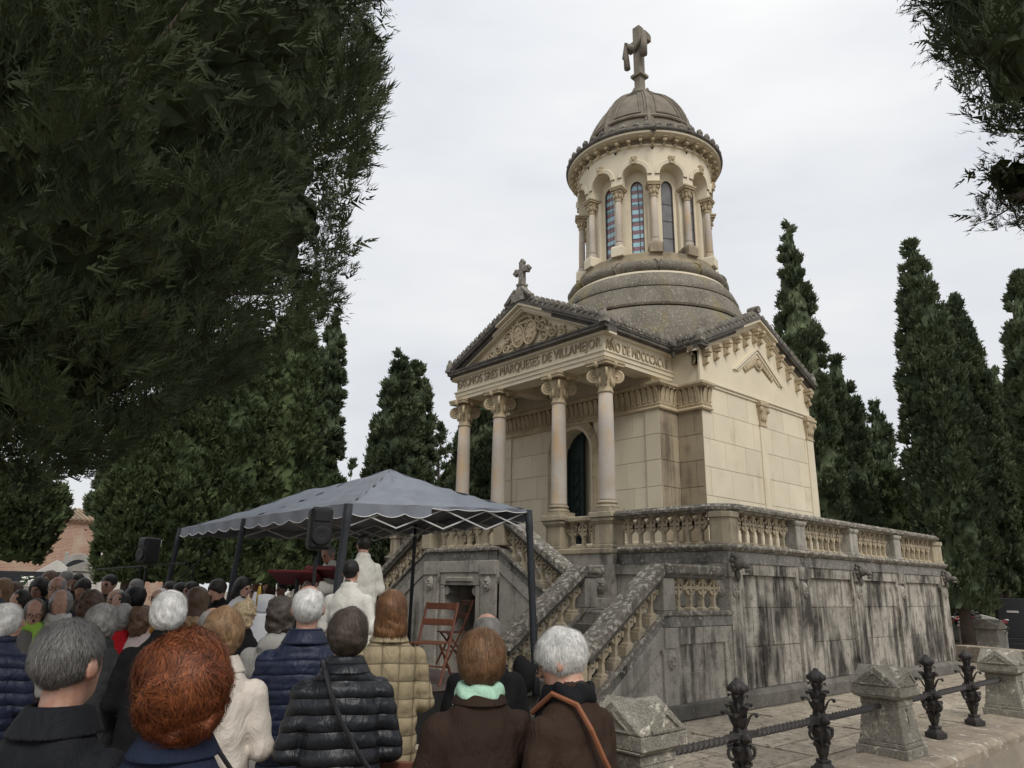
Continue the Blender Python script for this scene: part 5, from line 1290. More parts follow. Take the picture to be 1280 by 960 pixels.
for i in range(6):
    a = Vector((p[0], p[1], 0))+u_*i*.8; b_ = a+u_*.79; c_ = [a, b_, b_+n_*.5, a+n_*.5]
    MB().add([(v.x, v.y, 0) for v in c_]+[(v.x, v.y, .42) for v in c_], [(0, 3, 2, 1), (4, 5, 6, 7), (0, 1, 5, 4), (1, 2, 6, 5), (2, 3, 7, 6), (3, 0, 4, 7)]).build('stone_block', 'kerb', wl, bev=.015)
p = at(1266, 797, 27); gs = empty('grave_slab', (p[0], p[1], 0), 'low grey grave slab in front of the black headstone', 'grave slab')
MB().box(p[0]-1.0, p[0]+1.0, p[1]-.6, p[1]+.6, 0, max(p[2]-.1, .3)).build('kerb_block', 'tombgrey', gs, bev=.02); MB().box(p[0]-.9, p[0]+.9, p[1]-.5, p[1]+.5, max(p[2]-.1, .3), max(p[2], .4)).build('slab', 'tombgrey', gs, bev=.03)
M['flower_r'] = plain('red_petals', (.45, .05, .06), .7); M['flower_w'] = plain('white_petals', (.75, .72, .68), .7); M['flower_y'] = plain('yellow_petals', (.6, .45, .08), .7)
M['stem'] = plain('flower_stems', (.06, .11, .04), .8)
def bouquet(u, v, D, mats, label, n=26, s=.35):
    p = at(u, v, D); r = empty('flower_bouquet', (p[0], p[1], 0), label, 'flowers')
    m = MB(); m.lathe([(.10, 0), (.12, p[2]-.35), (.15, p[2]-.25), (.1, p[2]-.2)], (p[0], p[1], 0), 10); m.build('vase', 'tombgrey', r)
    for k, mt in enumerate(mats):
        m = MB()
        for i in range(n//len(mats)):
            a, b = random.uniform(0, 6.28), random.uniform(0, 1); c = (p[0]+s*b*math.cos(a), p[1]+s*b*math.sin(a), p[2]+random.uniform(-.25, .15))
            for j in range(5): q = j*1.257; m.ell((c[0]+.035*math.cos(q), c[1]+.035*math.sin(q), c[2]), (.035, .035, .025), 6, 4)
        m.build('blossoms', mt, r)
    m = MB()
    for i in range(14): a = random.uniform(0, 6.28); m.tube([(p[0], p[1], p[2]-.3), (p[0]+s*.9*math.cos(a), p[1]+s*.9*math.sin(a), p[2]+random.uniform(-.2, .1))], .012, 4)
    m.build('stems', 'stem', r)
bouquet(1199, 776, 27, ['flower_r', 'flower_w'], 'red and white flowers on the grave behind the terrace corner', 30, .5)
bouquet(1252, 780, 24, ['flower_w', 'flower_r'], 'white and pink flowers beside the black headstone', 20, .3)
bouquet(1219, 768, 29, ['flower_w'], 'white lilies between the right graves', 14, .25)
bouquet(37, 723, 25, ['flower_w'], 'white flowers on the black granite grave at far left', 16, .4)
# parked van far behind the altar
def van():
    p = at(385, 728, 33); a = R(35); r = empty('parked_van', (p[0], p[1], 0), 'white van parked far behind the altar, mostly hidden', 'van'); r.rotation_euler = (0, 0, a)
    def b(mb, nm, mt, bev=0, smooth=False):
        o = bpy.data.objects.new(nm, mb.mesh(nm, mt, smooth)); link(o, r)
        if bev: q = o.modifiers.new('bevel', 'BEVEL'); q.width = bev; q.segments = 2; q.limit_method = 'ANGLE'
        return o
    b(MB().prism([(-2.3, .35), (2.4, .35), (2.5, .9), (1.9, 1.15), (1.35, 2.0), (.9, 2.15), (-2.2, 2.15), (-2.35, 1.9)], 1, -.9, .9), 'body', 'white', .08)
    for s in (-1, 1):
        b(MB().prism([(.2, 1.25), (1.65, 1.25), (1.25, 1.9), (.2, 1.9)], 1, s*.905-.01, s*.905+.01), 'side_window', 'blackgranite')
        for x in (-1.5, 1.6):
            m = MB(); m.lathe([(.05, -.1), (.33, -.1), (.35, 0), (.33, .1), (.05, .1)], n=18); m.xf(Matrix.Translation((x, s*.85, .35)) @ Matrix.Rotation(math.pi/2, 4, 'X')); w_ = b(m, 'wheel', 'pole')
    b(MB().add([(1.93, -.75, 1.17), (1.93, .75, 1.17), (1.40, .7, 1.98), (1.40, -.7, 1.98)], [(0, 1, 2, 3)]), 'windscreen', 'blackgranite')
van()
# ------------------------------------------------------------------ people (implicit surfaces meshed with surface nets)
def surface_nets(F, o, h):
    s = F < 0; nx, ny, nz = F.shape
    c = [s[i:nx-1+i, j:ny-1+j, k:nz-1+k] for i in (0, 1) for j in (0, 1) for k in (0, 1)]
    allv = c[0].copy(); anyv = c[0].copy()
    for q in c[1:]: allv &= q; anyv |= q
    act = anyv & ~allv; I, J, K = np.nonzero(act); n = len(I)
    idx = -np.ones(act.shape, np.int32); idx[I, J, K] = np.arange(n)
    P = np.zeros((n, 3), np.float32); cnt = np.zeros(n, np.float32)
    cor = [(i, j, k) for i in (0, 1) for j in (0, 1) for k in (0, 1)]
    val = {q: F[I+q[0], J+q[1], K+q[2]] for q in cor}
    for a in cor:
        for d in range(3):
            if a[d]: continue
            b = list(a); b[d] = 1; b = tuple(b); va, vb = val[a], val[b]; m = (va < 0) != (vb < 0)
            t = np.where(m, va/np.where(m, va-vb, 1), 0)
            for e in range(3): P[:, e] += np.where(m, a[e]+(t if e == d else 0), 0)
            cnt += m
    P = P/cnt[:, None]+np.stack([I, J, K], 1); V = P*h+np.array(o, np.float32)
    faces = []
    for d in range(3):
        sl0 = [slice(None)]*3; sl1 = [slice(None)]*3; sl0[d] = slice(0, -1); sl1[d] = slice(1, None)
        a, b = s[tuple(sl0)], s[tuple(sl1)]; ch = a != b; e1, e2 = [q for q in range(3) if q != d]
        ii = np.array(np.nonzero(ch)); ok = (ii[e1] > 0) & (ii[e2] > 0) & (ii[e1] < F.shape[e1]-1) & (ii[e2] < F.shape[e2]-1); ii = ii[:, ok]
        ins = a[tuple(ii)]
        def cell(p, q): z = ii.copy(); z[e1] -= p; z[e2] -= q; return idx[tuple(z)]
        f = np.stack([cell(1, 1), cell(0, 1), cell(0, 0), cell(1, 0)], 1); flip = ins if d != 1 else ~ins
        f[~flip] = f[~flip][:, ::-1]; faces.append(f)
    return V, np.concatenate(faces)
class SDF:
    def __init__(s, lo, hi, h):
        s.o = np.array(lo, np.float32); s.h = h; n = np.ceil((np.array(hi)-np.array(lo))/h).astype(int)+1
        ax = [s.o[i]+h*np.arange(n[i], dtype=np.float32) for i in range(3)]
        s.P = np.meshgrid(*ax, indexing='ij')
    def pts(s): return s.P
def d_ell(P, c, r):
    q = [(P[i]-c[i])/r[i] for i in range(3)]; k0 = np.sqrt(q[0]**2+q[1]**2+q[2]**2); k1 = np.sqrt(sum((q[i]/r[i])**2 for i in range(3)))+1e-6
    return k0*(k0-1)/k1
def d_cap(P, a, b, ra, rb):
    ba = np.subtract(b, a); L = float(ba @ ba); t = np.clip(sum((P[i]-a[i])*ba[i] for i in range(3))/L, 0, 1)
    return np.sqrt(sum((P[i]-a[i]-t*ba[i])**2 for i in range(3)))-(ra+(rb-ra)*t)
def d_loft(P, tab, cap=.02):
    z = P[2]; T_ = np.array(tab, np.float32); rx = np.interp(z, T_[:, 0], T_[:, 1]).astype(np.float32); ry = np.interp(z, T_[:, 0], T_[:, 2]).astype(np.float32); y0 = np.interp(z, T_[:, 0], T_[:, 3]).astype(np.float32)
    e = 2.3; d = (((np.abs(P[0])/rx)**e+(np.abs(P[1]-y0)/ry)**e)**(1/e)-1)*np.minimum(rx, ry)
    return np.maximum(d, np.maximum(T_[0, 0]-z, z-T_[-1, 0]))
def smin(a, b, k): h = np.clip(.5+.5*(b-a)/k, 0, 1); return b+(a-b)*h-k*h*(1-h)
def rot_head(P, yaw, pitch, c=(0, -.01, 1.47)):
    if not yaw and not pitch: return P
    x, y, z = P[0]-c[0], P[1]-c[1], P[2]-c[2]; cy, sy = math.cos(-yaw), math.sin(-yaw); x, y = cy*x-sy*y, sy*x+cy*y
    cp, sp = math.cos(pitch), math.sin(pitch); y, z = cp*y-sp*z, sp*y+cp*z    # positive pitch: head bowed
    return [x+c[0], y+c[1], z+c[2]]
def hair_sdf(Ph, style, vol=1.0, seed=0):
    rg = np.random.default_rng(seed+3); KD = rg.normal(0, 1, (7, 3)); KD /= np.linalg.norm(KD, axis=1)[:, None]; PH = rg.uniform(0, 6.28, 7)
    def nz(f):
        o = 0
        for kd, p_ in zip(KD, PH): o = o+np.sin((Ph[0]*kd[0]+Ph[1]*kd[1]+Ph[2]*kd[2])*f+p_+1.5*np.sin(Ph[2]*f*.4+p_*2))
        return o/3.0
    face = d_ell(Ph, (0, .128, 1.542), (.086, .090, .090)); v = vol
    if style == 'short':
        d = d_ell(Ph, (0, -.014, 1.615), (.083*v, .105*v, .098*v)); d = np.maximum(d, 1.525+.55*np.maximum(Ph[1]+.02, -.03)-Ph[2]); d = np.maximum(d, -face); d = d+.003*nz(70)
    elif style == 'ring':
        d = d_ell(Ph, (0, -.014, 1.60), (.085, .108, .10)); d = np.maximum(d, 1.525+.55*np.maximum(Ph[1]+.02, -.03)-Ph[2]); d = np.maximum(d, -d_ell(Ph, (0, .02, 1.70), (.065, .085, .065))); d = np.maximum(d, Ph[1]-.06); d = np.maximum(d, -face); d = d+.002*nz(80)
    elif style == 'bob':
        d = smin(d_ell(Ph, (0, -.022, 1.612), (.100*v, .118*v, .108*v)), d_ell(Ph, (0, -.030, 1.555), (.094*v, .100*v, .090*v)), .06); d = np.maximum(d, -face); d = d+.0032*nz(40)+.0028*nz(115)
    elif style == 'long':
        d = smin(d_ell(Ph, (0, -.022, 1.612), (.096, .113, .104)), d_ell(Ph, (0, -.045, 1.50), (.104, .085, .15)), .04); d = np.maximum(d, -face); d = d+.0032*nz(36)+.002*nz(110)
    else:     # curly
        d = smin(d_ell(Ph, (0, -.024, 1.612), (.112*v, .128*v, .116*v)), d_ell(Ph, (0, -.045, 1.53), (.10*v, .10*v, .085*v)), .04); d = np.maximum(d, -face); d = d+.009*nz(36)+.009*nz(88)+.004*nz(150)
    return d
SKIN = {}
def skin_mat(c, nm):
    m, t, b = mk(nm); P = wpos(t); col = mixc(t, ramp(t, noise(t, P, 35), .35, .65), c, (c[0]*.85, c[1]*.68, c[2]*.62)); t.links.new(col, b.inputs['Base Color']); b.inputs['Roughness'].default_value = .55
    b.inputs['Subsurface Weight'].default_value = .08; b.inputs['Subsurface Radius'].default_value = (.01, .004, .002); return m
SK = [skin_mat((.52, .33, .25), 'skin_light'), skin_mat((.44, .27, .20), 'skin_ruddy'), skin_mat((.38, .23, .165), 'skin_tan')]
M['eye'] = plain('eye_dark', (.02, .015, .012), .4); M['lips'] = plain('lips', (.32, .12, .10), .6); M['shoe'] = plain('shoe', (.02, .018, .016), .5)
_fab = {}
def fabric(c, rough=.8, sheen=0, bs=90, bst=.25, ns=5, stitch=None):
    k = (tuple(c), rough, bs, stitch)
    if k in _fab: return _fab[k]
    m, t, b = mk('cloth'); tc_ = nd(t, 'ShaderNodeTexCoord'); P = tc_.outputs['Object']; s = nd(t, 'ShaderNodeSeparateXYZ', {0: P})
    mp_ = nd(t, 'ShaderNodeMapping', {'Vector': P, 'Scale': (1, 1, .5), 'Rotation': (.3, .5, .2)}).outputs[0]
    fold = nd(t, 'ShaderNodeTexNoise', {'Vector': mp_, 'Scale': 11.0, 'Detail': 3, 'Roughness': .55, 'Distortion': 1.6}).outputs['Fac']
    fine = nd(t, 'ShaderNodeTexNoise', {'Vector': P, 'Scale': 240.0, 'Detail': 2}).outputs['Fac']
    col = mixc(t, .35, c, ramp(t, noise(t, P, ns), .3, .7, (.55, .55, .55), (1.2, 1.2, 1.2)), 'MULTIPLY'); col = mixc(t, .3, col, ramp(t, fine, .3, .7, (.6, .6, .6), (1.2, 1.2, 1.2)), 'MULTIPLY')
    hgt = nd(t, 'ShaderNodeMath', {0: fine, 1: .06, 2: fold}, operation='MULTIPLY_ADD').outputs[0]
    if stitch:
        def line(src, per):
            q = nd(t, 'ShaderNodeMath', {0: src, 1: math.pi/per}, operation='MULTIPLY').outputs[0]; q = nd(t, 'ShaderNodeMath', {0: q}, operation='SINE').outputs[0]
            q = nd(t, 'ShaderNodeMath', {0: q}, operation='ABSOLUTE').outputs[0]; return nd(t, 'ShaderNodeMath', {0: q, 1: .45}, operation='POWER').outputs[0]
        ab = nd(t, 'ShaderNodeMath', {0: s.outputs['X']}, operation='ABSOLUTE').outputs[0]; zz = nd(t, 'ShaderNodeMath', {0: ab, 1: .06, 2: s.outputs['Z']}, operation='MULTIPLY_ADD').outputs[0]
        L1 = line(zz, stitch[0]); q = L1
        if len(stitch) > 1: q = nd(t, 'ShaderNodeMath', {0: L1, 1: line(nd(t, 'ShaderNodeMath', {0: s.outputs['X'], 1: .05}, operation='ADD').outputs[0], stitch[1])}, operation='MULTIPLY').outputs[0]
        hgt = nd(t, 'ShaderNodeMath', {0: q, 1: .9, 2: hgt}, operation='MULTIPLY_ADD').outputs[0]
        dk = ramp(t, q, .0, .45, (.35, .35, .35), (1, 1, 1)); col = mixc(t, 1.0, col, dk, 'MULTIPLY')
    t.links.new(col, b.inputs['Base Color']); b.inputs['Roughness'].default_value = rough; b.inputs['Specular IOR Level'].default_value = .3 if rough < .6 else .1
    bump(t, b, hgt, .55, .03); _fab[k] = m; return m
_hm = {}
def hair_mat(a, b_, curly=False):
    k = (tuple(a), tuple(b_), curly)
    if k in _hm: return _hm[k]
    m, t, b = mk('hair'); g = nd(t, 'ShaderNodeNewGeometry'); P = wpos(t, (1, 1, .25))
    col = mixc(t, g.outputs['Random Per Island'], a, b_); n = noise(t, P, 160, 3); n2 = noise(t, wpos(t), 22, 3)
    n4 = nd(t, 'ShaderNodeTexNoise', {'Vector': wpos(t, (1, 1, .6)), 'Scale': 48.0, 'Detail': 2, 'Distortion': 2.0}).outputs['Fac']; col = mixc(t, .6, col, ramp(t, n4, .35, .65, (.3, .3, .3), (1.25, 1.25, 1.25)), 'MULTIPLY') if curly else col
    col = mixc(t, .55, col, ramp(t, n, .3, .7, (.35, .35, .35), (1.3, 1.3, 1.3)), 'MULTIPLY'); col = mixc(t, .45, col, ramp(t, n2, .3, .7, (.35, .35, .35), (1.25, 1.25, 1.25)), 'MULTIPLY')
    t.links.new(col, b.inputs['Base Color']); b.inputs['Roughness'].default_value = .48; b.inputs['Specular IOR Level'].default_value = .35; bump(t, b, n, .5, .006); _hm[k] = m; return m
def strands(V, Nn, style, n, seed, vol=1.0):
    r = np.random.default_rng(seed); k = r.integers(0, len(V), n); p = V[k].copy(); nn = Nn[k]; c = np.array([0, -.022, 1.60]); rad = np.array([.10, .115, .105])*vol
    crown = np.array([0, -.03, 1.72]); S = 4; curl = style == 'curly'
    L = r.uniform(.05, .10, n) if style != 'short' and style != 'ring' else r.uniform(.018, .035, n)
    if style == 'long': L = r.uniform(.08, .16, n)
    if curl: L = r.uniform(.06, .11, n)
    d = p-crown; d[:, 2] = d[:, 2]*.6-.05; d += r.normal(0, .02 if not curl else .06, (n, 3)); p += nn*r.uniform(-.004, .004, (n, 1))
    ph = r.uniform(0, 6.28, n); w = r.uniform(.0005, .0010, n)*(1.5 if curl else 1); out = []
    fly = np.where(r.uniform(0, 1, n) < (.10 if curl else .05), r.uniform(.004, .022 if curl else .012, n), 0.0)
    if style in ('bob',): d[:, 1] -= .02
    for i in range(S):
        d = d-nn*(d*nn).sum(1, keepdims=True); d /= np.linalg.norm(d, axis=1, keepdims=True)+1e-9
        side = np.cross(d, nn); t = i/(S-1); amp = (.010 if curl else .0015)*np.sin((p[:, 2]*70+p[:, 0]*45+p[:, 1]*30 if curl else ph)+t*(5 if curl else 4))
        q = p+side*amp[:, None]+nn*((.003*math.sin(math.pi*t)*(2.2 if curl else 1))+(fly*t*t)[:, None]); ww = (w*(1-.75*t))[:, None]; out.append((q-side*ww, q+side*ww))
        st = (L/(S-1))[:, None]; k0 = np.linalg.norm((p-c)/rad, axis=1, keepdims=True); p = p+d*st; k1 = np.linalg.norm((p-c)/rad, axis=1, keepdims=True)
        if style != 'long': p = c+(p-c)*(k0/k1); 
        else:
            up_ = (p[:, 2:3] > 1.56); p = np.where(up_, c+(p-c)*(k0/k1), p)
        nn = (p-c)/rad**2; nn /= np.linalg.norm(nn, axis=1, keepdims=True)
        if style == 'long': d = np.where(p[:, 2:3] < 1.6, np.array([0, 0, -1.0])+r.normal(0, .08, (n, 3)), d)
        else:
            fq = 52 if curl else 38; cf = np.stack([np.sin(p[:, 1]*fq+p[:, 2]*fq*.7+1), np.sin(p[:, 2]*fq+p[:, 0]*fq*.8+2), np.sin(p[:, 0]*fq+p[:, 1]*fq*.9)], 1)
            d = d+np.array([0, 0, -.03])+cf*(.55 if curl else .14 if style == 'bob' else .05)+r.normal(0, .10 if curl else .05, (n, 3))
    A_ = np.stack([np.stack(o, 1) for o in out], 1).reshape(n, S*2, 3); base = np.arange(n)[:, None]*(S*2)
    f = np.array([(2*i, 2*i+1, 2*i+3, 2*i+2) for i in range(S-1)]); F = (base[:, None, :]+f[None]).reshape(-1, 4)
    return A_.reshape(-1, 3), F
PTS = []
def person(u, v, D, label, hair='short', hc=((.1, .07, .05), (.2, .14, .1)), coat=(.02, .02, .025), kind='jacket', pants=(.02, .02, .03), skin=0, bw=1.0, near=0, face=None, pose='front',
           z0=0.0, yaw=0, pitch=0, tex=None, rough=.8, vol=1.0, nst=0, scarf=None, collar=None, hood=None, fur=None, strap=None, glasses=False, group='people of the open air congregation', seed=None):
    P0 = at(u, v, D); H_ = P0[2]-z0; sc = H_/1.715; sd_ = seed if seed is not None else int(u*7+v)
    rr = np.random.default_rng(sd_); h = .0125 if near == 2 else (.019 if near == 1 else .026)
    hem = {'jacket': .80, 'coat': .58, 'long': .40, 'robe': .06}[kind]; b = bw
    G = SDF((-.44, -.30, -.02), (.44, .40, 1.74), h); P = G.P
    fl = {'jacket': 1.0, 'coat': 1.08, 'long': 1.18, 'robe': 1.35}[kind]
    tab = [(hem, .185*b*fl, .150*b*fl, 0), (.95, .190*b, .150*b, 0), (1.08, .178*b, .142*b, .0), (1.22, .180*b, .138*b, -.005), (1.30, .174*b, .124*b, -.012), (1.355, .150*b, .108*b, -.018), (1.40, .118*b, .094, -.022), (1.435, .088, .082, -.018), (1.46, .074, .074, -.014)]
    co = d_loft(P, tab)
    ws = []
    for s in (-1, 1):
        sh = (s*.168*b, -.012, 1.305)
        if pose == 'front': el, wr = (s*.232*b, .0, 1.06), (s*.085, .215, 1.085)
        elif pose == 'down': el, wr = (s*.245*b, -.02, 1.08), (s*.255*b, .06, .84)
        elif pose == 'book': el, wr = (s*.25*b, .03, 1.08), (s*.13, .26, 1.17)
        else: el, wr = (s*.24*b, .05, 1.06), (s*.05, .20, 1.28)
        ws.append((s, wr))
        arm = smin(d_cap(P, sh, el, .070*b, .058*b), d_cap(P, el, wr, .060*b, .043), .02)
        if kind == 'robe': arm = smin(arm, d_cap(P, el, (wr[0], wr[1]-.02, wr[2]-.05), .06, .075), .03)
        co = smin(co, arm, .014)
    col_ = d_ell(P, (0, -.012, 1.455), (.088, .086, .048)); co = smin(co, col_, .012) if not collar else co
    if hood: co = smin(co, d_ell(P, (0, -.105, 1.40), (.13, .07, .075)), .025)
    w1 = np.sin(P[2]*34+P[0]*21+sd_)*np.sin(P[0]*27-P[2]*13+P[1]*19)
    w2 = np.sin(P[2]*61-P[0]*44+P[1]*30+2*w1+sd_)*np.sin(P[0]*52+P[2]*24+P[1]*47)
    co = co+.0042*w1+(.0016*w2 if near else 0)
    if tex == 'puffer': co = co-.010*np.sqrt(np.abs(np.sin(math.pi*(P[2]+.06*np.abs(P[0]))/.072)))+.004
    elif tex == 'quilt': co = co-.010*np.sqrt(np.abs(np.sin(math.pi*P[2]/.10)))*np.sqrt(np.abs(np.sin(math.pi*(P[0]+.05)/.105)))+.004
    elif tex == 'pleat': co = co+.010*np.sin(np.arctan2(P[1], P[0])*14)*np.clip((1.1-P[2])*1.5, 0, 1)
    lg = None
    for s in (-1, 1):
        l = smin(d_cap(P, (s*.09*b, 0, .88), (s*.095, .012, .48), .088*b, .062), d_cap(P, (s*.095, .012, .48), (s*.095, -.02, .08), .062, .048), .02); lg = l if lg is None else np.minimum(lg, l)
    shoe = None
    for s in (-1, 1):
        q = d_cap(P, (s*.095, -.04, .045), (s*.11, .15, .035), .047, .038); q = np.maximum(q, -P[2]); shoe = q if shoe is None else np.minimum(shoe, q)
    Ph = rot_head(P, yaw, pitch)
    sk = smin(d_ell(Ph, (0, -.005, 1.612), (.074, .095, .090)), d_ell(Ph, (0, .030, 1.565), (.062, .066, .097)), .02)
    sk = smin(sk, d_ell(Ph, (0, .052, 1.512), (.040, .042, .036)), .02); sk = smin(sk, d_cap(Ph, (0, .093, 1.60), (0, .116, 1.562), .009, .015), .010)
    for s in (-1, 1): sk = smin(sk, d_ell(Ph, (s*.080, -.008, 1.575), (.011, .025, .036)), .006)
    sk = smin(sk, d_cap(P, (0, -.015, 1.40), (0, -.002, 1.54), .056, .054), .02)
    for s, wr in ws:    # hands: palm, four fingers, thumb
        pa = (wr[0]-s*.035, wr[1]+.03, wr[2]-.01) if pose != 'down' else (wr[0], wr[1]+.02, wr[2]-.06)
        hd = d_cap(P, wr, pa, .030, .036)
        if near or group != 'people of the open air congregation':
            for f in range(4):
                o = (f-1.5)*.017
                if pose == 'down': a_ = (pa[0]+.0, pa[1]+o, pa[2]-.02); e_ = (pa[0]-s*.01, pa[1]+o+.005, pa[2]-.085+abs(o)*.5)
                else: a_ = (pa[0]-s*.02, pa[1]+.005, pa[2]-o); e_ = (pa[0]-s*.075, pa[1]+.0+abs(o)*.3, pa[2]-o*1.1)
                hd = smin(hd, d_cap(P, a_, e_, .0105, .009), .006)
            th = (pa[0]+s*.0, pa[1]+.045, pa[2]+.03) if pose != 'down' else (pa[0]-s*.02, pa[1]+.045, pa[2]-.02)
            hd = smin(hd, d_cap(P, pa, th, .014, .010), .008)
        sk = np.minimum(sk, hd)
    ey = np.minimum(d_ell(Ph, (-.029, .088, 1.588), (.011, .009, .006)), d_ell(Ph, (.029, .088, 1.588), (.011, .009, .006)))
    lp = d_ell(Ph, (0, .089, 1.530), (.020, .008, .0055))
    parts = [co, lg, shoe, sk, ey, lp]; Dm = parts[0]
    for q in parts[1:]: Dm = smin(Dm, q, .006)
    V, F = surface_nets(Dm, G.o, h)
    if near == 2:   # one relaxation pass to remove grid steps
        pass
    idx = np.clip(((V-G.o)/h).round().astype(int), 0, np.array(Dm.shape)-1)
    lab = np.argmin(np.stack([q[idx[:, 0], idx[:, 1], idx[:, 2]] for q in parts], 1), 1)
    fm = np.round(np.median(lab[F], 1)).astype(int)
    mats = [coat if not isinstance(coat, tuple) else fabric(coat, rough), fabric(pants), M['shoe'], SK[skin], M['eye'], M['lips']]
    me = np_mesh('person', V*sc, F, mats, fm, True)
    o = bpy.data.objects.new('person', me); link(o); o.location = (P0[0], P0[1], z0)
    if face is None: a = math.atan2(-4.6-P0[1], -4.3-P0[0])
    elif face == 'cam': a = math.atan2(CAM[1]-P0[1], CAM[0]-P0[0])
    else: a = face
    o.rotation_euler = (0, 0, a-math.pi/2); tag(o, label, 'person', group)
    def child(nm, Vc, Fc, mt, smooth=True):
        c_ = bpy.data.objects.new(nm, np_mesh(nm, Vc*sc, Fc, mt, None, smooth)); link(c_, o); return c_
    # hair
    if hair != 'none':
        hh = .0075 if near == 2 else (.011 if near == 1 else .014)
        G2 = SDF((-.20, -.22, 1.30), (.20, .20, 1.80), hh); Pr = rot_head(G2.P, yaw, pitch); dh = hair_sdf(Pr, hair, vol, sd_ % 10)
        V2, F2 = surface_nets(dh, G2.o, hh); mt = hair_mat(*hc, hair == 'curly'); ho = child('hair', V2, F2, mt)
        if nst:
            nv = np.empty(len(V2)*3, np.float32); ho.data.vertices.foreach_get('normal', nv); nv = nv.reshape(-1, 3)
            cy, sy = math.cos(-yaw), math.sin(-yaw); cp, sp = math.cos(pitch), math.sin(pitch)
            Rz = np.array([[cy, -sy, 0], [sy, cy, 0], [0, 0, 1]]); Rx = np.array([[1, 0, 0], [0, cp, -sp], [0, sp, cp]]); Rm = Rx @ Rz; cc = np.array([0, -.01, 1.47])
            Vh = (V2-cc) @ Rm.T+cc; Nh = nv @ Rm.T
            Vs, Fs = strands(Vh, Nh, hair, nst, sd_, vol); Vs = (Vs-cc) @ Rm+cc
            so = bpy.data.objects.new('hair_strands', np_mesh('hair_strands', Vs*sc, Fs, mt, None, True)); link(so, ho); tag(so, kind='stuff')
    def small(dfun, nm, mt, lo, hi, hh=.010):
        G3 = SDF(lo, hi, hh); V3, F3 = surface_nets(dfun(G3.P), G3.o, hh); return child(nm, V3, F3, mt)
    if scarf:
        def ds(Q):
            an = np.arctan2(Q[1]+.01, Q[0]); w_ = .012*np.sin(an*5+Q[2]*60); q = np.sqrt(Q[0]**2+(Q[1]+.01)**2)-(.082+.02*np.clip((1.46-Q[2])*8, 0, 1))
            d = np.sqrt(q**2+((Q[2]-1.452)*.6)**2)-.024+w_*.4; return smin(d, d_cap(Q, (-.05, .07, 1.44), (-.07, .12, 1.25), .04, .045), .03)
        small(ds, 'scarf', fabric(scarf, .85, bs=60), (-.2, -.2, 1.15), (.2, .24, 1.58))
    if collar:
        def dc(Q):
            q = np.sqrt(Q[0]**2+((Q[1]+.012)/1.0)**2)-(.073+.55*np.clip(1.485-Q[2], 0, .12)); return np.maximum(np.maximum(np.abs(q)-.009, 1.405-Q[2]), np.maximum(Q[2]-1.484+.2*np.maximum(Q[1], 0), Q[1]-.075))
        small(dc, 'collar', coat if not isinstance(coat, tuple) else fabric(coat, rough), (-.2, -.2, 1.36), (.2, .2, 1.54), .007)
    if fur:
        def df(Q): return d_ell(Q, (0, -.10, 1.42), (.15, .075, .06))+.014*np.sin(Q[0]*90)*np.sin(Q[1]*80)*np.sin(Q[2]*100)
        small(df, 'fur_hood', hair_mat(fur, tuple(q*.6 for q in fur)), (-.22, -.24, 1.3), (.22, .05, 1.55))
    if glasses:
        g = MB()
        for s in (-1, 1): g.torus((s*.033, .108, 1.588), .021, .003, 12, 4, 1); g.tube([(s*.054, .104, 1.59), (s*.082, .0, 1.59)], .003, 4)
        g.tube([(-.012, .112, 1.59), (.012, .112, 1.59)], .003, 4); V4 = np.array(g.v); cc = np.array([0, -.01, 1.47])
        cy, sy = math.cos(-yaw), math.sin(-yaw); cp, sp = math.cos(pitch), math.sin(pitch); Rm = np.array([[1, 0, 0], [0, cp, -sp], [0, sp, cp]]) @ np.array([[cy, -sy, 0], [sy, cy, 0], [0, 0, 1]])
        g.v = [tuple(q) for q in (((V4-cc) @ Rm+cc)*sc)]; c_ = bpy.data.objects.new('glasses', g.mesh('glasses', 'pole')); link(c_, o)
    if strap:     # shoulder bag worn across the body: a thing of its own
        mt, lb = strap; r = empty('shoulder_bag', (P0[0], P0[1], z0), lb, 'bag'); r.rotation_euler = o.rotation_euler
        path = [(-.10, .12, 1.36), (-.108, .0, 1.452), (-.09, -.115, 1.42), (-.06, -.160, 1.33), (-.01, -.180, 1.22), (.08, -.190, 1.08), (.16, -.168, .97), (.225, -.07, .88)]
        g = MB(); vs = []
        for i, q in enumerate(path):
            for s in (-1, 1): vs.append((q[0]*b*sc+s*.012, (q[1]*b-.004*s)*sc, q[2]*sc))
        g.tube([(q[0]*b*sc, q[1]*b*1.04*sc, q[2]*sc) for q in path], .011, 6); so = bpy.data.objects.new('strap', g.mesh('strap', mt)); link(so, r)
        g = MB().box(.22*b*sc, .30*b*sc, -.16, .10, .62, .88); bo = bpy.data.objects.new('bag_body', g.mesh('bag_body', mt)); link(bo, r); q = bo.modifiers.new('bevel', 'BEVEL'); q.width = .025; q.segments = 2
    PTS.append((label[:40], round(float(H_), 2), round(float(P0[0]), 2), round(float(P0[1]), 2)))
    return o
GREY = ((.16, .15, .14), (.34, .33, .31)); WHITE = ((.66, .65, .61), (.88, .87, .84)); BROWN = ((.055, .03, .018), (.13, .075, .042)); DARK = ((.012, .01, .009), (.035, .028, .022))
RED = ((.12, .030, .012), (.36, .11, .035)); AUB = ((.10, .045, .02), (.24, .12, .055)); BLOND = ((.30, .20, .10), (.52, .40, .24)); LBR = ((.16, .09, .045), (.34, .21, .11)); SALT = ((.10, .085, .07), (.34, .30, .26))
NAVY = (.012, .016, .032); BLACK = (.010, .010, .011)
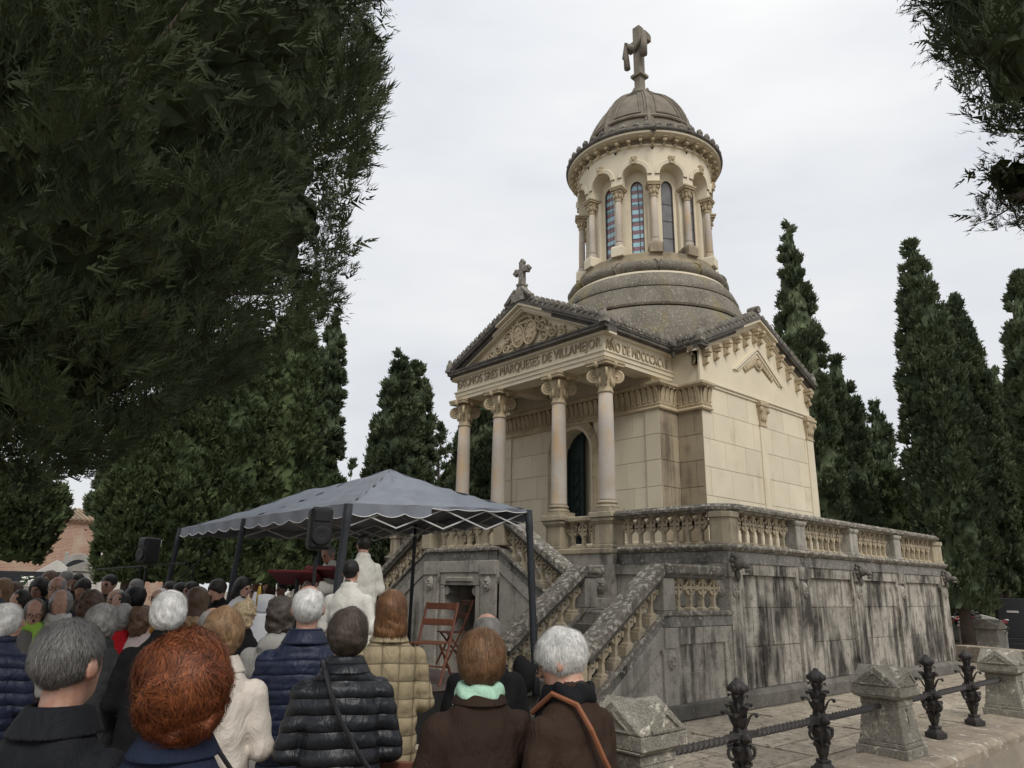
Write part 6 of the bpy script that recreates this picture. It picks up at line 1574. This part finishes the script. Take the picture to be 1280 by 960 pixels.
m_puff = fabric((.016, .018, .022), .36, stitch=(.070,)); m_navp = fabric((.014, .02, .045), .5, stitch=(.072,)); m_quilt = fabric((.33, .27, .17), .75, stitch=(.10, .105)); m_cream = fabric((.60, .54, .47), .6)
# front rows
person(97, 772, 2.05, 'man with short cropped grey hair in a black coat, nearest at bottom left', 'short', ((.11, .105, .10), (.24, .23, .22)), (.013, .014, .017), 'coat', skin=1, bw=1.02, near=2, nst=10400, collar=True, rough=.7, vol=1.0, face=R(128))
person(238, 797, 1.98, 'woman with big curly red hair and navy jacket, nearest in the picture', 'curly', RED, (.016, .022, .042), 'jacket', near=2, nst=16800, vol=1.03, yaw=.75, face=R(130), collar=True)
person(284, 757, 3.5, 'woman with light brown bob in a long cream coat', 'bob', LBR, m_cream, 'long', near=2, nst=2678, collar=True, vol=.93, strap=('pole', 'dark strap bag worn over the cream coat'))
person(437, 757, 3.5, 'woman with short dark greying hair in a shiny black puffer jacket', 'bob', ((.035, .025, .018), (.17, .13, .10)), m_puff, 'jacket', near=2, bw=1.02, collar=True, tex='puffer', nst=4017, vol=.92, rough=.4, strap=('pole', 'black strap bag worn over the black puffer jacket'))
person(388, 729, 4.05, 'balding white haired man in a navy puffer jacket', 'ring', WHITE, m_navp, 'jacket', near=2, bw=1.0, skin=1, tex='puffer', nst=2343, collar=True)
person(354, 745, 4.9, 'woman with dark curly hair in a light grey hooded raincoat', 'curly', ((.05, .038, .03), (.15, .12, .10)), (.30, .29, .27), 'coat', near=1, hood=True, vol=.86, bw=1.05)
person(490, 737, 4.6, 'woman with straight auburn hair in a beige quilted coat', 'long', AUB, m_quilt, 'coat', near=2, tex='quilt', nst=3012, collar=True, pants=(.012, .013, .02), bw=1.0)
person(601, 785, 3.0, 'woman with golden brown hair in a brown coat with mint green scarf', 'bob', ((.12, .06, .028), (.34, .19, .09)), (.035, .022, .016), 'coat', near=2, bw=1.03, nst=5356, vol=.98, scarf=(.42, .66, .50), collar=True)
person(609, 764, 4.1, 'balding grey haired man in a black jacket behind the mint scarf woman', 'ring', GREY, BLACK, 'jacket', near=2, skin=1, bw=1.0, nst=2008, collar=True)
person(712, 785, 3.0, 'white haired woman in brown coat with black scarf and glasses, head bowed', 'short', WHITE, (.042, .026, .019), 'coat', near=2, bw=1.03, nst=5356, vol=1.14, scarf=(.014, .014, .016), yaw=.5, pitch=.35, glasses=True, face=R(182), strap=('strap_tan', 'tan leather strap bag worn over the brown coat')) if M.setdefault('strap_tan', plain('tan_leather', (.22, .085, .04), .5)) else None
# middle rows
person(216, 738, 4.5, 'woman with full white hair in a black coat behind the red haired woman', 'bob', WHITE, BLACK, 'coat', near=1, nst=2800, vol=.97, bw=1.1)
person(157, 752, 5.6, 'woman with short grey hair in a bright red coat', 'bob', GREY, (.36, .012, .018), 'coat', near=1, vol=.85)
person(133, 753, 4.6, 'woman with grey bob in a charcoal puffer jacket behind the cropped grey man', 'bob', GREY, (.035, .036, .038), 'jacket', near=1, tex='puffer', nst=2800, vol=.92)
person(119, 737, 6.3, 'woman with curly brown hair in a tan jacket', 'curly', BROWN, (.24, .17, .11), 'jacket', near=1, vol=.88)
person(182, 755, 5.6, 'woman with wavy brown hair in a pale pink jacket', 'curly', BROWN, (.46, .38, .36), 'jacket', near=1, vol=.82)
person(13, 752, 4.7, 'white haired woman in a navy puffer coat at the left edge', 'bob', WHITE, m_navp, 'coat', near=1, tex='puffer', nst=2800, vol=.92, yaw=-.5)
person(307, 748, 5.6, 'woman with fluffy pale blond hair in a black coat', 'curly', BLOND, BLACK, 'coat', near=1, vol=.82)
person(250, 733, 6.3, 'woman with straight brown hair and fur trimmed dark hood', 'long', BROWN, BLACK, 'coat', near=1, fur=(.30, .20, .11))
person(268, 757, 4.7, 'balding man with grey sides in a dark coat beside the cream coat', 'ring', GREY, (.03, .03, .034), 'coat', near=1, skin=1)
person(47, 746, 6.4, 'elderly woman in grey coat with lime green scarf facing the camera', 'bob', SALT, (.20, .19, .18), 'coat', face='cam', scarf=(.35, .6, .10), vol=.85, pitch=.3, glasses=True, near=1)
person(79, 735, 6.5, 'grey haired woman in a thick white sweater facing right', 'bob', GREY, (.66, .64, .60), 'jacket', face=R(-20), vol=.88, scarf=(.66, .64, .60), near=1)
person(74, 719, 7.8, 'bald man with glasses in a dark jacket behind the white sweater woman', 'ring', GREY, (.03, .033, .04), 'jacket', face=R(-25), skin=1, glasses=True, near=1)
person(30, 735, 7.4, 'woman with black bob over a white blouse at far left', 'bob', DARK, (.55, .53, .5), 'jacket', face=R(-40), vol=.9, pitch=.35)
person(18, 727, 8.6, 'woman with brown hair in a teal jacket at far left', 'long', BROWN, (.04, .10, .11), 'jacket', face=R(-35))
person(4, 722, 8.2, 'fair haired woman cut by the left edge in a slate jacket', 'long', LBR, (.10, .12, .15), 'jacket', face=R(-45))
person(52, 721, 9.0, 'woman with black hair in a black jacket behind the bald man', 'bob', DARK, (.015, .015, .018), 'jacket', face=R(-35), skin=2, pitch=.2)
person(63, 713, 10.5, 'woman with brown hair in an ochre jacket at the back left', 'bob', BROWN, (.20, .13, .06), 'jacket', face=R(-35))
person(83, 713, 10.5, 'grey haired man in a dark suit at the back left', 'short', GREY, (.02, .02, .024), 'jacket', face=R(-40), skin=1)
person(98, 716, 10.8, 'person with dark hair and khaki coat behind the brown jacket man', 'short', DARK, (.10, .09, .05), 'jacket', face=R(-40), skin=2)
person(108, 721, 9, 'dark haired man in a brown jacket looking down', 'short', DARK, (.09, .065, .04), 'jacket', face=R(-40), skin=2, pitch=.35)
person(138, 717, 9.5, 'bearded man in an olive field jacket', 'short', DARK, (.11, .10, .06), 'jacket', face=R(-45), skin=1)
person(171, 723, 9.8, 'grey haired man in a grey jacket right of the bearded man', 'short', GREY, (.12, .12, .12), 'jacket', face=R(-45), skin=1)
person(146, 735, 8.2, 'woman with ash blond bob in a dark blue jacket', 'bob', ((.30, .26, .20), (.5, .45, .38)), (.03, .035, .07), 'jacket', face=R(-50), vol=.85)
person(155, 738, 7.9, 'woman with black hair in a plum top', 'bob', DARK, (.07, .03, .06), 'jacket', face=R(-55), vol=.85, pitch=.25)
person(173, 733, 8.6, 'person in a black hooded coat seen from behind', 'bob', ((.008, .008, .009), (.012, .012, .012)), BLACK, 'coat', hood=True, vol=1.1)
person(200, 734, 8.6, 'white haired woman with dark glasses in a yellow orange jacket', 'bob', WHITE, (.55, .26, .02), 'jacket', face=R(-50), vol=.85, glasses=True)
person(213, 726, 10, 'dark haired young woman in a pale top by the left tent leg', 'long', DARK, (.35, .34, .33), 'jacket', face=R(-60))
person(226, 727, 9.8, 'woman with long black hair in a black top right of the left tent leg', 'long', DARK, (.02, .02, .02), 'jacket', face=R(-60))
person(239, 726, 9.8, 'woman with long dark hair and maroon jacket left of the man in black', 'long', DARK, (.07, .02, .02), 'jacket', face=R(-60), skin=2)
person(276, 723, 8.8, 'dark haired man dressed all in black under the tent edge', 'short', DARK, BLACK, 'jacket', face=R(-70), bw=1.15, pitch=.3, vol=1.08)
person(304, 720, 9.6, 'dark haired woman in a white shirt looking right under the tent', 'long', DARK, (.68, .68, .70), 'jacket', face=R(20), pitch=.2)
person(320, 729, 11.6, 'woman with reddish hair in an olive dress resting her chin on her hand', 'long', AUB, (.08, .085, .05), 'long', face=R(-70), pose='chin')
person(334, 729, 12.2, 'woman with dark glasses in a dark green jacket behind the altar', 'bob', BROWN, (.02, .05, .035), 'jacket', face=R(-75), glasses=True, vol=.85)
person(353, 727, 13.0, 'man in a pale green patterned shirt behind the lectern', 'short', DARK, (.22, .27, .20), 'jacket', face=R(-75), skin=2)
person(383, 722, 12.6, 'dark haired man in black standing behind the lectern', 'short', DARK, BLACK, 'jacket', face=R(-75), skin=1)
# celebrants
CG = 'celebrants in white robes under the tent'
m_robe = fabric((.72, .70, .64), .8, bs=30); m_robe2 = fabric((.60, .585, .53), .8, bs=30)
pr = person(414, 679, 9.7, 'bald celebrant in white vestment reading from a red book', 'ring', GREY, m_robe, 'robe', z0=.6, face=R(-70), skin=1, pose='book', tex='pleat', pitch=.4, near=1, group=CG)
person(456, 668, 9.2, 'black haired server standing in a white robe under the tent', 'short', DARK, m_robe2, 'robe', z0=.6, face=R(165), tex='pleat', near=1, group=CG, vol=1.06, pitch=.15)
person(440, 699, 7.4, 'dark haired server in white robe seen from behind at the near tent leg', 'short', DARK, m_robe, 'robe', z0=.28, face=R(130), tex='pleat', near=1, group=CG, bw=1.05)
person(475, 735, 9.9, 'dark haired person half hidden behind the servers', 'short', DARK, (.06, .025, .02), 'jacket', z0=0, face=R(150), skin=2)
b0 = at(408, 717, 9.4); m = MB().box(-.24, .24, -.17, .17, -.03, .03); m.xf(Matrix.Translation(b0) @ Matrix.Rotation(R(20), 4, 'Z') @ Matrix.Rotation(R(-25), 4, 'X')); tag(m.build('open_book', 'red', None, bev=.008), 'large dark red book held by the bald celebrant', 'book')

# ------------------------------------------------------------------ trees
def leaf_mat(name, a, b_, dead=None):
    m, t, b = mk(name); g = nd(t, 'ShaderNodeNewGeometry'); P = wpos(t)
    col = mixc(t, g.outputs['Random Per Island'], a, b_); col = mixc(t, ramp(t, noise(t, P, .9, 3), .35, .68), col, (a[0]*.75, a[1]*.78, a[2]*.78))
    if dead: col = mixc(t, ramp(t, noise(t, P, 1.7, 2), .70, .76), col, dead)
    t.links.new(col, b.inputs['Base Color']); b.inputs['Roughness'].default_value = .75; b.inputs['Specular IOR Level'].default_value = .2
    return m
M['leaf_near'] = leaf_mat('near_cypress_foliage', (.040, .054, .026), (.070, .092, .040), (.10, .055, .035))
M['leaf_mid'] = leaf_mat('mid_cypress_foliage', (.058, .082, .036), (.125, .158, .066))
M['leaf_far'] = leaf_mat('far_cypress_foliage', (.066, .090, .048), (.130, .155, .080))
M['bark'] = stone('bark', (.13, .10, .08), (.07, .055, .045), 4, bs=.8, var=0, grain=30)
def sprays(C, Dr, size, nb, seed, spread=.75, wid=.12, short=.42):
    """feathery fronds: nb short blades set alternately along a stem"""
    r = np.random.default_rng(seed); n = len(C); Dr = Dr/(np.linalg.norm(Dr, axis=1, keepdims=True)+1e-9)
    a = r.normal(0, 1, (n, 3)); sd_ = np.cross(Dr, a); sd_ /= np.linalg.norm(sd_, axis=1, keepdims=True)+1e-9; nr = np.cross(Dr, sd_)
    out = []; bend = r.normal(0, .25, (n, 1))
    for k in range(nb):
        t = k/max(nb-1, 1); sg = 1 if k % 2 else -1; sp = sg*spread*r.uniform(.6, 1.3, (n, 1))*(1-.75*t)
        base = C+Dr*(size[:, None]*t*.72)+nr*(bend*size[:, None]*t*t); d = Dr+sd_*sp+nr*r.normal(0, .22, (n, 1)); d /= np.linalg.norm(d, axis=1, keepdims=True)
        L = (size*r.uniform(.8, 1.25, n)*short*(1.15-.45*t))[:, None]; w_ = np.cross(d, nr); w_ /= np.linalg.norm(w_, axis=1, keepdims=True)+1e-9; w_ = w_*L*wid
        out.append(np.stack([base-w_, base+w_, base+d*L], 1))
    V = np.stack(out, 1).reshape(-1, 3); return V, np.arange(len(V)).reshape(-1, 3)
def rough_core(pf, z0, H_, k0, n, k, jit, seed, ok=None):
    """dense leafy inside of a crown: finely broken surface"""
    r = np.random.default_rng(seed); ph = r.uniform(0, 6, 6); t = np.linspace(0, 1, k+1)[:, None]; a = (2*np.pi*np.arange(n)/n)[None]
    R_ = np.array([pf(q) for q in t[:, 0]])[:, None]*k0*(1+.07*np.sin(a*5+ph[0]+t*5)+.05*np.sin(a*3-t*23+ph[1])+.05*np.sin(t*41+ph[2]+a*2)+.05*np.sin(a*11+t*60+ph[3])+.04*np.sin(a*17-t*85+ph[4]))
    a = a+r.normal(0, jit/np.maximum(R_, .2)*.7, (k+1, n)); R_ = np.maximum(R_+r.normal(0, jit, (k+1, n)), .02); z = z0+(H_-z0)*t*.985+r.normal(0, jit*.8, (k+1, n))
    V = np.stack([R_*np.cos(a), R_*np.sin(a), z], -1).reshape(-1, 3); i, j = np.meshgrid(np.arange(n), np.arange(k), indexing='ij'); p = (j*n+i).ravel(); q = (j*n+(i+1) % n).ravel()
    F = np.concatenate([np.stack([p, q, q+n], 1), np.stack([p, q+n, p+n], 1)])
    if ok is not None: g = ok(V); F = F[g[F].all(1)]
    return V, F
def crown_points(H_, z0, prof, nc, npc, cr, seed, up=.9, fill=.0, ridges=5, lean=0):
    r = np.random.default_rng(seed); ph = r.uniform(0, 6.28, 6)
    # clump centres: weight by radius
    zt = np.linspace(0, 1, 200); w_ = np.array([prof(t) for t in zt])+.08; w_ /= w_.sum(); tz = r.choice(zt, nc, p=w_)+r.uniform(-.0025, .0025, nc); tz = np.clip(tz, 0, 1)
    th = r.uniform(0, 6.28, nc); R_ = np.array([prof(t) for t in tz]); lump = 1+.07*np.sin(th*ridges+ph[0]+tz*5)+.05*np.sin(th*3-tz*23+ph[1])+.05*np.sin(tz*41+ph[2]+th*2)
    inn = np.where(r.uniform(0, 1, nc) < fill, r.uniform(.3, .85, nc), 1.0); rad = R_*lump*inn
    cc = np.stack([rad*np.cos(th), rad*np.sin(th), z0+tz*(H_-z0)], 1); crr = cr*r.uniform(.6, 1.25, nc)*(.55+.45*np.minimum(R_/max(R_.max(), 1e-6)*1.3, 1))
    k = np.repeat(np.arange(nc), npc); u_ = r.normal(0, 1, (nc*npc, 3)); u_ /= np.linalg.norm(u_, axis=1, keepdims=True); outw = np.stack([np.cos(th), np.sin(th), np.zeros(nc)], 1)[k]
    fl = ((u_*outw).sum(1) < -.35); u_[fl] = -u_[fl]; u_[:, 2] = np.where(u_[:, 2] < -.5, -u_[:, 2], u_[:, 2])
    C = cc[k]+u_*crr[k][:, None]*r.uniform(.45, 1, (nc*npc, 1))*np.array([1, 1, 1.35]); Dr = u_*.55+outw*.35+np.array([0, 0, up])+r.normal(0, .22, (nc*npc, 3)); 
    return C, Dr
def trunk_mesh(root, x, y, H_, r0, lean=(0, 0), limbs=0, z0=1.0, prof=None, seed=0):
    m = MB(); r = random.Random(seed); n = 8
    m.tube([(x+lean[0]*i/n+.04*r.uniform(-1, 1), y+lean[1]*i/n+.04*r.uniform(-1, 1), H_*i/n) for i in range(n+1)], [r0*(1.25 if i == 0 else 1-.85*i/n) for i in range(n+1)], 9)
    for k in range(limbs):
        t = r.uniform(.12, .75); z = z0+(H_-z0)*t; a = r.uniform(0, 6.28); L = (prof(t) if prof else 1)*r.uniform(.75, .98); b = r0*(.38-.25*t)
        pts = [(x+lean[0]*z/H_, y+lean[1]*z/H_, z-.25*L)]
        for j in range(1, 6): q = j/5; pts.append((pts[0][0]+L*q*math.cos(a+.25*q), pts[0][1]+L*q*math.sin(a+.25*q), pts[0][2]+L*(.55*q*q+.15*q)+.05*r.uniform(-1, 1)))
        m.tube(pts, [b*(1-.8*j/5) for j in range(6)], 6)
        for j in range(3):
            p = Vector(pts[2+j]); d = Vector((r.uniform(-1, 1), r.uniform(-1, 1), r.uniform(-.2, .8))).normalized()*L*.35; m.tube([p, p+d*.5+Vector((0, 0, .05)), p+d], [b*.35, b*.22, b*.08], 5)
    return m.build('trunk', 'bark', root, smooth=True)
def cyp_prof(rb, rm, top=.10, peak=.28, pw=1.5):
    def f(t):
        if t < peak: return rb+(rm-rb)*math.sin(t/peak*math.pi/2)
        q = (t-peak)/(1-peak); return rm*((1-q**pw)*(1-top)+top*(1-q**6))
    return f
def cypress(u, v, D, hw, label, mat='leaf_far', z0=.5, nc=210, npc=46, nb=4, size=None, rbk=.75, top=.22, peak=.30, pw=1.9, seed=1, tr=.18, group='cypress trees around the mausoleum', cr=None, core=.85, name='cypress_tree', limbs=0, fill=0, at_front=True):
    p = at(u, v, D); x, y, H_ = p[0], p[1], p[2]; rm = hw*D/FPX; pf = cyp_prof(rm*rbk, rm*.9, top, peak, pw); r = empty(name, (x, y, 0), label, 'tree', group)
    trunk_mesh(r, x, y, H_*.93, tr, seed=seed, limbs=limbs, z0=z0, prof=pf)
    C, Dr = crown_points(H_, z0, pf, nc, npc, cr or rm*.17, seed, fill=fill); s = size or .0080*D
    if at_front: # thin out the side nobody sees
        away = (C[:, 0]*(x-CAM[0])+C[:, 1]*(y-CAM[1]))/math.hypot(x-CAM[0], y-CAM[1]) > rm*.25; k = ~away | (np.random.default_rng(seed).uniform(0, 1, len(C)) < .35); C, Dr = C[k], Dr[k]
    V, F = sprays(C, Dr, s*np.random.default_rng(seed).uniform(.7, 1.3, len(C)), nb, seed, wid=.33, short=.62)
    if core:
        kk = int(np.clip(H_/(.0075*D), 24, 90)); V2, F2 = rough_core(pf, z0, H_, core, 56, kk, .0022*D, seed); F = np.concatenate([F, F2+len(V)]); V = np.concatenate([V, V2])
    o = bpy.data.objects.new('crown', np_mesh('crown', V, F, M[mat])); link(o, r)
    return r
L_ = 'tall dark cypress '
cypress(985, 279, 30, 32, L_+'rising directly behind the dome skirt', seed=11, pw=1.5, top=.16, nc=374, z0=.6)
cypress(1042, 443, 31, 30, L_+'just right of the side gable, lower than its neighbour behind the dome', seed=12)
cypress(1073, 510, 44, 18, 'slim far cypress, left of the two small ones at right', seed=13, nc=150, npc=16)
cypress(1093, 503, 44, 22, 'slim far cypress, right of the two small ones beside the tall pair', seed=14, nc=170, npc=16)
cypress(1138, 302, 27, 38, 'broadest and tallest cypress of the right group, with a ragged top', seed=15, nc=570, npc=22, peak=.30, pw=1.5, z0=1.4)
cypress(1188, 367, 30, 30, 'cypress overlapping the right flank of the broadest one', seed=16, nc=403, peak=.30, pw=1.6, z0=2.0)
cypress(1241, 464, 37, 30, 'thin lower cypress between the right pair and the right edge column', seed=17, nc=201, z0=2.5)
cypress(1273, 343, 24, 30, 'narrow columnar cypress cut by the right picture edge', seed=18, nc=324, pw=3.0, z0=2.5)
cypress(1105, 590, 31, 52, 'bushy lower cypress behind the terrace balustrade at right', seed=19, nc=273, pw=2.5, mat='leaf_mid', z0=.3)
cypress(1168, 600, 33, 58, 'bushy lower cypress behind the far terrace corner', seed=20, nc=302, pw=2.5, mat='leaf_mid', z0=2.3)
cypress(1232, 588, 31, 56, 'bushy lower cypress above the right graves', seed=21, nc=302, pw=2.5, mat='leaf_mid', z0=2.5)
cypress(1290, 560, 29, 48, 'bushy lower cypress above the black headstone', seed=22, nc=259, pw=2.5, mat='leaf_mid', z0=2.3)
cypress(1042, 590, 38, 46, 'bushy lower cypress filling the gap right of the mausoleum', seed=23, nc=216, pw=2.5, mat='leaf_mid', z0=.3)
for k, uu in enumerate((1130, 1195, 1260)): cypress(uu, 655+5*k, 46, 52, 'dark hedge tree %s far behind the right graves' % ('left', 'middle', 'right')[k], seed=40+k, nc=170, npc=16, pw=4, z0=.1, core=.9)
# left side
cypress(421, 386, 26, 19, 'narrow tall cypress directly right of the big dark overhanging tree', seed=24, nc=259, pw=2.6, top=.25)
cypress(500, 446, 24, 33, 'left top of the double cypress behind the tent peak', seed=25, nc=331, pw=2.2, top=.2)
cypress(522, 455, 24.8, 27, 'right top of the double cypress behind the tent peak', seed=26, nc=273, pw=2.6, top=.25)
cypress(551, 533, 31, 24, 'thin open crowned tree left of the outermost portico column', seed=27, nc=120, npc=26, core=0, fill=.4, pw=2.5)
cypress(603, 500, 22, 40, 'cypress seen between the portico columns', seed=28, nc=302, pw=2.6)
cypress(563, 590, 24, 30, 'low bushy cypress behind the left column bases', seed=29, nc=187, pw=2.6, mat='leaf_mid')
cypress(465, 578, 62, 5, 'tiny pointed cypress far off left of the double cypress', seed=30, nc=50, npc=16, tr=.1)
cypress(440, 577, 50, 7, 'small open tree far off behind the tent ridge', seed=31, nc=40, npc=16, core=0, tr=.1, pw=3)
cypress(137, 574, 46, 15, 'smooth pointed cypress above the brick building roof', seed=32, nc=187, pw=2.0)
cypress(111, 620, 60, 5, 'tiny cypress tip above the brick building roof, left one', seed=33, nc=40, npc=16, tr=.1)
for (u_, v_, D_, h_, lb_, sd2) in ((372, 380, 20.5, 42, 'tallest bright green cypress behind the tent, right of its group', 34), (312, 395, 19.5, 46, 'green cypress behind the tent, second from the right of its group', 35), (252, 440, 18.5, 46, 'green cypress with visible trunk left of the tent, half under the overhanging tree', 36), (196, 500, 17.8, 40, 'leftmost green cypress of the group beside the left loudspeaker', 39)):
    cypress(u_, v_, D_, h_, lb_, seed=sd2, nc=560, npc=24, pw=2.0, mat='leaf_mid', z0=1.75, top=.22, size=.14, tr=.22, peak=.4)
cypress(420, 600, 21, 40, 'low dark cypress behind the celebrants', seed=37, nc=230, npc=30, pw=3.2, mat='leaf_mid', z0=1.2, tr=.2)
cypress(18, 585, 17, 62, 'low spreading evergreen at the left edge before the graves', seed=38, nc=370, npc=20, pw=2.6, mat='leaf_mid', z0=2.15, rbk=.6, top=.35, size=.14, tr=.16, limbs=7, peak=.45, name='evergreen_tree')
# the huge near tree on the left
def near_tree(u, D, tab, label, nc, npc, seed, fill, cr, size, name='overhanging_cypress', bare=(), nb=9, keep=None):
    g = on_ground(u, 900); dirv = at(u, 735, 1)-CAM; dirv[2] = 0; dirv /= np.linalg.norm(dirv); x, y = CAM[0]+dirv[0]*D, CAM[1]+dirv[1]*D
    T_ = np.array(tab); z0, H_ = T_[0, 0], T_[-1, 0]; pf = lambda t: float(np.interp(z0+t*(H_-z0), T_[:, 0], T_[:, 1])); r = empty(name, (x, y, 0), label, 'tree')
    rg = random.Random(seed); m = MB(); n = 10
    m.tube([(x+.06*rg.uniform(-1, 1), y+.06*rg.uniform(-1, 1), H_*.95*i/n) for i in range(n+1)], [.30*(1.3 if i == 0 else 1-.85*i/n) for i in range(n+1)], 12); m.build('trunk', 'bark', r, smooth=True)
    C, Dr = crown_points(H_, z0, pf, nc, npc, cr, seed, up=.55, fill=fill, ridges=4); rr = np.random.default_rng(seed)
    n2 = nc*npc//4; z_ = rr.uniform(0, 1, n2); R2 = np.array([pf(t) for t in z_])*np.sqrt(rr.uniform(.06, .80, n2)); t2 = rr.uniform(0, 6.28, n2)
    C2 = np.stack([R2*np.cos(t2), R2*np.sin(t2), z0+.25+z_*(H_-z0-.25)], 1); D2 = rr.normal(0, 1, (n2, 3))+np.stack([np.cos(t2), np.sin(t2), 0*t2+.5], 1)
    def trim(C, jit):      # crown outline
        Q = C+np.array([x, y, 0])-CAM; w_ = Q @ FWD; uu = 640+FPX*(Q @ RT)/np.maximum(w_, .3)+rr.normal(0, jit, len(C)); vv = 480-FPX*(Q @ UP)/np.maximum(w_, .3)+rr.normal(0, jit, len(C)); return keep(uu, vv) | (w_ < .3)
    k = trim(C, 7); C, Dr = C[k], Dr[k]; k = trim(C2, 10); C2, D2 = C2[k], D2[k]
    def above(C): Q = C+np.array([x, y, 0])-CAM; w_ = np.maximum(Q @ FWD, .3); vv = 480-FPX*(Q @ UP)/w_; uu = 640+FPX*(Q @ RT)/w_; return ((vv > -70) & (uu > -90) & (uu < 1370) & (Q @ FWD > .3)) | (rr.uniform(0, 1, len(C)) < .16)
    k = above(C); C, Dr = C[k], Dr[k]; k = above(C2); C2, D2 = C2[k], D2[k]
    V, F = sprays(C, Dr, size*rr.uniform(.6, 1.35, len(C)), nb, seed, spread=.8, wid=.10, short=.40); V2, F2 = sprays(C2, D2, size*1.1*rr.uniform(.7, 1.3, len(C2)), 6, seed+1, spread=.9, wid=.16)
    ok = lambda V: trim(V, 0) & trim(V*np.array([1.10, 1.10, 1])-np.array([0, 0, .25]), 0)
    V3, F3 = rough_core(pf, z0+.6, H_, .62, 230, 150, .03, seed, ok)
    F = np.concatenate([F, F2+len(V), F3+len(V)+len(V2)]); V = np.concatenate([V, V2, V3])
    o = bpy.data.objects.new('crown', np_mesh('crown', V, F, M['leaf_near'])); link(o, r)
    for k in range(46):
        t = rg.random()**1.2*.8; z = z0+(H_-z0)*t; a = rg.uniform(0, 6.28); L = pf(t)*rg.uniform(.7, .97); b = .075*(1-.6*t); m = MB(); pts = []
        zz = max(z-.35*L, 1.2)
        for j in range(8): q = j/7; pts.append((x+L*q*math.cos(a+.3*q*math.sin(k)), y+L*q*math.sin(a+.3*q*math.sin(k)), zz+(z-zz)*q**1.6+.06*rg.uniform(-1, 1)*q))
        tip = np.array([pts[-1]])-np.array([x, y, 0])
        if not (trim(tip, 0)[0] and trim(tip+np.array([[0, 0, .25]]), 0)[0] and trim(tip-np.array([[0, 0, .3]]), 0)[0]): continue
        m.tube(pts, [b*(1-.85*j/7) for j in range(8)], 7); lb = m.build('limb', 'bark', r, smooth=True); m = MB()
        for j in range(9):
            p = Vector(pts[2+j % 6]); d = Vector((rg.uniform(-1, 1), rg.uniform(-1, 1), rg.uniform(-.7, .6))).normalized()*rg.uniform(.25, .6)
            m.tube([p, p+d*.35+Vector((0, 0, -.04)), p+d*.7+Vector((rg.uniform(-.05, .05), rg.uniform(-.05, .05), -.05)), p+d], [.012, .009, .006, .003], 4)
        tag(m.build('twigs', 'bark', lb), kind='stuff')
    return r
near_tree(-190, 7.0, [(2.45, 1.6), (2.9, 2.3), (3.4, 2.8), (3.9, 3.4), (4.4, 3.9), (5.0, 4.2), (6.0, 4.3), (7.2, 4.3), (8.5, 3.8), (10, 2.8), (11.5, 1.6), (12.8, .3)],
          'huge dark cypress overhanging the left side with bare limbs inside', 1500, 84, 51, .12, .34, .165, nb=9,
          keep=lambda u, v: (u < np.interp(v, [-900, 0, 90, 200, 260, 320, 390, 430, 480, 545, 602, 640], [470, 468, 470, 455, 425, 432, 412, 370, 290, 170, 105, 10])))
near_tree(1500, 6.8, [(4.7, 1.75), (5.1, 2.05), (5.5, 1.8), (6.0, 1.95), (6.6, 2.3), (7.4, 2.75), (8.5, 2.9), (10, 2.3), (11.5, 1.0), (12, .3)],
          'dark evergreen branches hanging in at the top right corner', 560, 60, 52, .2, .30, .16, nb=9,
          keep=lambda u, v: ((v < 168) | (v > 196) | (u > 1300)) & (u > np.interp(v, [-900, -60, 0, 40, 85, 130, 175, 200, 250, 275, 292, 300], [900, 1090, 1135, 1168, 1182, 1225, 1238, 1240, 1226, 1222, 1262, 1400])))
